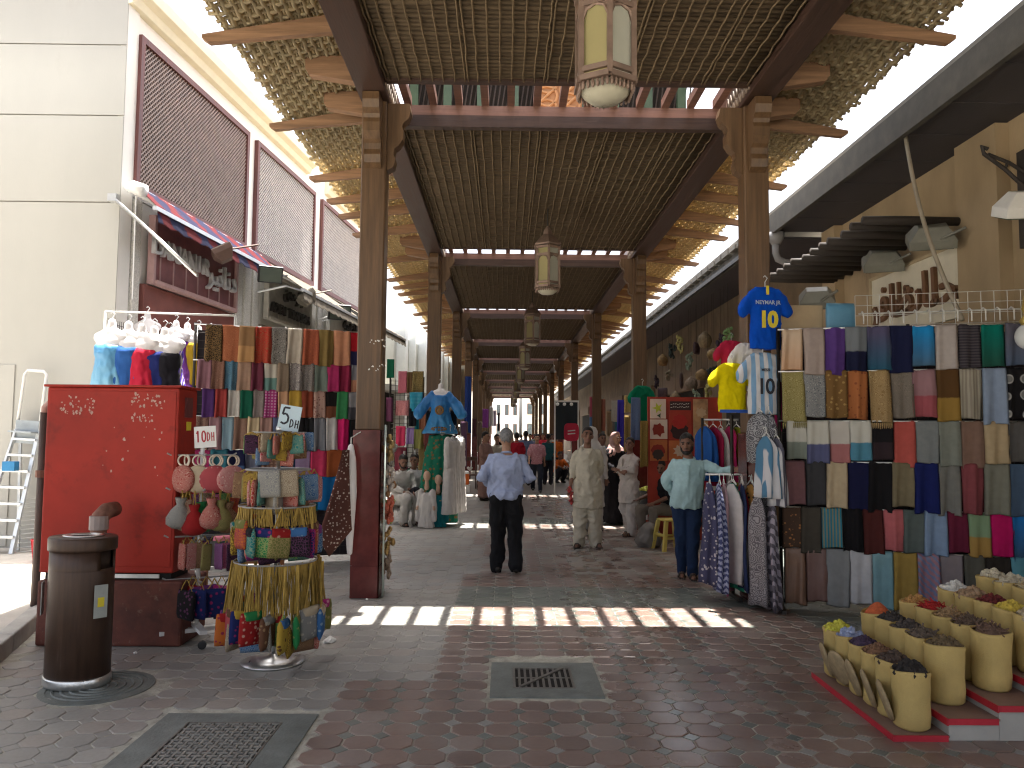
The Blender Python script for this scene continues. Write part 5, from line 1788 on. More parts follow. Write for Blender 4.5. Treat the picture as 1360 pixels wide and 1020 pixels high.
T3 = ['brown', 'purple', 'grey', 'gold', 'orange', 'teal', 'green', 'olive', 'black', 'navy', 'red', 'blue', 'magenta']
T4 = ['magenta', 'teal', 'black', 'purple', 'orange', 'pink', 'navy', 'red', 'brown', 'gold', 'green', 'grey', 'blue', 'olive', 'beige', 'cream']
SHAPE = {'top': ('wallet', WALLET, .012, 'wallet'), 'second': ('flat_pouch', POUCH, .02, 'pouch'), 'third': ('flap_bag', BAGM, .12, 'bag'), 'lowest': ('corded_bag', CBAG, .31, 'bag')}
KN = {'top': 'damask', 'second': 'damask', 'third': 'leopard', 'lowest': 'floral'}
for (z, r, nm), cols0 in zip(tiers, (T1, T2, T3, T4)):
    kind, me, drop, cat = SHAPE[nm]
    for layer in (0, 1):
        cols = cols0 if layer == 0 else cols0[::-1][:9]
        n = len(cols)
        for k, col in enumerate(cols):
            a = R(-90 - 135 + 270 * k / (n - 1)) if layer == 0 else R(-90 - 95 + 190 * (k + .5) / n)
            rr = r * (1.1 if nm == 'lowest' else 1.0) * (random.uniform(.9, 1.12) if layer == 0 else random.uniform(.68, .85))
            hook = (C2.x + rr * math.cos(a), C2.y + rr * math.sin(a), z)
            lab = '%s patterned %s hanging from the %s ring of the round rack' % (col, cat, nm) if layer == 0 else '%s %s tucked behind the others inside the %s ring of the round rack' % (col, cat, nm)
            hung_bag(kind, lab, me, fb_(col, KN[nm] if layer == 0 else 'paisley', 5), hook, drop + random.uniform(-.03, .05) + .05 * layer, a + PI / 2 + random.choice((random.uniform(-.4, .4), random.uniform(.7, 1.4), random.uniform(-1.2, -.5))), cat, 'small bags on the %s ring of the round rack' % nm,
                     strands=4 if nm == 'lowest' else 2, flap=fb_(cols[(k + 3) % n], 'floral', 4) if nm in ('third', 'lowest') else None, w=.045)
# loose skirt of yellow cords
mb = MB()
for k in range(230):
    a = R(random.uniform(-200, 20))
    r0, r1 = .285, random.uniform(.27, .34)
    x0, y0 = r0 * math.cos(a), r0 * math.sin(a)
    a2 = a + random.uniform(-.12, .12)
    x1, y1 = r1 * math.cos(a2), r1 * math.sin(a2)
    mb.tube([(x0, y0, .735), ((x0 + x1) / 2 + random.uniform(-.01, .01), (y0 + y1) / 2, .58), (x1, y1, .42 - random.uniform(0, .05))], .0038, 4)
for k in range(110):
    a = R(random.uniform(-200, 20))
    mb.tube([(.265 * math.cos(a), .265 * math.sin(a), 1.13), (.28 * math.cos(a + .05), .28 * math.sin(a + .05), 1.0)], .0036, 4)
mb.build('loose_cords', M_CORD, t, kind='stuff')

# low table with folded goods between the racks
tp = G(318, 742)
t = thing('low_table', 'low orange brown table behind the racks carrying folded goods', 'table', (-2.75, 8.0, 0))
MB().box(-.45, .45, -.3, .3, .36, .4).build('top', basic('table_orange', (.38, .17, .07), .6), t, bevel=.006)
for x in (-.4, .4):
    for y in (-.25, .25):
        MB().box(x - .025, x + .025, y - .025, y + .025, 0, .36).build('leg', basic('table_orange', (.38, .17, .07), .6), t)
for k, (c, lab) in enumerate([((.55, .03, .06), 'folded bright red cloth on the low table'), ((.25, .45, .5), 'folded pale turquoise cloth on the low table'), ((.5, .1, .3), 'folded magenta cloth on the low table'), ((.6, .58, .55), 'folded white cloth on the low table'), ((.05, .05, .07), 'folded black cloth on the low table'), ((.6, .2, .25), 'folded rose cloth topmost on the low table')]):
    x, y, z = (-.3 + .2 * (k % 4), -.14 + .1 * (k // 4), .4 + (.1 if k > 3 else 0))
    mb = MB()
    rings = []
    for q in range(6):
        zz = z + .1 * q / 5
        f = 1 - .12 * abs(q - 2.5) / 2.5
        rings.append([Vector((-2.75 + x + .1 * f * math.copysign(abs(math.cos(a)) ** .4, math.cos(a)), 8.0 + y + .12 * f * math.copysign(abs(math.sin(a)) ** .4, math.sin(a)), zz)) for a in [i * PI / 8 for i in range(16)]])
    mb.loft(rings)
    tag(mb.build('folded_cloth', fabric('plain', c), smooth=True), lab, 'folded cloth', 'folded goods on the low table')
# ================================================================== MANNEQUINS AND GARMENTS
def bust_mesh():
    mb = MB()
    mb.blob((0, 0, .0), (.045, .045, .03), 12, 8)
    mb.limb([(0, 0, .0), (0, 0, -.12)], (.045, .055), 12)
    mb.limb([(-.15, 0, -.17), (0, 0, -.12), (.15, 0, -.17)], (.06, .075, .06), 12)
    rings = []
    for z, w, d in ((-.13, .12, .07), (-.2, .18, .1), (-.3, .165, .115), (-.42, .14, .1), (-.5, .135, .095)):
        rings.append([Vector((w * math.cos(a * PI / 10), d * math.sin(a * PI / 10), z)) for a in range(20)])
    mb.loft(rings)
    return remeshed(mb, .013, 3, name='torso')


def dress_mesh(length=1.0, sleeve=.5, flare=.22, seed=1.0, top=-.17, waist=.125, voxel=.015, wide=.0):
    """a tunic with sleeves, neck at z = 0"""
    mb = MB()
    rings = []
    for z, w, d in ((top, .1, .07), (top - .02, .18, .115), (-.3, .183, .135), (-.46, waist + .035, .122), (-.5 - (length - .5) * .45, waist + .05 + flare * .35, .12 + flare * .2), (-length, waist + .04 + flare, .12 + flare * .45)):
        rings.append([Vector((w * math.cos(a * PI / 14) * (1 + (.05 * math.sin(a * 3 + seed) if z < -.5 else 0)), d * math.sin(a * PI / 14) * (1 + (.1 * math.sin(a * 2.5 + seed) if z < -.5 else 0)), z)) for a in range(28)])
    mb.loft(rings)
    if sleeve:
        for s in (-1, 1):
            mb.limb([(s * .15, 0, -.18), (s * (.2 + wide), 0, -.2 - sleeve * .55), (s * (.23 + wide * 1.6), -.03, -.2 - sleeve)], (.075, .07 + wide * .3, .055 + wide * .5), 12)
    return remeshed(mb, voxel, 2, folds(.012, 16, 3, seed), 'garment')


BUST = bust_mesh()
DRESS = [dress_mesh(.95, 0, .1, 1.3, top=-.24), dress_mesh(.85, 0, .05, 4.1, top=-.25)]
t = thing('clothes_rail', 'high wire rail carrying the white busts in tunics over the red cabinet', 'clothes rail', (-4.7, 9.75, 0))
MB().tube([(-.4, 0, 3.18), (1.25, 0, 3.14)], .014, 6).build('rail', M_WIRE, t, True)
MB().tube([(-.4, 0, 3.18), (-.4, 0, .12)], .016, 6).build('upright', M_WIRE, t, True)
MB().tube([(1.25, 0, 3.14), (1.25, .0, .0)], .016, 6).build('upright', M_WIRE, t, True)
wm = MB()
for k in range(12):
    wm.tube([(-.38, .03 + .05 * k, 1.9), (-.38, .03 + .05 * k, 3.1)], .004, 4)
for k in range(20):
    wm.tube([(-.383, .03, 1.9 + .06 * k), (-.383, .6, 1.9 + .06 * k)], .004, 4)
wm.build('wire_panel', M_METALDARK, t, kind='stuff')
HOOKQ = MB().tube([(0, 0, .0), (0, 0, .05), (.03, 0, .09), (0, 0, .115), (-.02, 0, .1)], .006, 5).mesh('hook')


def mannequin(label, loc, mat, garment, rz=0, group=None, name='dressed_bust', skin=None, s=1.0):
    t = thing(name, label, 'mannequin', loc, rz, group)
    t.scale = (s, s, s)
    put('torso', BUST, skin or M_MANNEQ, t, None, None, (.97, .93, 1))
    put('garment', garment, mat, t)
    put('hook', HOOKQ, M_STEEL, t)
    return t


def pl(c, sat=False):
    return fabric('plain', c, sat=sat, s=1.0)


for k, (u, v, D, mat, lab, g_) in enumerate([(149, 428, 9.4, fabric('ombre', (.08, .3, .55), (.25, .5, .62), sat=True), 'white bust in a pale blue satin tunic, first on the rail above the cabinet', 0), (171, 431, 9.42, pl((.03, .11, .36)), 'white bust in a royal blue tunic above the red cabinet', 1),
                                            (189, 434, 9.45, pl((.5, .02, .05)), 'white bust in a red tunic above the cabinet', 0), (205, 437, 9.5, pl((.02, .03, .16)), 'white bust in a navy tunic above the cabinet', 1), (219, 439, 9.55, pl((.015, .014, .02)), 'white bust in a black tunic above the cabinet', 0)]):
    p = P(u, v, D)
    mannequin(lab, p, mat, DRESS[g_], R((-8, 6, -4, 10, 0)[k]), 'busts on the rail above the cabinet', s=1.12)
for k, (u, v, D, mat, lab, g_) in enumerate([(196, 418, 10.6, pl((.5, .46, .42)), 'white bust in a beige tunic at the back behind the red one', 1), (234, 429, 10.7, fabric('ombre', (.16, .03, .3), (.3, .1, .4)), 'white bust in a violet tunic against the dark shop', 0), (249, 432, 10.8, pl((.55, .36, .03)), 'white bust in a mustard yellow tunic against the dark shop', 1),
                                            (264, 436, 10.9, pl((.01, .1, .1)), 'white bust in a dark green tunic against the dark shop', 0), (280, 440, 11, pl((.55, .5, .46)), 'white bust in an off white tunic at the rack edge', 1), (226, 440, 10.0, fabric('vstripes', (.1, .05, .45), (.5, .45, .45), 2), 'white bust in a purple and white streaked tunic', 0)]):
    p = P(u, v, D)
    mannequin(lab, p, mat, DRESS[g_], R((-8, 6, -4, 10, 0, 5)[k]), 'busts before the dark shop')

# white hanging form with a long paisley shawl by the left post
p = P(466, 600, 7.75)
t = thing('hanging_form', 'slim white hanging display form beside the left tiled post', 'mannequin', (p.x, p.y, p.z), R(20))
mb = MB()
mb.limb([(0, 0, .05), (0, 0, -.08), (0, 0, -.4), (.01, 0, -1.0)], (.03, .055, .07, .028), 12)
put('body', remeshed(mb, .012, 3), M_MANNEQ, t)
MB().tube([(0, 0, .06), (.0, 0, .14), (.1, .05, .2)], .006, 5).build('cord', M_WIRE, t)
mb = MB()
rings = []
for k in range(13):
    q = k / 12
    w = .035 + .16 * q ** 1.2 if q < .82 else .17 * (1 - (q - .82) / .18 * .75)
    c = Vector((-.03 - .1 * q, -.09, .02 - 1.0 * q))
    rings.append([c + Vector((w * math.cos(a * PI / 8), (.03 + .02 * math.sin(a * 3 + q * 5)) * math.sin(a * PI / 8), (.05 * math.cos(a * PI / 8) if k > 9 else 0))) for a in range(16)])
mb.loft(rings)
o = mb.build('shawl', fabric('floral', (.1, .04, .03), (.52, .44, .38), s=2.0), smooth=True)
o.location = t.location
tag(o, 'long brown and white paisley shawl with a pointed end by the left post', 'shawl')

# wire panel of trinkets on the walk side of the left post
t = thing('trinket_display', 'narrow pale wire panel hung with golden trinkets beside the left post', 'display panel', (-1.215, 7.86, 0), R(8))
fr = MB()
fr.tube([(0, 0, .02), (0, 0, 1.74), (0, .5, 1.74), (0, .5, .02)], .011, 6, closed=True)
fr.build('frame', basic('pale_green_metal', (.4, .46, .42), .5, .3), t, True)
wm = MB()
for k in range(1, 9):
    wm.tube([(0, k * .055, .02), (0, k * .055, 1.74)], .0035, 4)
for k in range(1, 30):
    wm.tube([(.002, 0, k * .058), (.002, .5, k * .058)], .0035, 4)
wm.build('wire_mesh', basic('pale_green_metal', (.4, .46, .42), .5, .3), t, kind='stuff')
rnd = random.Random(9)
def bunch(seed, n, r, h):
    q = random.Random(seed)
    mb = MB()
    for k in range(n):
        z = -h * k / n
        mb.blob((q.uniform(-r, r) * .6, q.uniform(-r, r), z), (r * q.uniform(.3, .55), r * q.uniform(.3, .55), r * q.uniform(.4, .7)), 7, 5)
    mb.tube([(0, 0, .02), (0, 0, -h * .9)], .004, 4)
    return mb.mesh('trinkets', True)
BUNCH = [bunch(s, 16, .06, .24) for s in (1, 2, 3)]
for k, (z, y, c, lab) in enumerate([(1.62, .15, (.4, .28, .12), 'bunch of pale gold trinkets at the top of the wire panel'), (1.58, .38, (.3, .3, .28), 'bunch of silver trinkets at the top of the wire panel'), (1.3, .2, (.5, .45, .4), 'bunch of white and silver bracelets on the wire panel'), (1.24, .4, (.35, .2, .1), 'bunch of bronze trinkets on the wire panel'),
                                    (.98, .2, (.5, .12, .07), 'bunch of orange and red tassels on the wire panel'), (.95, .4, (.3, .35, .12), 'bunch of green gold tassels on the wire panel'), (.66, .22, (.4, .26, .1), 'bunch of brass trinkets low on the wire panel'), (.4, .3, (.3, .22, .16), 'lowest bunch of dull brown trinkets on the wire panel')]):
    o = put('trinket_bunch', BUNCH[k % 3], basic('trinket_%d' % k, c, .35, .5 if k in (0, 1, 3, 6) else 0, var=.4, scale=20), None, t.matrix_basis @ Vector((.04, y, z)), (0, 0, rnd.uniform(0, 6)))
    tag(o, lab, 'trinkets', 'trinkets on the wire panel')


def cl(label, kind, c1, c2, u0, u1, v0, v1, D, s=1.0, rz=0, variant=None, name='hanging_cloth', cat='cloth', group=None, sat=False):
    a, b_ = P((u0 + u1) / 2, v0, D), P((u0 + u1) / 2, v1, D)
    w = (u1 - u0) / F * D
    return cloth(label, fabric(kind, c1, c2, s=s, sat=sat), a, w, a.z - b_.z, rz, variant, group, name, cat)


# the stall beyond the left post
t = thing('wire_stand', 'tall grid stand hung with bright cloths beyond the left post', 'display rack', P(543, 690, 15.4) * 1.0)
t.location.z = 0
wm = MB()
for k in range(8):
    wm.tube([(-.4 + k * .09, 0, .1), (-.4 + k * .09, 0, 2.75)], .005, 4)
for k in range(28):
    wm.tube([(-.4, .004, .15 + k * .095), (.23, .004, .15 + k * .095)], .005, 4)
wm.build('wire_mesh', M_METALDARK, t, kind='stuff')
for x in (-.42, .25):
    MB().tube([(x, 0, 0), (x, 0, 2.8)], .018, 6).build('upright', M_METALDARK, t)
GS = 'cloths on the grid stand beyond the left post'
for a in [('bottle green cloth at the top left of the grid stand', 'plain', (.01, .12, .06), None, 514, 524, 477, 502, 15.30), ('rose pink cloth at the top of the grid stand', 'plain', (.55, .16, .2), None, 529, 541, 493, 522, 15.30), ('brown cloth beside the zigzag one on the grid stand', 'plain', (.15, .09, .04), None, 541, 548, 494, 522, 15.30),
          ('brown and gold zigzag cloth on the grid stand', 'zigzag', (.11, .07, .03), (.35, .27, .1), 548, 563, 493, 521, 15.25), ('turquoise dotted cloth on the grid stand', 'dots', (.02, .27, .4), (.2, .5, .6), 544, 562, 521, 546, 15.20), ('plum cloth hanging low left on the grid stand', 'plain', (.16, .05, .1), None, 513, 522, 528, 560, 15.30),
          ('coral cloth in the middle of the grid stand', 'floral', (.6, .25, .25), (.4, .1, .1), 526, 544, 532, 552, 15.30), ('black bundled cloth on the grid stand', 'plain', c_black, None, 543, 553, 542, 566, 15.20), ('teal cloth under the dotted one on the grid stand', 'plain', (.02, .22, .26), None, 552, 564, 544, 572, 15.25),
          ('lavender cloth on the grid stand', 'plain', (.3, .2, .42), None, 540, 551, 568, 590, 15.25), ('hot red pink cloth low on the grid stand', 'plain', (.6, .05, .12), None, 526, 539, 566, 592, 15.30), ('yellow green cloth low on the grid stand', 'damask', (.34, .3, .08), (.2, .25, .1), 550, 562, 570, 596, 15.20),
          ('dark wine cloth at the bottom of the grid stand', 'plain', (.2, .04, .06), None, 524, 540, 594, 625, 15.35), ('long olive gold garment at the right of the grid stand', 'damask', (.3, .25, .1), (.15, .1, .05), 556, 566, 590, 640, 15.30), ('rust garment beside the blue dress', 'damask', (.3, .13, .07), (.2, .08, .05), 557, 568, 548, 590, 15.20)]:
    cl(*a, group=GS)
# blue dress on its bust over a green kaftan, at the second left post
G1 = dress_mesh(.88, .32, .16, 2.2, wide=.1, voxel=.016)
p = P(585, 512, 14.15)
mannequin('white bust wearing a shiny blue tunic with a brown medallion on the second left post', p, fabric('ombre', (.02, .17, .48), (.03, .24, .5), sat=True), G1, 0)
dd = bpy.data.objects['dressed_bust.011'] if 'dressed_bust.011' in bpy.data.objects else None
mb = MB()
for z, rx, rz_ in ((-.46, .085, .1), (-.8, .17, .035)):
    for q in range(16):
        a = q * PI / 8
        mb.blob((rx * .75 * math.cos(a), -.155 - (.03 if z < -.6 else 0), z + rz_ * .7 * math.sin(a)), (.022, .01, .018), 6, 4)
mb.blob((0, -.15, -.46), (.05, .012, .06), 10, 6)
dr = [o for o in bpy.data.objects if o.get('label', '').startswith('white bust wearing a shiny blue')][0]
mb.build('medallion', fabric('floral', (.25, .14, .05), (.05, .15, .3), s=4), dr, True, kind='stuff')
mb = MB()
rings = []
for k, (z, w) in enumerate(((0, .2), (-.25, .26), (-.6, .33), (-1.0, .36), (-1.3, .36), (-1.56, .34))):
    rings.append([Vector((w * math.cos(a * PI / 16), (.12 + .03 * k) * math.sin(a * PI / 16) * (1 + .12 * math.sin(a * 2.2)), z)) for a in range(32)])
mb.loft(rings)
kf = remeshed(mb, .02, 1, folds(.02, 14, 2, 3.3), 'kaftan')
a = P(585, 578, 14.15)
o = put('kaftan', kf, fabric('floral', (.015, .16, .1), (.22, .12, .05), s=.7), None, a)
tag(o, 'long green and brown paisley kaftan hanging under the blue tunic', 'kaftan')
for u0, u1, v0, v1, D, c, lab in ((566, 574, 545, 572, 14.3, c_black, 'black garment sleeve hanging left behind the blue tunic'), (598, 607, 545, 580, 14.3, c_black, 'black garment hanging right behind the blue tunic'), (594, 601, 572, 660, 14.2, (.03, .02, .03), 'long black gown between the kaftan and the white gowns'), (612, 620, 560, 620, 14.6, (.12, .06, .1), 'dark plum garment behind the white gowns'), (618, 626, 500, 560, 17, (.03, .07, .3), 'hanging bright blue cloth beyond the second left post')):
    cl(lab, 'plain', c, None, u0, u1, v0, v1, D, name='hanging_garment', cat='garment', group='garments by the second left post')
GOWN = dress_mesh(1.55, .45, .12, 5.5, voxel=.018, waist=.11)
for k, (u, D, lab) in enumerate(((598, 13.9, 'long white gown on a hanger, first of three by the post'), (604, 14.1, 'long white gown on a hanger, middle of three by the post'), (610, 14.3, 'long white gown on a hanger, last of three by the post'))):
    p = P(u, 573, D)
    g = thing('white_gown', lab, 'gown', p, R(70), 'white gowns on hangers')
    put('garment', GOWN, fabric('plain', (.6, .58, .56)), g, None, None, (.75, .8, .95))
    put('hook', HOOKQ, M_STEEL, g)
MB_ = MB().tube([P(585, 574, 13.85), P(615, 580, 14.5)], .01, 6)
tag(MB_.build('hanging_bar', M_STEEL), 'short steel bar carrying the white gowns', 'rail')
KID = dress_mesh(.62, .3, .06, 6.1, voxel=.014)
for k, (u, v, D, c, s_, lab) in enumerate(((567, 638, 13.75, (.62, .6, .58), 1.0, 'child mannequin in a long white robe standing on the floor'), (582, 643, 13.85, (.01, .17, .2), .95, 'child mannequin in a teal dress with a gold belt'))):
    p = P(u, v, D)
    h = p.z
    t = thing('child_mannequin', lab, 'mannequin', (p.x, p.y, 0), R((-15, 10)[k]), 'child mannequins on the floor')
    o = put('robe', KID, pl(c), t, (0, 0, h), None, (.72, .72, h / .63))
    mb = MB()
    mb.blob((0, 0, h + .08), (.065, .075, .09), 14, 10)
    mb.limb([(0, 0, h + .0), (0, 0, h - .13)], (.03, .045))
    for sx in (-1, 1):
        MB().limb([(sx * .14, -.02, h - .42), (sx * .16, -.05, h - .5)], (.022, .025)).build('hand', basic('mannequin_flesh', (.5, .33, .24), .45), t, True)
    put('body', remeshed(mb, .01, 2), basic('mannequin_flesh', (.5, .33, .24), .45), t)
    if k:
        MB().lathe([(.1, -.012), (.108, 0), (.1, .012)], 20, (0, 0, h * .62), 1.0, .85).build('belt', basic('gilt', (.5, .36, .1), .35, .7), t, True)
# water cooler on a white box, and a small carved seat
p = G(616, 654)
t = thing('cool_box', 'white box standing on the floor under the orange water cooler', 'box', (p.x, p.y, 0))
MB().box(-.17, .17, -.15, .15, 0, .2).build('body', M_WHITEPL, t, bevel=.015)
MB().box(-.175, .175, -.155, .155, .2, .225).build('lid', M_WHITEPL, t, bevel=.008)
t = thing('water_cooler', 'orange round water cooler with a white lid on the white box', 'cooler', (p.x + .02, p.y, .226))
MB().lathe([(.12, 0), (.13, .02), (.13, .3), (.12, .31)], 20).build('body', basic('orange_plastic', (.6, .13, .02), .4), t, True)
MB().lathe([(.133, .31), (.133, .35), (.09, .39), (.02, .39)], 20).build('lid', M_WHITEPL, t, True)
MB().cbox((0, -.14, .06), (.03, .04, .04)).build('tap', M_WHITEPL, t)
t = thing('carved_chair', 'small dark carved chair with a white heart on its back beside the cooler', 'chair', (p.x + .12, p.y + 1.3, 0), R(10))
for x in (-.2, .2):
    for y in (-.18, .2):
        MB().box(x - .02, x + .02, y - .02, y + .02, 0, .42 if y < 0 else .98).build('leg', M_LATTICE, t)
MB().box(-.22, .22, -.2, .18, .42, .46).build('seat', M_LATTICE, t)
MB().box(-.18, .18, .19, .21, .86, .98).build('back_rail', M_LATTICE, t)
mb = MB()
mb.prism([(.09 * (math.sin(a) ** 3), .62 + .005 * (13 * math.cos(a) - 5 * math.cos(2 * a) - 2 * math.cos(3 * a) - math.cos(4 * a))) for a in [k * PI / 12 for k in range(24)]], 'y', .16, .18)
mb.build('heart', M_PAPER, t)
CLN = [('red', (.3, .05, .06)), ('blue', (.05, .1, .3)), ('cream', (.5, .45, .4)), ('green', (.1, .25, .18)), ('orange', (.45, .22, .07)), ('black', (.02, .02, .02)), ('magenta', (.4, .08, .24)), ('brown', (.2, .11, .06))]
# farther stalls on the left
for k, (u0, u1, v0, v1, D, c, lab) in enumerate([(641, 649, 543, 568, 22, (.24, .06, .3), 'violet garment hanging at the third left post'), (650, 655, 540, 566, 21.5, (.6, .57, .6), 'white garment hanging at the third left post'), (655, 659, 545, 566, 23, (.45, .38, .5), 'lilac garment hanging at the third left post'), (621, 626, 530, 575, 19, (.03, .08, .3), 'long blue garment between the second and third left posts'),
                                             (627, 633, 556, 580, 19.5, (.1, .04, .05), 'dark red garment between the left posts'), (661, 664, 548, 572, 27, (.05, .05, .06), 'black garment far along the left posts'), (634, 640, 560, 600, 21, (.2, .15, .12), 'brown garment low at the third left post')]):
    cl(lab, 'plain', c, None, u0, u1, v0, v1, D, name='hanging_garment', cat='garment', group='garments far along the left')
for k, (D, x0, lab) in enumerate(((18.5, -2.4, 'stall table heaped with folded clothes behind the second left post'), (24.5, -2.3, 'stall table heaped with folded clothes behind the third left post'), (31, -2.2, 'stall table heaped with folded clothes behind the fourth left post'))):
    t = thing('stall_table', lab, 'table', (x0, D, 0))
    MB().box(-.4, .5, -1.5, 1.5, .7, .74).build('top', M_POST, t)
    for x in (-.35, .45):
        for y in (-1.4, 1.4):
            MB().box(x - .03, x + .03, y - .03, y + .03, 0, .7).build('leg', M_POST, t)
    for q in range(14):
        if q > 7:
            break
        cn, c = CLN[q]
        o = put('folded_cloth', bpy.data.meshes.get('folded_block') or MB().box(-.16, .16, -.14, .14, 0, .09).mesh('folded_block'), pl(c), None, (x0 - .2 + .4 * (q % 2), D - 1.3 + .75 * (q // 2), .741), (0, 0, random.uniform(-.2, .2)))
        tag(o, '%s folded garment on the stall table behind the %s left post' % (cn, ['second', 'third', 'fourth'][k]), 'folded cloth', 'folded garments on the left stall tables')

# ================================================================== RIGHT SIDE
def tshirt():
    mb = MB()
    rings = []
    for z, w, d in ((0, .1, .025), (-.03, .17, .04), (-.12, .2, .055), (-.3, .195, .06), (-.5, .2, .055), (-.64, .205, .045)):
        rings.append([Vector((w * math.copysign(abs(math.cos(a)) ** .6, math.cos(a)), d * math.sin(a), z)) for a in [i * PI / 12 for i in range(24)]])
    mb.loft(rings)
    for s in (-1, 1):
        q = MB()
        q.limb([(s * .13, 0, -.085), (s * .21, 0, -.16), (s * .275, 0, -.245)], (.075, .078, .074), 12)
        mb.add([(x, y * .55, z) for x, y, z in q.v], q.f)
    return remeshed(mb, .011, 3, folds(.011, 9, 4, 8.0), 'shirt')


TS = tshirt()


def football_shirt(label, p, w, h, mat, rz, group='football shirts at the right post'):
    t = thing('football_shirt', label, 'shirt', p, rz, group)
    t.scale = (w / .53, 1.0, h / .64)
    put('shirt', TS, mat, t)
    put('hook', HOOKQ, M_STEEL, t)
    return t


p = P(1016, 381, 7.62)
b1 = football_shirt('blue football shirt with a yellow number 10 at the top of the right post', p, .43, .63, fabric('plain', (.0, .065, .46), s=2), R(4))
M_YEL = basic('print_yellow', (.62, .5, .03), .6, var=.08, bump=0)
M_PRN = basic('print_pale', (.35, .45, .6), .6, var=.08, bump=0)
def prt(body, size, x, z, mat, parent, y=-.068, bold=.004):
    return put('lettering', text_mesh(body, size, .002, 0, bold), mat, parent, (x, y, z), (PI / 2, 0, 0), (1.0, .9, 1))
prt('NEYMAR JR', .062, 0, -.19, M_PRN, b1, bold=.001)
prt('1', .25, -.055, -.42, M_YEL, b1, bold=.012)
prt('0', .25, .06, -.42, M_YEL, b1, bold=.012)
MB().box(-.018, .018, -.066, -.062, -.09, -.0).build('collar_stripe', M_YEL, b1)
p = P(1013, 468, 7.6)
b2 = football_shirt('pale blue and white striped football shirt with a black number 10', p, .42, .62, fabric('vstripes', (.62, .62, .64), (.2, .36, .56), s=.42), R(5))
prt('MESSI', .045, 0, -.2, M_INKBLK, b2, bold=.0005)
prt('1', .25, -.055, -.43, M_INKBLK, b2, bold=.004)
prt('0', .25, .055, -.43, M_INKBLK, b2, bold=.004)
p = P(972, 482, 7.75)
b3 = football_shirt('yellow football shirt with a small dark chest badge', p, .38, .5, fabric('plain', (.68, .56, .0), s=2), R(2))
MB().box(.035, .065, -.069, -.064, -.24, -.19).build('badge', basic('badge_green', (.05, .2, .1), .6), b3)
MB().box(-.2, .2, -.058, -.046, -.65, -.61).build('hem_band', basic('hem_blue', (.02, .08, .35), .7), b3)
football_shirt('dark red shirt half hidden behind the yellow one', P(971, 452, 8.0), .3, .45, pl((.32, .01, .04)), R(5))
football_shirt('white shirt half hidden between the yellow and blue ones', P(992, 455, 7.9), .3, .5, pl((.58, .56, .56)), R(-10))
football_shirt('magenta shirt peeping out right of the striped one', P(1040, 500, 7.75), .25, .55, pl((.42, .02, .12)), R(30))

def hung_garment(label, mat, x, y, z0, z1, w, d, seed, rz=0, group=None, name='hung_garment', cat='garment', flare=.3):
    rnd = random.Random(seed)
    mb = MB()
    rings = []
    ph = rnd.uniform(0, 6)
    n = 22
    for k in range(12):
        q = k / 11
        dd = d * (.22 + .78 * min(1, q * 5) ** .6) * (1 + flare * q * .5)
        ww = w * (.25 + .5 * min(1, q * 4)) * (1 + flare * q)
        ring = []
        for i in range(n):
            a = 2 * PI * i / n
            rr = 1 + (.1 + .26 * q) * math.sin(4 * a + ph + q * .7) + (.06 + .14 * q) * math.sin(7 * a + ph * 2 - q)
            ring.append(Vector((ww / 2 * math.cos(a) * rr + .01 * math.sin(q * 6 + ph), dd / 2 * math.sin(a) * rr, -(z0 - z1) * (q + (.012 * math.sin(3 * a) if k == 11 else 0)))))
        rings.append(ring)
    mb.loft(rings)
    t = thing(name, label, cat, (x, y, z0), rz, group)
    mb.build('cloth', mat, t, True)
    MB().tube([(0, -d * .2, -.005), (0, 0, .04), (0, d * .2, -.005)], .006, 5).build('hanger', M_WIRE, t)
    MB().tube([(0, 0, .04), (0, 0, .075), (0, .02, .09), (0, .035, .075)], .004, 5).build('hook', M_WIRE, t)
    return t


def gz(v, D):
    return EYE - (v - 590.0) / F * D


t = thing('garment_rack', 'crowded two tier garment rack at the right tiled post', 'garment rack', (2.32, 8.05, 0))
for x, y in ((.06, 0), (.5, 0), (.1, 1.35), (.56, 1.35)):
    MB().tube([(x, y, 0), (x, y, 1.88)], .018, 8).build('upright', M_METALDARK, t, True)
    MB().box(x - .02, x + .02, y - .25, y + .25, 0, .04).build('foot', M_METALDARK, t)
for z, y in ((1.86, 1.35), (1.26, 0)):
    MB().tube([(-.22 if y == 0 else .1, y, z), (.66, y, z)], .012, 8).build('rail', M_STEEL, t, True)
GT, GL = 'garments on the upper rail by the right post', 'long garments on the lower rail by the right post'
for k, (u, col, lab) in enumerate([(936, (.02, .1, .35), 'blue garment, first on the upper rail by the right post'), (947, (.3, .01, .05), 'dark red garment on the upper rail by the right post'), (957, (.6, .57, .55), 'white garment on the upper rail by the right post'), (968, (.42, .02, .1), 'crimson garment on the upper rail by the right post'),
                                   (978, (.25, .27, .02), 'yellow green garment on the upper rail by the right post'), (988, (.02, .03, .15), 'navy garment on the upper rail by the right post'), (999, (.38, .01, .07), 'magenta red garment last on the upper rail')]):
    yy = 9.4 - .012 * k
    x = P(u, 560, yy).x
    hung_garment(lab, pl(col), x, yy, 1.78 - .01 * (k % 3), 1.12 - .06 * (k % 3), .115, .4, k, R(random.uniform(-10, 22)), GT, flare=.0)
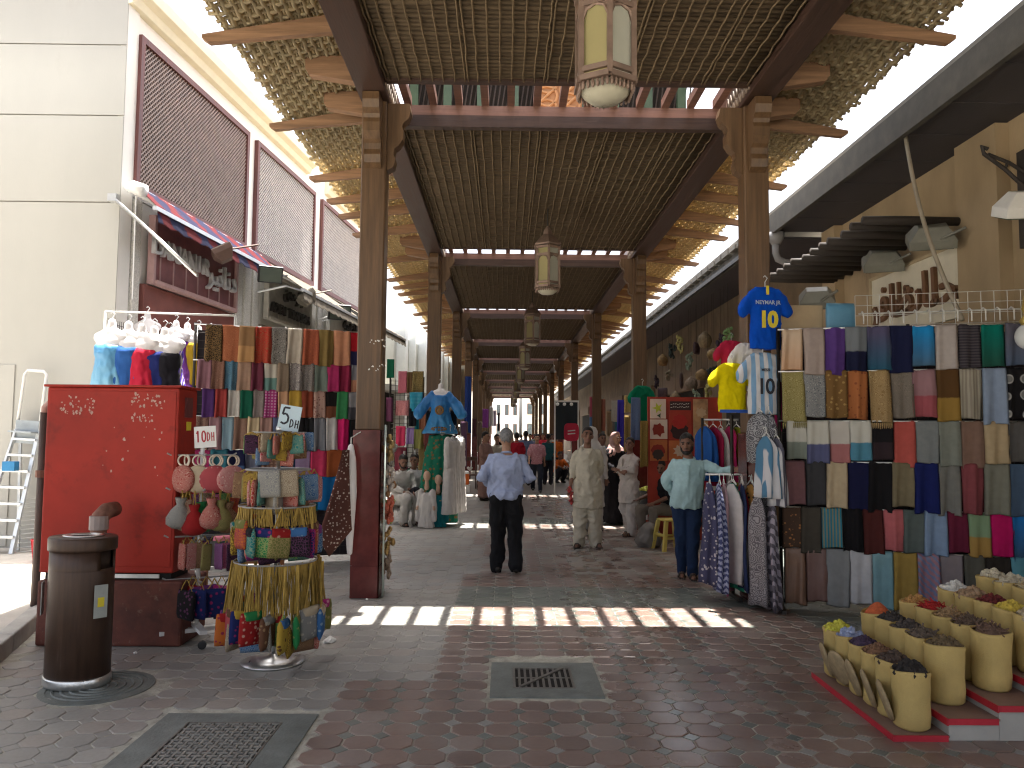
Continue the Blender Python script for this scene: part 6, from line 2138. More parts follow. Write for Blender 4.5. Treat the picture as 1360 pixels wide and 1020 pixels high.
for k, (u, kind, c1, c2, lab, z1, w) in enumerate([(943, 'floral', (.06, .06, .12), (.46, .43, .45), 'white and navy lattice patterned long skirt at the left end of the lower rail', .18, .26), (961, 'split', (.45, .3, .33), (.4, .12, .2), 'pink and white long dress on the lower rail', .1, .16), (973, 'floral', (.02, .2, .13), (.55, .52, .5), 'green and white long dress on the lower rail', .14, .15),
                                                   (984, 'plain', (.3, .01, .03), None, 'dark red long dress on the lower rail', .3, .12), (996, 'dots', (.02, .018, .02), (.45, .43, .42), 'black dress with pale spots on the lower rail', .12, .2), (1010, 'damask', (.07, .07, .09), (.3, .29, .32), 'grey patterned long dress on the lower rail', .06, .2), (952, 'zigzag', (.3, .32, .45), (.05, .06, .15), 'blue and white wavy long dress on the lower rail', .12, .14), (967, 'plain', (.5, .47, .46), None, 'plain off white long dress on the lower rail', .2, .12), (979, 'plain', (.02, .03, .08), None, 'dark navy long dress on the lower rail', .16, .12), (990, 'floral', (.4, .2, .05), (.03, .02, .02), 'amber and black flowered long dress on the lower rail', .2, .12), (1002, 'damask', (.03, .03, .035), (.2, .2, .21), 'black lace long dress on the lower rail', .08, .14)]):
    x = P(u, 700, 7.9).x
    hung_garment(lab, fabric(kind, c1, c2, s=1.5 if kind != 'split' else 1), x, 7.9 - .02 * k, 1.18, z1, w * .8, .34, 20 + k, R(random.uniform(-10, 25)), GL, flare=.12)
for k, (u, kind, c1, c2, lab, z0, z1, D) in enumerate([(1008, 'damask', (.1, .1, .11), (.34, .34, .35), 'dark grey scarves bundled under the striped football shirt', 1.9, 1.4, 7.55), (1022, 'damask', (.06, .06, .07), (.28, .28, .3), 'black and grey scarf bundle beside the striped shirt', 1.88, 1.35, 7.5), (1018, 'vstripes', (.55, .55, .57), (.08, .2, .32), 'pale blue and white striped garment under the football shirts', 1.66, 1.08, 7.35),
                                                       (1031, 'vstripes', (.5, .5, .52), (.1, .1, .13), 'white and grey striped garment under the football shirts', 1.64, 1.0, 7.35), (1005, 'damask', (.12, .11, .12), (.3, .28, .29), 'grey lace dress hanging to the ground at the rack end', 1.1, .05, 7.45), (1024, 'zigzag', (.1, .09, .11), (.32, .29, .34), 'grey swirled long dress hanging to the ground at the rack end', 1.06, .02, 7.4)]):
    x = P(u, 600, D).x
    hung_garment(lab, fabric(kind, c1, c2, s=.9), x, D, z0, z1, .12, .24, 60 + k, R(random.uniform(-10, 35)), 'dark garments at the end of the garment rack', flare=.1)

# spice poster board
p = P(903, 690, 12.4)
t = thing('poster_board', 'red board of spice posters behind the leaning man', 'poster board', (p.x, 12.4, 0))
def pr(nm, u0, u1, v0, v1, mat, y0=-.03, y1=-.012):
    a, b_ = P(u0, v0, 12.4), P(u1, v1, 12.4)
    return MB().box(a.x - p.x, b_.x - p.x, y0, y1, b_.z, a.z).build(nm, mat, t, bevel=.004)
M_PRED, M_POR = basic('poster_red', (.3, .03, .015), .5, var=.3, scale=2), basic('poster_orange', (.42, .12, .035), .5, var=.25, scale=3)
M_PCR = basic('poster_cream', (.6, .46, .38), .5, var=.08)
a, b_ = P(860, 527, 12.4), P(960, 700, 12.4)
MB().box(a.x - p.x, b_.x - p.x, -.01, .03, .0, a.z).build('back_panel', M_PRED, t)
pr('poster', 863, 884, 530, 556, M_PCR)
pr('poster', 863, 886, 557, 583, M_PCR)
pr('poster', 863, 886, 584, 612, M_POR)
pr('poster', 888, 918, 530, 583, M_PRED)
pr('poster', 888, 918, 585, 612, M_POR)
pr('poster', 920, 940, 530, 583, basic('poster_tan', (.36, .2, .1), .5, var=.4, scale=6))
pr('poster_band', 889, 917, 533, 545, basic('poster_dark', (.04, .015, .015), .5), -.034, -.0305)
def disc(nm, u, v, r, mat, n=7, spiky=.5, y=-.036):
    c = P(u, v, 12.4)
    rr = r / F * 12.4
    rnd = random.Random(u)
    mb = MB()
    mb.prism([(c.x - p.x + rr * (1 if k % 2 else 1 - spiky) * math.cos(k * PI / n) * rnd.uniform(.8, 1.1), c.z + rr * (1 if k % 2 else 1 - spiky) * math.sin(k * PI / n) * rnd.uniform(.8, 1.1)) for k in range(2 * n)], 'y', y, y + .004)
    return mb.build(nm, mat, t)
disc('print', 873, 542, 8, basic('print_leaf', (.4, .42, .03), .5), 5, .6)
disc('print', 875, 552, 4, basic('print_stem', (.03, .05, .02), .5), 3, .6, -.037)
disc('print', 874, 570, 10, basic('print_redpowder', (.22, .02, .01), .5), 7, .25)
disc('print', 874, 598, 10, basic('print_redbowl', (.25, .02, .01), .5), 9, .1)
disc('print', 874, 603, 8, basic('print_dark', (.04, .02, .015), .5), 9, .1, -.038)
disc('print', 903, 572, 13, basic('print_black', (.03, .01, .01), .5), 9, .12)
disc('print', 902, 560, 11, basic('print_bright', (.36, .02, .015), .5), 9, .15, -.038)
disc('print', 930, 548, 8, basic('print_tan', (.45, .3, .18), .5), 7, .3)
disc('print', 902, 599, 9, basic('print_cream', (.55, .4, .3), .5), 8, .3)
lm = basic('print_white', (.6, .57, .52), .5)
mb = MB()
for row, v in ((0, 537), (1, 541)):
    for q in range(9):
        c = P(891 + q * 2.8, v, 12.4)
        mb.bar((c.x - p.x - .012, -.0355, c.z), (c.x - p.x + .012, -.0355, c.z + (.012 if q % 3 else -.004)), .008, .003, up=(0, 1, 0))
mb.build('lettering', lm, t, kind='stuff')
# gold strip hangings, blue cloths, green shirt around the second right post
for a in [('long gold patterned hanging left of the spice posters', 'damask', (.3, .2, .05), (.14, .08, .03), 850, 861, 559, 620, 12.2), ('second gold patterned hanging farther back', 'damask', (.34, .24, .08), (.16, .1, .04), 829, 837, 552, 600, 14.2), ('deep violet blue cloth hanging beyond the second right post', 'plain', (.04, .03, .3), None, 820, 829, 531, 602, 15.5),
          ('denim blue gown hanging before the second right post', 'damask', (.08, .13, .25), (.15, .2, .32), 838, 851, 528, 585, 13.9), ('gold cloth above the violet blue one', 'plain', (.4, .3, .12), None, 829, 838, 525, 548, 14.6), ('pink and red shawl hanging at the far right stall', 'split', (.45, .1, .15), (.1, .2, .4), 783, 795, 527, 575, 22), ('brown cloth hanging at the far right stall', 'plain', (.25, .1, .07), None, 796, 804, 530, 572, 22),
          ('pale grey cloth hanging at the right stall', 'plain', (.4, .38, .33), None, 812, 820, 532, 560, 18), ('blue green cloth hanging beside the pale grey one', 'plain', (.05, .15, .18), None, 816, 824, 545, 600, 18.5), ('long tan cloth beside the second right post', 'plain', (.3, .2, .12), None, 806, 813, 546, 580, 19)]:
    cl(*a, group='cloths hanging at the right stalls')
football_shirt('green shirt hanging on the second right post', P(853, 512, 14.55), .5, .7, pl((.0, .16, .08)), R(25), 'shirts on the right posts')
# black display board and its red sign
p = P(752, 588, 22)
t = thing('display_board', 'black display board in a white frame far along the right', 'display board', (p.x, 22, 0))
a, b_ = P(738, 534, 22), P(767, 584, 22)
MB().box(a.x - p.x, b_.x - p.x, 0, .04, b_.z, a.z).build('panel', basic('black_felt', (.015, .022, .028), .8), t)
MB().box(a.x - p.x - .04, b_.x - p.x + .04, -.02, .06, a.z, a.z + .05).build('top_rail', M_WHITEPL, t)
for x in (a.x - p.x - .02, b_.x - p.x + .02):
    MB().box(x - .02, x + .02, 0, .05, 0, a.z).build('leg', M_WHITEPL, t)
for k in range(3):
    MB().blob((a.x - p.x + .05 + k * .2, -.03, a.z - .06), (.05, .03, .05), 8, 6).build('lamp', M_WHITEPL, t, True)
p = P(759, 574, 20.5)
t = thing('red_placard', 'round edged bright red placard far along the right', 'placard', p)
MB().prism([(.2 * math.copysign(abs(math.cos(a)) ** .5, math.cos(a)), .24 * math.copysign(abs(math.sin(a)) ** .5, math.sin(a))) for a in [i * PI / 10 for i in range(20)]], 'y', 0, .03).build('face', basic('placard_red', (.55, .02, .06), .5), t)
for k in range(2):
    MB().bar((-.1, -.003, .03 - .08 * k), (.1, -.003, .05 - .08 * k), .03, .004, up=(0, 1, 0)).build('marking', M_PAPER, t)
MB().tube([(0, .02, -.24), (0, .02, -p.z)], .015, 6).build('pole', M_STEEL, t)
# heap of white wrapped goods
mb = MB()
rnd = random.Random(21)
for k in range(26):
    mb.blob((rnd.uniform(-.4, .4), rnd.uniform(-.3, .3), .12 + rnd.uniform(0, .3)), (rnd.uniform(.08, .17),) * 3, 10, 6)
mb.blob((.05, 0, .5), (.13, .12, .25), 10, 8)
mb.blob((0, 0, .1), (.45, .35, .14), 14, 6)
o = put('wrapped_heap', remeshed(mb, .025, 1, folds(.04, 9, 9, 2.0)), pl((.55, .53, .5)), None, G(750, 636))
tag(o, 'heap of goods wrapped in white plastic on the floor by the right stall', 'heap of goods')
# produce tub on its red and white drum, yellow stool
p = G(866, 703)
t = thing('painted_drum', 'low drum painted white over red on the floor by the stool', 'drum', (p.x, p.y, 0))
MB().lathe([(.3, 0), (.33, .02), (.33, .2)], 24).build('lower_band', basic('drum_red', (.3, .05, .03), .5), t, True)
MB().lathe([(.332, .2), (.335, .38), (.3, .39), (.02, .39)], 24).build('upper_band', M_WHITEPL, t, True)
t = thing('produce_tub', 'black plastic tub heaped with yellow green produce on the painted drum', 'tub', (p.x, p.y, .392))
MB().lathe([(.2, 0), (.24, .03), (.28, .27), (.3, .28), (.3, .3), (.27, .3), (.25, .2), (.02, .2)], 24).build('tub', M_BLACKPL, t, True)
mb = MB()
rnd = random.Random(5)
for k in range(60):
    a, r = rnd.uniform(0, 6.28), .25 * rnd.random() ** .5
    mb.blob((r * math.cos(a), r * math.sin(a), .27 + .09 * (1 - r / .25) + rnd.uniform(0, .03)), (.04, .04, .035), 7, 5)
mb.build('produce', basic('lime_produce', (.42, .42, .05), .5, var=.3, scale=9), t, True, kind='stuff')
p = G(890, 730)
t = thing('plastic_stool', 'pale yellow plastic stool behind the leaning man', 'stool', (p.x, p.y, 0), R(15))
M_ST = basic('stool_yellow', (.55, .42, .1), .4, var=.06)
MB().box(-.15, .15, -.15, .15, .42, .45).build('seat', M_ST, t, bevel=.015)
for sx in (-1, 1):
    for sy in (-1, 1):
        MB().loft([[Vector((sx * .19 + a, sy * .19 + b_, 0)) for a, b_ in ((-.025, -.025), (.025, -.025), (.025, .025), (-.025, .025))], [Vector((sx * .125 + a, sy * .125 + b_, .42)) for a, b_ in ((-.025, -.025), (.025, -.025), (.025, .025), (-.025, .025))]]).build('leg', M_ST, t)
for s in (-1, 1):
    MB().box(-.15, .15, s * .16 - .01, s * .16 + .01, .17, .2).build('stretcher', M_ST, t)
    MB().box(s * .16 - .01, s * .16 + .01, -.15, .15, .21, .24).build('stretcher', M_ST, t)
t = thing('grey_sack', 'slumped grey cloth sack lying on the floor before the painted drum', 'sack', G(864, 728))
mb = MB()
mb.blob((0, .15, .12), (.2, .2, .16), 14, 8)
mb.blob((-.02, .1, .24), (.12, .13, .13), 12, 8)
put('sack', remeshed(mb, .018, 2, folds(.02, 8, 8, 1.0)), pl((.2, .18, .16)), t)
# goods hung along the right wall
KIND = [('woven hanging basket', MB().lathe([(.02, -.42), (.14, -.4), (.2, -.25), (.17, -.12), (.05, -.02), (.01, 0)], 14).mesh('basket', True), (.32, .22, .12)), ('hanging cloth bag', pillow(.36, .42, .12), (.16, .12, .1)), ('hanging pale bundle', BUNCH[0], (.5, .47, .42)), ('dangling dark bundle', BUNCH[1], (.06, .05, .05))]
spots = [(880, 470, 20), (893, 458, 19), (903, 447, 18), (915, 470, 18), (925, 455, 17), (936, 440, 16), (948, 462, 16), (957, 445, 15), (967, 436, 14.5), (888, 492, 20), (905, 495, 18), (918, 500, 17), (932, 490, 16), (946, 488, 15), (940, 512, 15), (925, 520, 16), (880, 515, 20), (897, 519, 19), (962, 470, 14), (872, 500, 21)]
adj = ['brown', 'dark', 'tan', 'grey', 'pale', 'black', 'dull red', 'sandy', 'smoky', 'faded']
for k, (u, v, D) in enumerate(spots):
    D = 4.8 * 1020 / (u - 671)
    nm, me, c = KIND[(k * 7 + k // 3) % 4]
    s_ = .85 if nm != 'dangling dark bundle' and nm != 'hanging pale bundle' else 1.5
    q = random.Random(k)
    o = put('hanging_goods', me, basic('goods_%d' % (k % 12), tuple(x * q.uniform(.3, .8) for x in c), .7, var=.4, scale=14), None, P(u, v, D), (0, 0, q.uniform(0, 6)), (s_, s_, s_ * q.uniform(.8, 1.3)))
    tag(o, '%s %s hung high before the right shops' % (adj[k % 10] + ['', ' smaller'][k // 10], nm), 'hanging goods', '%ss hung before the right shops' % nm)
    pp = P(u, v, D)
    MB().tube([(0, 0, 0), (0, 0, max(.05, (5.0 - pp.z) / o.scale.z))], .003, 4).build('string', M_POLE, o)
for k in range(5):
    D = 14.5 + k * 7.0
    t = thing('stall_counter', 'wooden stall counter before the right shops, %s along the walk' % ordn[k].replace('nearest', 'first'), 'counter', (4.0, D, 0), 0, 'stall counters on the right')
    MB().box(-.4, .6, -1.6, 1.6, .0, .78).build('body', M_POST, t, bevel=.01)
    MB().box(-.45, .65, -1.65, 1.65, .781, .82).build('top', M_RAFTER, t)
    for q in range(16):
        if q > 7 or k > 2:
            break
        cn, c = CLN[q]
        o = put('goods_box', bpy.data.meshes.get('goods_block') or MB().box(-.15, .15, -.14, .14, 0, .22).mesh('goods_block'), pl(c), None, (3.75 + .4 * (q % 2), D - 1.4 + .8 * (q // 2), .821), (0, 0, random.uniform(-.2, .2)), (1, 1, random.uniform(.5, 1.8)))
        tag(o, '%s box of goods on the %s counter before the right shops' % (cn, ['first', 'second', 'third'][k]), 'goods box', 'boxes of goods on the right counters')

# ================================================================== SPICE STAND
t = thing('spice_stand', 'stepped pale stand with red edges holding the open spice sacks', 'display stand', (2.15, 4.28, 0))
M_STEP, M_RED = basic('stand_grey', (.36, .35, .32), .6, var=.1, scale=4), basic('stand_red', (.4, .02, .035), .5)
SX = [0.0, .3, .58, .87, 1.16, 2.4]
SZ = [.03, .12, .19, .27, .35]
for k in range(5):
    MB().box(SX[k] + .002, SX[k + 1], .03 + .0 * k, 1.12, 0, SZ[k] - .012).build('riser', M_STEP, t)
    MB().box(SX[k] - .008, SX[k + 1] + (.0 if k < 4 else 0), .015, 1.13, SZ[k] - .0115, SZ[k]).build('tread', basic('tread_brown', (.22, .14, .11), .6, var=.2, scale=4), t)
    MB().box(SX[k] - .01, SX[k + 1] - .012, .008, .0148, SZ[k] - .03, SZ[k] + .003).build('red_edge', M_RED, t)
    MB().box(SX[k] - .016, SX[k] - .0085, .008, 1.13, SZ[k] - .035, SZ[k] + .003).build('red_edge', M_RED, t)


def sack_mesh(seed):
    rnd = random.Random(seed)
    rings = []
    n = 20
    ph = rnd.uniform(0, 6)
    for r, z in ((.085, 0), (.1, .015), (.106, .08), (.103, .16), (.107, .24), (.108, .3), (.112, .325), (.106, .335), (.1, .325), (.098, .29)):
        rings.append([Vector(((r + .004 * math.sin(3 * a + ph + z * 9) + rnd.uniform(-.002, .002)) * math.cos(a), (r + .004 * math.sin(4 * a + ph)) * math.sin(a), z + (.006 * math.sin(2 * a + ph) if z > .3 else 0))) for a in [2 * PI * i / n for i in range(n)]])
    return MB().loft(rings).mesh('sack', True)


def heap_mesh(seed, kind):
    rnd = random.Random(seed)
    mb = MB()
    prof = [(.099, .0), (.08, .03), (.055, .055), (.025, .07), (.004, .075)]
    if kind == 'powder':
        prof = [(.099, 0), (.08, .035), (.05, .075), (.02, .1), (.004, .105)]
    mb.lathe(prof, 18)
    if kind == 'sticks':
        for k in range(46):
            a, r = rnd.uniform(0, 6.28), .085 * rnd.random() ** .5
            p_ = Vector((r * math.cos(a), r * math.sin(a), .04 + .04 * (1 - r / .085)))
            d = Vector((rnd.uniform(-1, 1), rnd.uniform(-1, 1), rnd.uniform(-.1, .6))).normalized() * rnd.uniform(.02, .04)
            mb.tube([p_ - d, p_ + d], rnd.uniform(.003, .006), 5)
    elif kind != 'powder':
        s_ = .014 if kind == 'chunks' else .022
        for k in range(70 if kind == 'chunks' else 34):
            a, r = rnd.uniform(0, 6.28), .095 * rnd.random() ** .5
            z = .02 + .06 * (1 - (r / .095) ** 1.6)
            mb.blob((r * math.cos(a), r * math.sin(a), z), (s_ * rnd.uniform(.6, 1.3), s_ * rnd.uniform(.6, 1.3), s_ * rnd.uniform(.6, 1.2)), 6, 4)
    return mb.mesh('heap', kind == 'powder')


SK = [sack_mesh(s) for s in (1, 2, 3)]
HP = {k: heap_mesh(i, k) for i, k in enumerate(('chunks', 'powder', 'sticks', 'lumps'))}
M_SACK = basic('calico_sack', (.46, .34, .125), .8, var=.1, scale=7, bump=.25, bscale=150)
sacks = [
    (.155, [('black dried limes', 'lumps', (.02, .017, .016)), ('dark brown spice lumps', 'lumps', (.06, .04, .03)), ('brown seeds', 'chunks', (.17, .09, .05)), ('deep purple petals', 'chunks', (.05, .03, .06)), ('pale blue crystals', 'lumps', (.25, .3, .45)), ('yellow green dried flowers', 'lumps', (.48, .46, .06))]),
    (.44, [('olive brown seeds', 'chunks', (.12, .085, .045)), ('grey brown bark', 'sticks', (.11, .085, .065)), ('dark grey cloves', 'chunks', (.06, .048, .042)), ('charcoal peppercorns', 'chunks', (.035, .03, .028)), ('orange red chilli powder', 'powder', (.42, .09, .03))]),
    (.73, [('brown cinnamon sticks', 'sticks', (.14, .085, .06)), ('brown twigs', 'sticks', (.12, .08, .055)), ('tan roots', 'sticks', (.28, .18, .09)), ('crimson chillies', 'sticks', (.33, .015, .015)), ('ochre turmeric roots', 'chunks', (.36, .19, .06))]),
    (1.02, [('pale shelled nuts', 'lumps', (.42, .34, .22)), ('yellow flowers', 'chunks', (.5, .38, .06)), ('dark red hibiscus', 'chunks', (.12, .015, .015)), ('tan almonds', 'lumps', (.3, .2, .12)), ('white dried blossoms', 'lumps', (.55, .54, .5))]),
    (1.31, [('beige pods', 'lumps', (.36, .28, .17)), ('sandy seeds', 'chunks', (.38, .3, .19)), ('straw coloured stalks', 'sticks', (.42, .34, .2)), ('pale buds', 'lumps', (.44, .4, .3)), ('cream gum lumps', 'lumps', (.5, .45, .33))])]
RN = ['lowest', 'second', 'third', 'fourth', 'topmost']
for r, (x, items) in enumerate(sacks):
    for k, (lab, kind, c) in enumerate(items):
        g = thing('spice_sack', 'cream cloth sack of %s on the %s step of the stand' % (lab, RN[r]), 'sack', (2.15 + x + random.uniform(-.008, .008), (4.42, 4.58, 4.6, 4.64, 4.68)[r] + k * (.185 if r == 0 else .2), SZ[r] + .001), random.uniform(0, 6), 'open spice sacks on the stand')
        s_ = 1.0 if r else .96
        g.scale = (.92 if r == 0 else .99, .92 if r == 0 else .99, s_)
        put('sack', SK[(k + r) % 3], M_SACK, g)
        o = put('heap', HP[kind], basic('spice_' + lab.replace(' ', '_'), c, .8, var=.35, scale=40, bump=.4), g, (0, 0, .295))
        o['kind'] = 'stuff'
for k in range(5):
    a = (2.15 + .035, 4.5 + k * .2, SZ[0] + .12)
    t2 = thing('woven_tray', ['round woven tray leaning on the front sack of the lowest step', 'round woven tray leaning second on the lowest step', 'round woven tray leaning third on the lowest step', 'round woven tray leaning fourth on the lowest step', 'round woven tray leaning last at the far end of the lowest step'][k], 'tray', a, 0, 'woven trays leaning on the lowest sacks')
    t2.rotation_euler = (0, R(72), random.uniform(-.3, .3))
    mb = MB().lathe([(.02, -.004), (.1, -.002), (.115, .012), (.112, .02), (.1, .008), (.02, .004)], 22)
    mb.build('dish', basic('tray_straw', (.3, .23, .13), .7, var=.3, scale=20), t2, True)
    rg = MB()
    for q in range(4):
        r_ = .025 + q * .024
        rg.tube([(r_ * math.cos(i * PI / 9), r_ * math.sin(i * PI / 9), .007) for i in range(18)], .004, 4, closed=True)
    rg.build('coil', basic('tray_straw_dark', (.2, .15, .08), .8), t2, kind='stuff')
# ================================================================== PEOPLE
def V(*a):
    return Vector(a)


BASE = dict(pel=(0, 0, .95), wai=(0, .0, 1.08), che=(0, .0, 1.28), nec=(0, .015, 1.47), hed=(0, -.005, 1.63),
            lsh=(.17, .01, 1.385), lel=(.225, .03, 1.14), lwr=(.235, -.03, .89), rsh=(-.17, .01, 1.385), rel=(-.225, .03, 1.14), rwr=(-.235, -.03, .89),
            lhp=(.09, 0, .93), lkn=(.1, -.015, .5), lan=(.105, .02, .085), rhp=(-.09, 0, .93), rkn=(-.1, -.015, .5), ran=(-.105, .02, .085),
            ltoe=(.03, -1, 0), rtoe=(-.03, -1, 0), lhd=None, rhd=None)


def hand(mb, w, d, side, curl=.5, s=1.0):
    """palm, four unequal bent fingers and a thumb at wrist w pointing along d"""
    d = d.normalized()
    ref = V(0, 1, 0) if abs(d.y) < .8 else V(0, 0, 1)
    sd = d.cross(ref).normalized()
    n = sd.cross(d).normalized() * side
    M = Matrix((sd, n, d)).transposed()
    mb.blob(w + d * .045 * s, (.037 * s, .016 * s, .05 * s), 10, 8, M)
    for i, (o, L) in enumerate(((-.028, .062), (-.009, .075), (.01, .07), (.028, .052))):
        p0 = w + (d * .08 + sd * o) * s
        d1 = (d + n * curl * .5).normalized()
        d2 = (d + n * curl * 1.6).normalized()
        p1 = p0 + d1 * L * .55 * s
        mb.limb([p0, p1, p1 + d2 * L * .5 * s], (.0095 * s, .009 * s, .0075 * s), 7)
    t0 = w + (d * .03 + sd * -.03 * side) * s
    t1 = t0 + (d * .03 + sd * -.025 * side + n * .015) * s
    mb.limb([t0, t1, t1 + (d * .028 + n * .012) * s], (.012 * s, .0105 * s, .0085 * s), 7)


def head_rot(yaw, pitch, roll):
    return Matrix.Rotation(yaw, 3, 'Z') @ Matrix.Rotation(pitch, 3, 'X') @ Matrix.Rotation(roll, 3, 'Y')


def torso_rings(J, ad, belly, hem=None, cut=1.0, wid=1.0, n=24):
    pel, wai, che, nec = (V(*J[k]) for k in ('pel', 'wai', 'che', 'nec'))
    path = [(pel + V(0, 0, -.06), .158, .115), (pel, .168, .122), (pel.lerp(wai, .6), .16, .115), (wai, .153, .11), (wai.lerp(che, .5), .16, .115), (che, .178, .122), (che.lerp(nec, .4), .18, .112), (che.lerp(nec, .66), .155, .092), (che.lerp(nec, .86), .105, .072), (nec, .064, .062)]
    rings = []
    tot = []
    if hem:
        for z, w, d, yo in hem:
            tot.append((V(pel.x, pel.y + yo, z), w, d, 0))
    for i, (c, w, d) in enumerate(path):
        if hem and c.z <= hem[-1][0] + .02:
            continue
        if i / (len(path) - 1) > cut:
            break
        b = belly * max(0, 1 - abs(c.z - wai.z - .02) / .2)
        tot.append((c + V(0, -b * .6, 0), (w + ad + b * .35) * wid, d + ad + b * .55, 0))
    for c, w, d, _ in tot:
        rings.append([V(c.x + w * math.copysign(abs(math.cos(a)) ** .85, math.cos(a)), c.y + d * math.sin(a), c.z) for a in [2 * PI * i / n for i in range(n)]])
    return rings


def person(label, loc, rz, H, J_=None, skin=None, hair=M_HAIR, look=(0, 0, 0), belly=0.0, wid=1.0, top=None, bottom=None, shoe=M_SHOE, sleeve=1.0, top_kind='shirt', hem=None, beard=0, moustache=False,
           trouser_r=(.098, .082, .066), extra=None, vox=.011, cvox=.0125, headscarf=None, skirt=None, group=None, seed=1.0, fold=.017, feet=True):
    """one continuous body under clothes that are its parts; faces -Y before turning"""
    skin = skin or M_SKIN_D
    J = dict(BASE)
    J.update(J_ or {})
    for q in ('lsh', 'rsh', 'lel', 'rel'):
        J[q] = (J[q][0] * min(wid, 1.06), J[q][1], J[q][2])
    t = thing('person', label, 'person', loc, rz, group)
    k = H / 1.75
    t.scale = (k, k, k)
    hd, nec = V(*J['hed']), V(*J['nec'])
    Rm = head_rot(*look)
    mb = MB()
    mb.loft(torso_rings(J, -.016, belly, wid=wid))
    mb.limb([nec + V(0, 0, -.05), hd + V(0, .01, -.06)], (.06, .052), 12)
    # head
    Rm = Rm @ Matrix.Scale(1.07, 3)

    def hp(x, y, z):
        return hd + Rm @ V(x, y, z)
    mb.blob(hd + Rm @ V(0, .012, .02), (.073, .092, .098), 16, 12, Rm)
    mb.blob(hp(0, -.022, -.045), (.056, .066, .072), 14, 10, Rm)
    mb.blob(hp(0, -.058, -.085), (.03, .028, .024), 10, 8, Rm)
    mb.limb([hp(0, -.086, .02), hp(0, -.104, -.022)], (.010, .0165), 8)
    mb.blob(hp(0, -.077, .036), (.052, .016, .012), 10, 6, Rm)
    for s in (-1, 1):
        mb.blob(hp(s * .076, .012, -.005), (.012, .022, .032), 8, 8, Rm)
        mb.blob(hp(s * .043, -.066, -.015), (.022, .018, .02), 8, 6, Rm)
    for s, q in ((1, 'l'), (-1, 'r')):
        sh, el, wr = (V(*J[q + x]) for x in ('sh', 'el', 'wr'))
        mb.limb([sh, sh.lerp(el, .45), el, el.lerp(wr, .35), wr], (.046, .043, .038, .037, .027), 12)
        hdir = V(*J[q + 'hd']) if J[q + 'hd'] else (wr - el)
        hand(mb, wr, hdir, -s, .45)
        hpj, kn, an = (V(*J[q + x]) for x in ('hp', 'kn', 'an'))
        mb.limb([hpj, hpj.lerp(kn, .5), kn, kn.lerp(an, .35), an], (.08, .066, .05, .05, .036), 12)
        td = V(*J[q + 'toe']).normalized()
        mb.limb([an + V(0, 0, -.045) - td * .035, an + V(0, 0, -.05) + td * .08, an + V(0, 0, -.058) + td * .145], (.038, .036, .024), 10)
    put('body', remeshed(mb, vox, 2, name='body'), skin, t)
    # face details
    for s in (-1, 1):
        o = MB().blob(hp(s * .031, -.086, .012), (.0125, .006, .007), 8, 6, Rm).build('eye', M_EYE, t, True)
        MB().blob(hp(s * .032, -.089, .031), (.022, .006, .0055), 8, 6, Rm).build('eyebrow', hair if hair is not M_HAIRG else M_HAIR, t, True)
    MB().blob(hp(0, -.086, -.062), (.024, .008, .007), 8, 6, Rm).build('mouth', M_LIP, t, True)
    # hair: a cap with a hairline
    if hair:
        mb = MB()
        n, m = 28, 9
        rings = []
        for j in range(m + 1):
            ring = []
            for i in range(n):
                a = 2 * PI * i / n
                fr = max(0, -math.sin(a))
                bk = max(0, math.sin(a))
                low = .95 + .75 * (1 - fr ** .6) + .5 * bk
                th = low * j / m * (1 + (.07 * math.sin(i * 2.4 + seed) + .05 * math.sin(i * 5.1)) * (j / m) ** 2)
                r = 1.0 + .02 * mnoise.noise((math.cos(a) * 3 + seed, math.sin(a) * 3, th * 4))
                ex = .016 * (1 - (j / m) ** 3) + .001
                v_ = V((.073 + ex) * max(math.sin(th), .03) * math.cos(a) * r, .014 + (.093 + ex) * max(math.sin(th), .03) * math.sin(a) * r, .02 + (.1 + ex) * math.cos(th) * r)
                ring.append(hd + Rm @ v_)
            rings.append(ring)
        mb.loft(rings)
        mb.build('hair', hair, t, True)
    if beard:
        mb = MB()
        mb.blob(hp(0, -.046, -.088), (.045, .047, .03 * beard), 12, 8, Rm)
        for s in (-1, 1):
            mb.limb([hp(s * .066, -.0, -.02), hp(s * .056, -.03, -.065), hp(s * .03, -.065, -.09)], (.013, .017, .02), 8)
        mb.limb([hp(-.026, -.086, -.046), hp(0, -.094, -.043), hp(.026, -.086, -.046)], (.006, .0075, .006), 8)
        put('beard', remeshed(mb, .007, 1), M_HAIR, t)
    elif moustache:
        MB().limb([hp(-.026, -.086, -.046), hp(0, -.095, -.043), hp(.026, -.086, -.046)], (.005, .0075, .005), 8).build('moustache', M_HAIR, t, True)
    # clothes
    if top:
        mb = MB()
        mb.loft(torso_rings(J, .02, belly, hem=hem, cut=.95, wid=wid, n=32))
        for q in ('l', 'r'):
            sh, el, wr = (V(*J[q + x]) for x in ('sh', 'el', 'wr'))
            if sleeve <= .5:
                e = sh.lerp(el, sleeve * 2)
                mb.limb([sh + V(0, 0, -.005), e], (.068, .066), 14)
            else:
                e = el.lerp(wr, (sleeve - .5) * 2 * .97)
                mb.limb([sh + V(0, 0, -.005), sh.lerp(el, .5), el, e], (.062, .06, .055, .046), 14)
        top_me = remeshed(mb, cvox, 2, folds(fold, 9, 5, seed), 'shirt')
        put({'shirt': 'shirt', 'kurta': 'kurta', 'robe': 'robe'}[top_kind], top_me, top, t)
        mb = MB()
        mb.tube([nec + V(.064 * math.cos(a), -.012 + .062 * math.sin(a), -.012 + .018 * math.sin(a)) for a in [i * PI / 10 for i in range(20)]], .015, 6, closed=True)
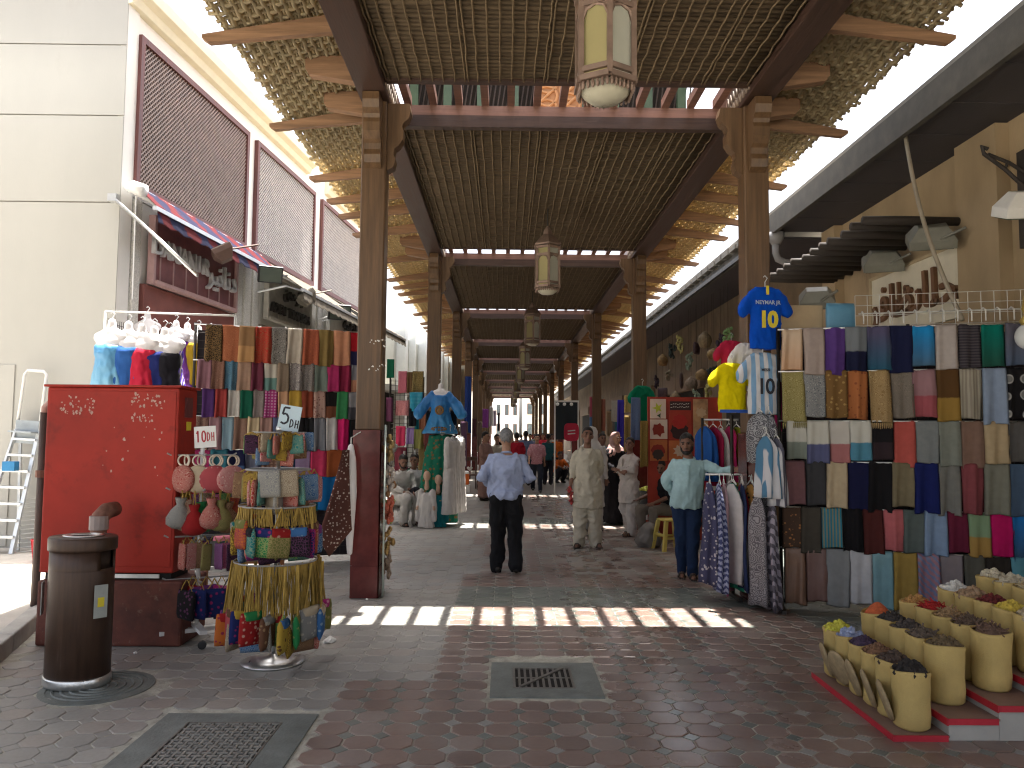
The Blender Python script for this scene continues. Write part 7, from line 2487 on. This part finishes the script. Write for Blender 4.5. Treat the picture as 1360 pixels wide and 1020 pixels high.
        for s in (-1, 1):
            mb.loft([[nec + V(s * x, y, z) for x, y, z in tri] for tri in (((.015, -.078, -.03), (.06, -.06, -.005), (.04, -.1, -.06)), ((.013, -.072, -.03), (.055, -.05, -.005), (.04, -.092, -.065)))])
        mb.build('collar', top, t, True)
        if top_kind != 'robe' and hem is not None:
            MB().box(-.012, .012, -.137 - belly * 1.1, -.12, 1.12, 1.38).build('placket', top, t)
    if bottom:
        mb = MB()
        pel = V(*J['pel'])
        r0, r1, r2 = trouser_r
        rings = torso_rings(J, .008, belly * .6, cut=.2, wid=wid)
        mb.loft(rings)
        for q in ('l', 'r'):
            hpj, kn, an = (V(*J[q + x]) for x in ('hp', 'kn', 'an'))
            mb.limb([hpj, hpj.lerp(kn, .5), kn, kn.lerp(an, .5), an + V(0, .01, -.015)], (r0 + .01, (r0 + r1) / 2 + .008, r1, (r1 + r2) / 2, r2), 14)
        put('trousers', remeshed(mb, cvox, 2, folds(fold * .9, 8, 6, seed + 9), 'trousers'), bottom, t)
    if skirt:
        mat, z0, z1, w0, w1 = skirt
        pel = V(*J['pel'])
        rings = []
        for i in range(9):
            q = i / 8
            rings.append([V(pel.x + (w0 + (w1 - w0) * q) * math.cos(a) * (1 + .05 * q * math.sin(5 * a + seed)), pel.y + (w0 + (w1 - w0) * q) * .75 * math.sin(a) * (1 + .06 * q * math.sin(6 * a)), z0 + (z1 - z0) * q) for a in [2 * PI * j / 36 for j in range(36)]])
        mb = MB().loft(rings)
        put('robe_skirt', remeshed(mb, cvox * 1.2, 1, folds(fold, 10, 2, seed)), mat, t)
    if feet:
        for q in ('l', 'r'):
            an = V(*J[q + 'an'])
            td = V(*J[q + 'toe']).normalized()
            mb = MB()
            if shoe is M_SHOE:
                mb.limb([an + V(0, 0, -.042) - td * .04, an + V(0, 0, -.045) + td * .08, an + V(0, 0, -.053) + td * .15], (.046, .043, .032), 12)
                put('shoe', remeshed(mb, .009, 2), shoe, t)
            else:
                mb.limb([an + V(0, 0, -.0755) - td * .06, an + V(0, 0, -.0755) + td * .16], (.012, .012), 8)
                sd = td.cross(V(0, 0, 1))
                for w_ in (-.03, 0, .03):
                    mb.limb([an + V(0, 0, -.074) - td * .05 + sd * w_, an + V(0, 0, -.074) + td * .16 + sd * w_ * .8], (.012, .012), 8)
                for f_ in (.06, .11):
                    mb.tube([an + V(0, 0, -.07) + td * f_ + sd * .045, an + V(0, 0, -.02) + td * f_ + sd * .025, an + V(0, 0, -.015) + td * f_ - sd * .02, an + V(0, 0, -.07) + td * f_ - sd * .045], .01, 6)
                mb.build('sandal', shoe, t, True)
    if headscarf:
        mb = MB()
        n = 28
        rings = []
        for c_z, w, d, yo in ((.135, .02, .03, .0), (.12, .07, .085, .01), (.06, .096, .112, .02), (-.02, .1, .11, .035), (-.1, .1, .1, .045), (-.17, .15, .12, .03), (-.26, .22, .15, .02), (-.36, .235, .155, .02)):
            ring = []
            for i in range(n):
                a = 2 * PI * i / n
                fr = max(0, -math.sin(a))
                cutf = 1 - (.42 * fr if c_z > -.12 and c_z < .09 else .1 * fr)
                ring.append(hd + V(w * math.cos(a), yo + d * math.sin(a) * cutf, c_z))
            rings.append(ring)
        mb.loft(rings)
        put('headscarf', remeshed(mb, .0135, 2, folds(.008, 11, 6, seed)), headscarf, t)
    if extra:
        extra(t, J)
    return t


shirt_blue = fabric('plain', (.36, .42, .6), s=2)
# walking man seen from behind
g = G(671, 760)
person('heavy grey haired man walking away in a pale blue shirt and black trousers', (g.x, g.y, 0), PI + .06, 1.72,
       dict(lel=(.29, .05, 1.16), lwr=(.2, -.2, 1.08), rel=(-.29, .05, 1.16), rwr=(-.16, -.23, 1.1), lan=(.1, -.02, .085), lkn=(.1, -.04, .5), ran=(-.125, .1, .1), rkn=(-.11, .02, .5), hed=(0, -.03, 1.625), nec=(0, .0, 1.465), che=(0, .01, 1.28)),
       M_SKIN_L, M_HAIRG, (0, .12, .03), .075, 1.12, shirt_blue, pl((.012, .012, .014)), M_SHOE, .92, 'shirt', hem=[(.9, .19, .165, -.01), (.93, .212, .19, -.02), (1.0, .222, .2, -.03)], trouser_r=(.108, .09, .075), seed=2.0, fold=.022)
# young man in a cream shalwar kameez
KAM = fabric('plain', (.58, .53, .42), s=2)
def beads(t, J):
    mb = MB()
    rnd = random.Random(3)
    w = V(*J['rwr'])
    for k in range(16):
        mb.blob(w + V(rnd.uniform(-.03, .03), -.04 + rnd.uniform(-.03, .03), -.02 - .016 * k), (.022, .02, .02), 7, 5)
    o = mb.build('bead_strings', basic('red_beads', (.4, .04, .04), .5, var=.4, scale=30), t, True)
    o['kind'] = 'stuff'
g = G(780, 727)
person('young man in a cream shalwar kameez standing with one arm behind his back', (g.x, g.y, 0), R(-4), 1.76,
       dict(lel=(.24, .1, 1.15), lwr=(.1, .17, .98), lhd=(-1, .1, -.3), rel=(-.24, .04, 1.14), rwr=(-.25, -.02, .9), hed=(.0, -.02, 1.64), lan=(.12, .02, .085), ran=(-.12, .0, .085), ltoe=(.5, -1, 0), rtoe=(-.35, -1, 0)),
       M_SKIN_D, M_HAIR, (R(8), R(-8), R(6)), .02, .88, KAM, KAM, M_SANDAL, .75, 'kurta', hem=[(.58, .205, .15, -.01), (.6, .21, .152, -.01), (.8, .185, .14, -.01), (1.0, .16, .13, -.005)], trouser_r=(.115, .105, .09), extra=beads, seed=3.3, fold=.022)
# second man side on, arms folded
g = G(836, 712)
KAM2 = fabric('plain', (.6, .55, .51), s=2)
person('man in a pale pinkish kameez standing side on with folded arms', (g.x, g.y, 0), R(-62), 1.62,
       dict(lel=(.25, -.08, 1.18), lwr=(-.02, -.24, 1.18), lhd=(-1, -.1, .1), rel=(-.25, -.08, 1.16), rwr=(.06, -.22, 1.14), rhd=(1, -.1, .15), hed=(.0, -.0, 1.63), lan=(.1, -.04, .085), ran=(-.1, .1, .085)),
       M_SKIN_D, M_HAIR, (R(38), R(-10), R(4)), .03, .9, KAM2, KAM2, M_SANDAL, .85, 'kurta', hem=[(.6, .205, .17, -.01), (.64, .208, .17, -.01), (.8, .185, .155, -.01), (1.0, .165, .14, -.005)], trouser_r=(.12, .105, .08), seed=5.1, fold=.022)
# leaning man in a pale aqua polo
g = G(913, 769)
person('bearded man in a pale aqua shirt and jeans leaning an arm on the garment rack', (g.x, g.y, 0), R(-8), 1.68,
       dict(pel=(0, 0, .95), wai=(.01, 0, 1.08), che=(.025, 0, 1.28), nec=(.03, .01, 1.465), hed=(.0, -.02, 1.625), lsh=(.21, .0, 1.375), lel=(.38, -.2, 1.31), lwr=(.5, -.42, 1.35), lhd=(.6, -.8, -.25), rsh=(-.14, .0, 1.385), rel=(-.24, .1, 1.16), rwr=(-.13, .16, .99), rhd=(1, .1, -.4), lan=(.06, .02, .085), lkn=(.07, -.02, .5), ran=(-.06, .12, .085), rkn=(-.07, .04, .5)),
       M_SKIN_D, M_HAIR, (R(-12), R(4), R(-3)), .04, 1.02, fabric('plain', (.4, .58, .6), s=2), fabric('plain', (.018, .035, .085), s=3), M_SANDAL, .9, 'shirt', hem=[(.86, .185, .145, -.01), (.9, .19, .15, -.012), (1.0, .185, .15, -.012)], beard=1.1, trouser_r=(.095, .075, .06), seed=7.0)
SIT = dict(pel=(0, .0, .5), wai=(0, -.0, .63), che=(0, -.05, .83), nec=(0, -.07, 1.02), hed=(0, -.1, 1.18), lsh=(.17, -.06, .935), rsh=(-.17, -.06, .935), lel=(.23, -.15, .72), rel=(-.23, -.15, .72), lwr=(.1, -.36, .62), rwr=(-.1, -.36, .62), lhp=(.1, -.03, .5), rhp=(-.1, -.03, .5), lkn=(.14, -.43, .5), rkn=(-.14, -.43, .5), lan=(.13, -.4, .085), ran=(-.13, -.4, .085))
# seated man by the produce tub
g = G(884, 716)
person('man in black seated beside the produce tub leaning on his forearm', (g.x, g.y, 0), R(-55), 1.7, dict(SIT, rwr=(-.2, -.42, .66)), M_SKIN_D, M_HAIR, (R(30), R(14), R(6)), .02, 1.0, pl((.015, .015, .018)), pl((.2, .17, .14)), M_SANDAL, .5, 'shirt', hem=[(.44, .19, .16, 0), (.5, .195, .165, 0)], moustache=True, seed=8.0, vox=.013, cvox=.015)
t = thing('low_bench', 'low dark bench under the two seated men on the left', 'bench', (P(538, 660, 14.4).x, 14.45, 0))
MB().box(-.5, .5, -.2, .25, .36, .4).build('seat', M_POST, t, bevel=.008)
for x in (-.45, .45):
    MB().box(x - .03, x + .03, -.18, .22, 0, .36).build('leg', M_POST, t)
a = P(531, 660, 14.3)
person('seated man in a white kurta leaning forward on the low bench', (a.x, 14.35, 0), R(35), 1.7, dict(SIT, lkn=(.2, -.4, .56), rkn=(-.1, -.44, .5)), M_SKIN_D, M_HAIR, (R(-10), R(22), 0), .02, 1.0, pl((.52, .5, .47)), pl((.5, .48, .45)), M_SANDAL, .9, 'kurta', hem=[(.42, .2, .19, -.05), (.5, .2, .17, -.02)], trouser_r=(.12, .11, .08), seed=9.0, vox=.014, cvox=.016, beard=1)
a = P(548, 650, 14.6)
person('seated man in a white shirt and dark trousers, legs crossed', (a.x, 14.6, 0), R(20), 1.72, dict(SIT, rkn=(-.05, -.46, .62), ran=(.2, -.5, .5), lwr=(.16, -.4, .62)), M_SKIN_D, M_HAIR, (R(-25), R(5), 0), .02, 1.0, pl((.52, .5, .5)), pl((.02, .02, .025)), M_SANDAL, .8, 'shirt', hem=[(.44, .19, .16, 0), (.5, .195, .165, 0)], seed=10.0, vox=.014, cvox=.016)
# woman in a black abaya with a pale pink headscarf, man in a white head cloth
ABA = pl((.012, .011, .014))
a = P(818, 640, 14.6)
person('woman in a black abaya and pale pink headscarf behind the folded arms man', (a.x, 14.6, 0), R(25), 1.72, dict(lwr=(.1, -.2, 1.0), rwr=(-.1, -.2, 1.02), lel=(.24, -.03, 1.14), rel=(-.24, -.03, 1.14)), M_SKIN_L, None, (R(10), R(4), 0), .03, 1.0, ABA, None, M_SHOE, .97, 'robe', skirt=(ABA, 1.05, .05, .19, .31), headscarf=pl((.45, .28, .26)), seed=11.0, vox=.014, cvox=.016)
a = P(788, 640, 13.4)
person('person in a white head cloth standing behind the young man', (a.x, 13.6, 0), R(160), 1.8, {}, M_SKIN_D, None, (0, 0, 0), .02, 1.0, pl((.58, .56, .53)), pl((.5, .48, .45)), M_SANDAL, .95, 'kurta', hem=[(.4, .22, .17, 0), (.7, .21, .16, 0), (1.0, .19, .14, 0)], trouser_r=(.11, .1, .08), headscarf=pl((.62, .6, .57)), seed=12.0, vox=.015, cvox=.017)

# passers-by farther along: a few builds, copied with clothes of their own
def proto(seed, J, robe=False):
    return person('proto', (0, 0, 0), 0, 1.72, J, M_SKIN_D, M_HAIR, (0, 0, 0), .02, 1.0, pl((.5, .5, .5)), None if robe else pl((.03, .03, .04)), M_SHOE, .9 if robe else .5, 'robe' if robe else 'shirt', hem=None if robe else [(.84, .19, .15, 0), (.9, .195, .155, 0), (1.0, .185, .145, 0)], skirt=(pl((.5, .5, .5)), 1.05, .08, .19, .24) if robe else None, seed=seed, vox=.02, cvox=.022)


WALK = dict(lan=(.1, -.22, .09), lkn=(.1, -.16, .5), ran=(-.1, .28, .12), rkn=(-.1, .03, .5), lwr=(.24, .14, .9), rwr=(-.24, -.2, .94), rel=(-.235, -.02, 1.15))
PR = [proto(1.0, WALK), proto(2.0, {}), proto(3.0, dict(lwr=(.05, -.22, 1.15), rwr=(-.05, -.22, 1.12), lel=(.25, -.03, 1.15), rel=(-.25, -.03, 1.15)), True)]
PEOPLE = [
    (645, 19.5, 1.72, 2, 60, (.36, .22, .19), None, M_SKIN_L, 'man in a dusty pink kurta standing side on near the third left post'),
    (660, 21, 1.66, 2, 20, (.5, .46, .38), None, M_SKIN_D, 'person in a beige robe beyond the walking man'),
    (686, 24, 1.72, 0, 180, (.45, .02, .04), (.25, .23, .2), M_SKIN_L, 'person in a red top walking away down the middle'),
    (698, 25.5, 1.78, 1, 180, (.08, .14, .32), (.03, .03, .04), M_SKIN_D, 'person in a striped blue shirt among the passers-by'),
    (713, 22.5, 1.68, 0, 0, (.42, .2, .24), (.02, .025, .04), M_SKIN_L, 'woman in a pink flowered blouse and dark jeans walking nearer'),
    (728, 26, 1.7, 1, 170, (.03, .12, .14), (.03, .03, .04), M_SKIN_D, 'person in a teal shirt right of the pink blouse'),
    (739, 30, 1.7, 1, 200, (.6, .14, .02), (.05, .05, .06), M_SKIN_D, 'person in an orange top by the black display board'),
    (677, 33, 1.72, 0, 0, (.05, .05, .06), (.03, .03, .03), M_SKIN_D, 'distant passer-by in black left of the red top'),
    (704, 34, 1.7, 0, 0, (.3, .3, .45), (.05, .05, .06), M_SKIN_L, 'distant passer-by in lilac between the shoppers'),
    (721, 36, 1.74, 1, 0, (.5, .03, .05), (.04, .04, .06), M_SKIN_L, 'distant passer-by in a red shirt right of centre'),
    (692, 42, 1.7, 0, 180, (.5, .48, .45), (.05, .05, .06), M_SKIN_D, 'far passer-by in a white shirt down the middle'),
    (668, 40, 1.7, 2, 0, (.02, .02, .02), None, M_SKIN_D, 'far figure in a black robe on the left'),
    (710, 48, 1.72, 1, 0, (.2, .25, .2), (.05, .05, .06), M_SKIN_D, 'far passer-by in a grey green shirt'),
    (733, 40, 1.72, 2, 30, (.5, .47, .42), None, M_SKIN_D, 'far figure in a white robe by the right posts'),
    (800, 16.5, 1.7, 1, 10, (.05, .16, .3), (.04, .04, .05), M_SKIN_D, 'person in a blue top glimpsed between the white head cloth and the abaya'),
]
used = set()
for u, D, H, k, rz, ctop, cbot, sk, lab in PEOPLE:
    src = PR[k]
    o = src if k not in used else dup_tree(src)
    used.add(k)
    x = P(u, 600, D).x
    o.location = (x, D, 0)
    o.rotation_euler = (0, 0, R(rz))
    o.scale = (H / 1.75,) * 3
    o['label'] = lab
    o['group'] = 'passers-by along the arcade'
    for ch in o.children:
        n = ch.name.split('.')[0]
        if n in ('shirt', 'robe', 'kurta', 'collar', 'robe_skirt', 'placket'):
            ch.material_slots[0].material = fabric('floral' if 'flowered' in lab else ('stripes' if 'striped' in lab else 'plain'), ctop, (.6, .4, .42) if 'flowered' in lab else (.3, .36, .5), s=2)
        elif n == 'trousers':
            ch.material_slots[0].material = pl(cbot)
        elif n == 'body':
            ch.material_slots[0].material = sk
# crouching figure in orange
a = G(741, 641)
person('person in an orange shirt crouching by the right stall', (a.x, a.y, 0), R(30), 1.7, dict(SIT, pel=(0, .05, .32), wai=(0, 0, .45), che=(0, -.06, .65), nec=(0, -.1, .83), hed=(0, -.13, .99), lsh=(.18, -.09, .79), rsh=(-.18, -.09, .79), lel=(.22, -.25, .62), rel=(-.22, -.25, .62), lwr=(.1, -.42, .55), rwr=(-.1, -.42, .55), lhp=(.1, 0, .32), rhp=(-.1, 0, .32), lkn=(.15, -.34, .5), rkn=(-.15, -.34, .5), lan=(.13, -.12, .085), ran=(-.13, -.12, .085)),
       M_SKIN_D, M_HAIR, (0, R(10), 0), .02, 1.0, pl((.6, .13, .02)), pl((.04, .04, .05)), M_SHOE, .5, 'shirt', hem=[(.3, .19, .16, .03), (.36, .19, .16, .03)], seed=14.0, vox=.018, cvox=.02)
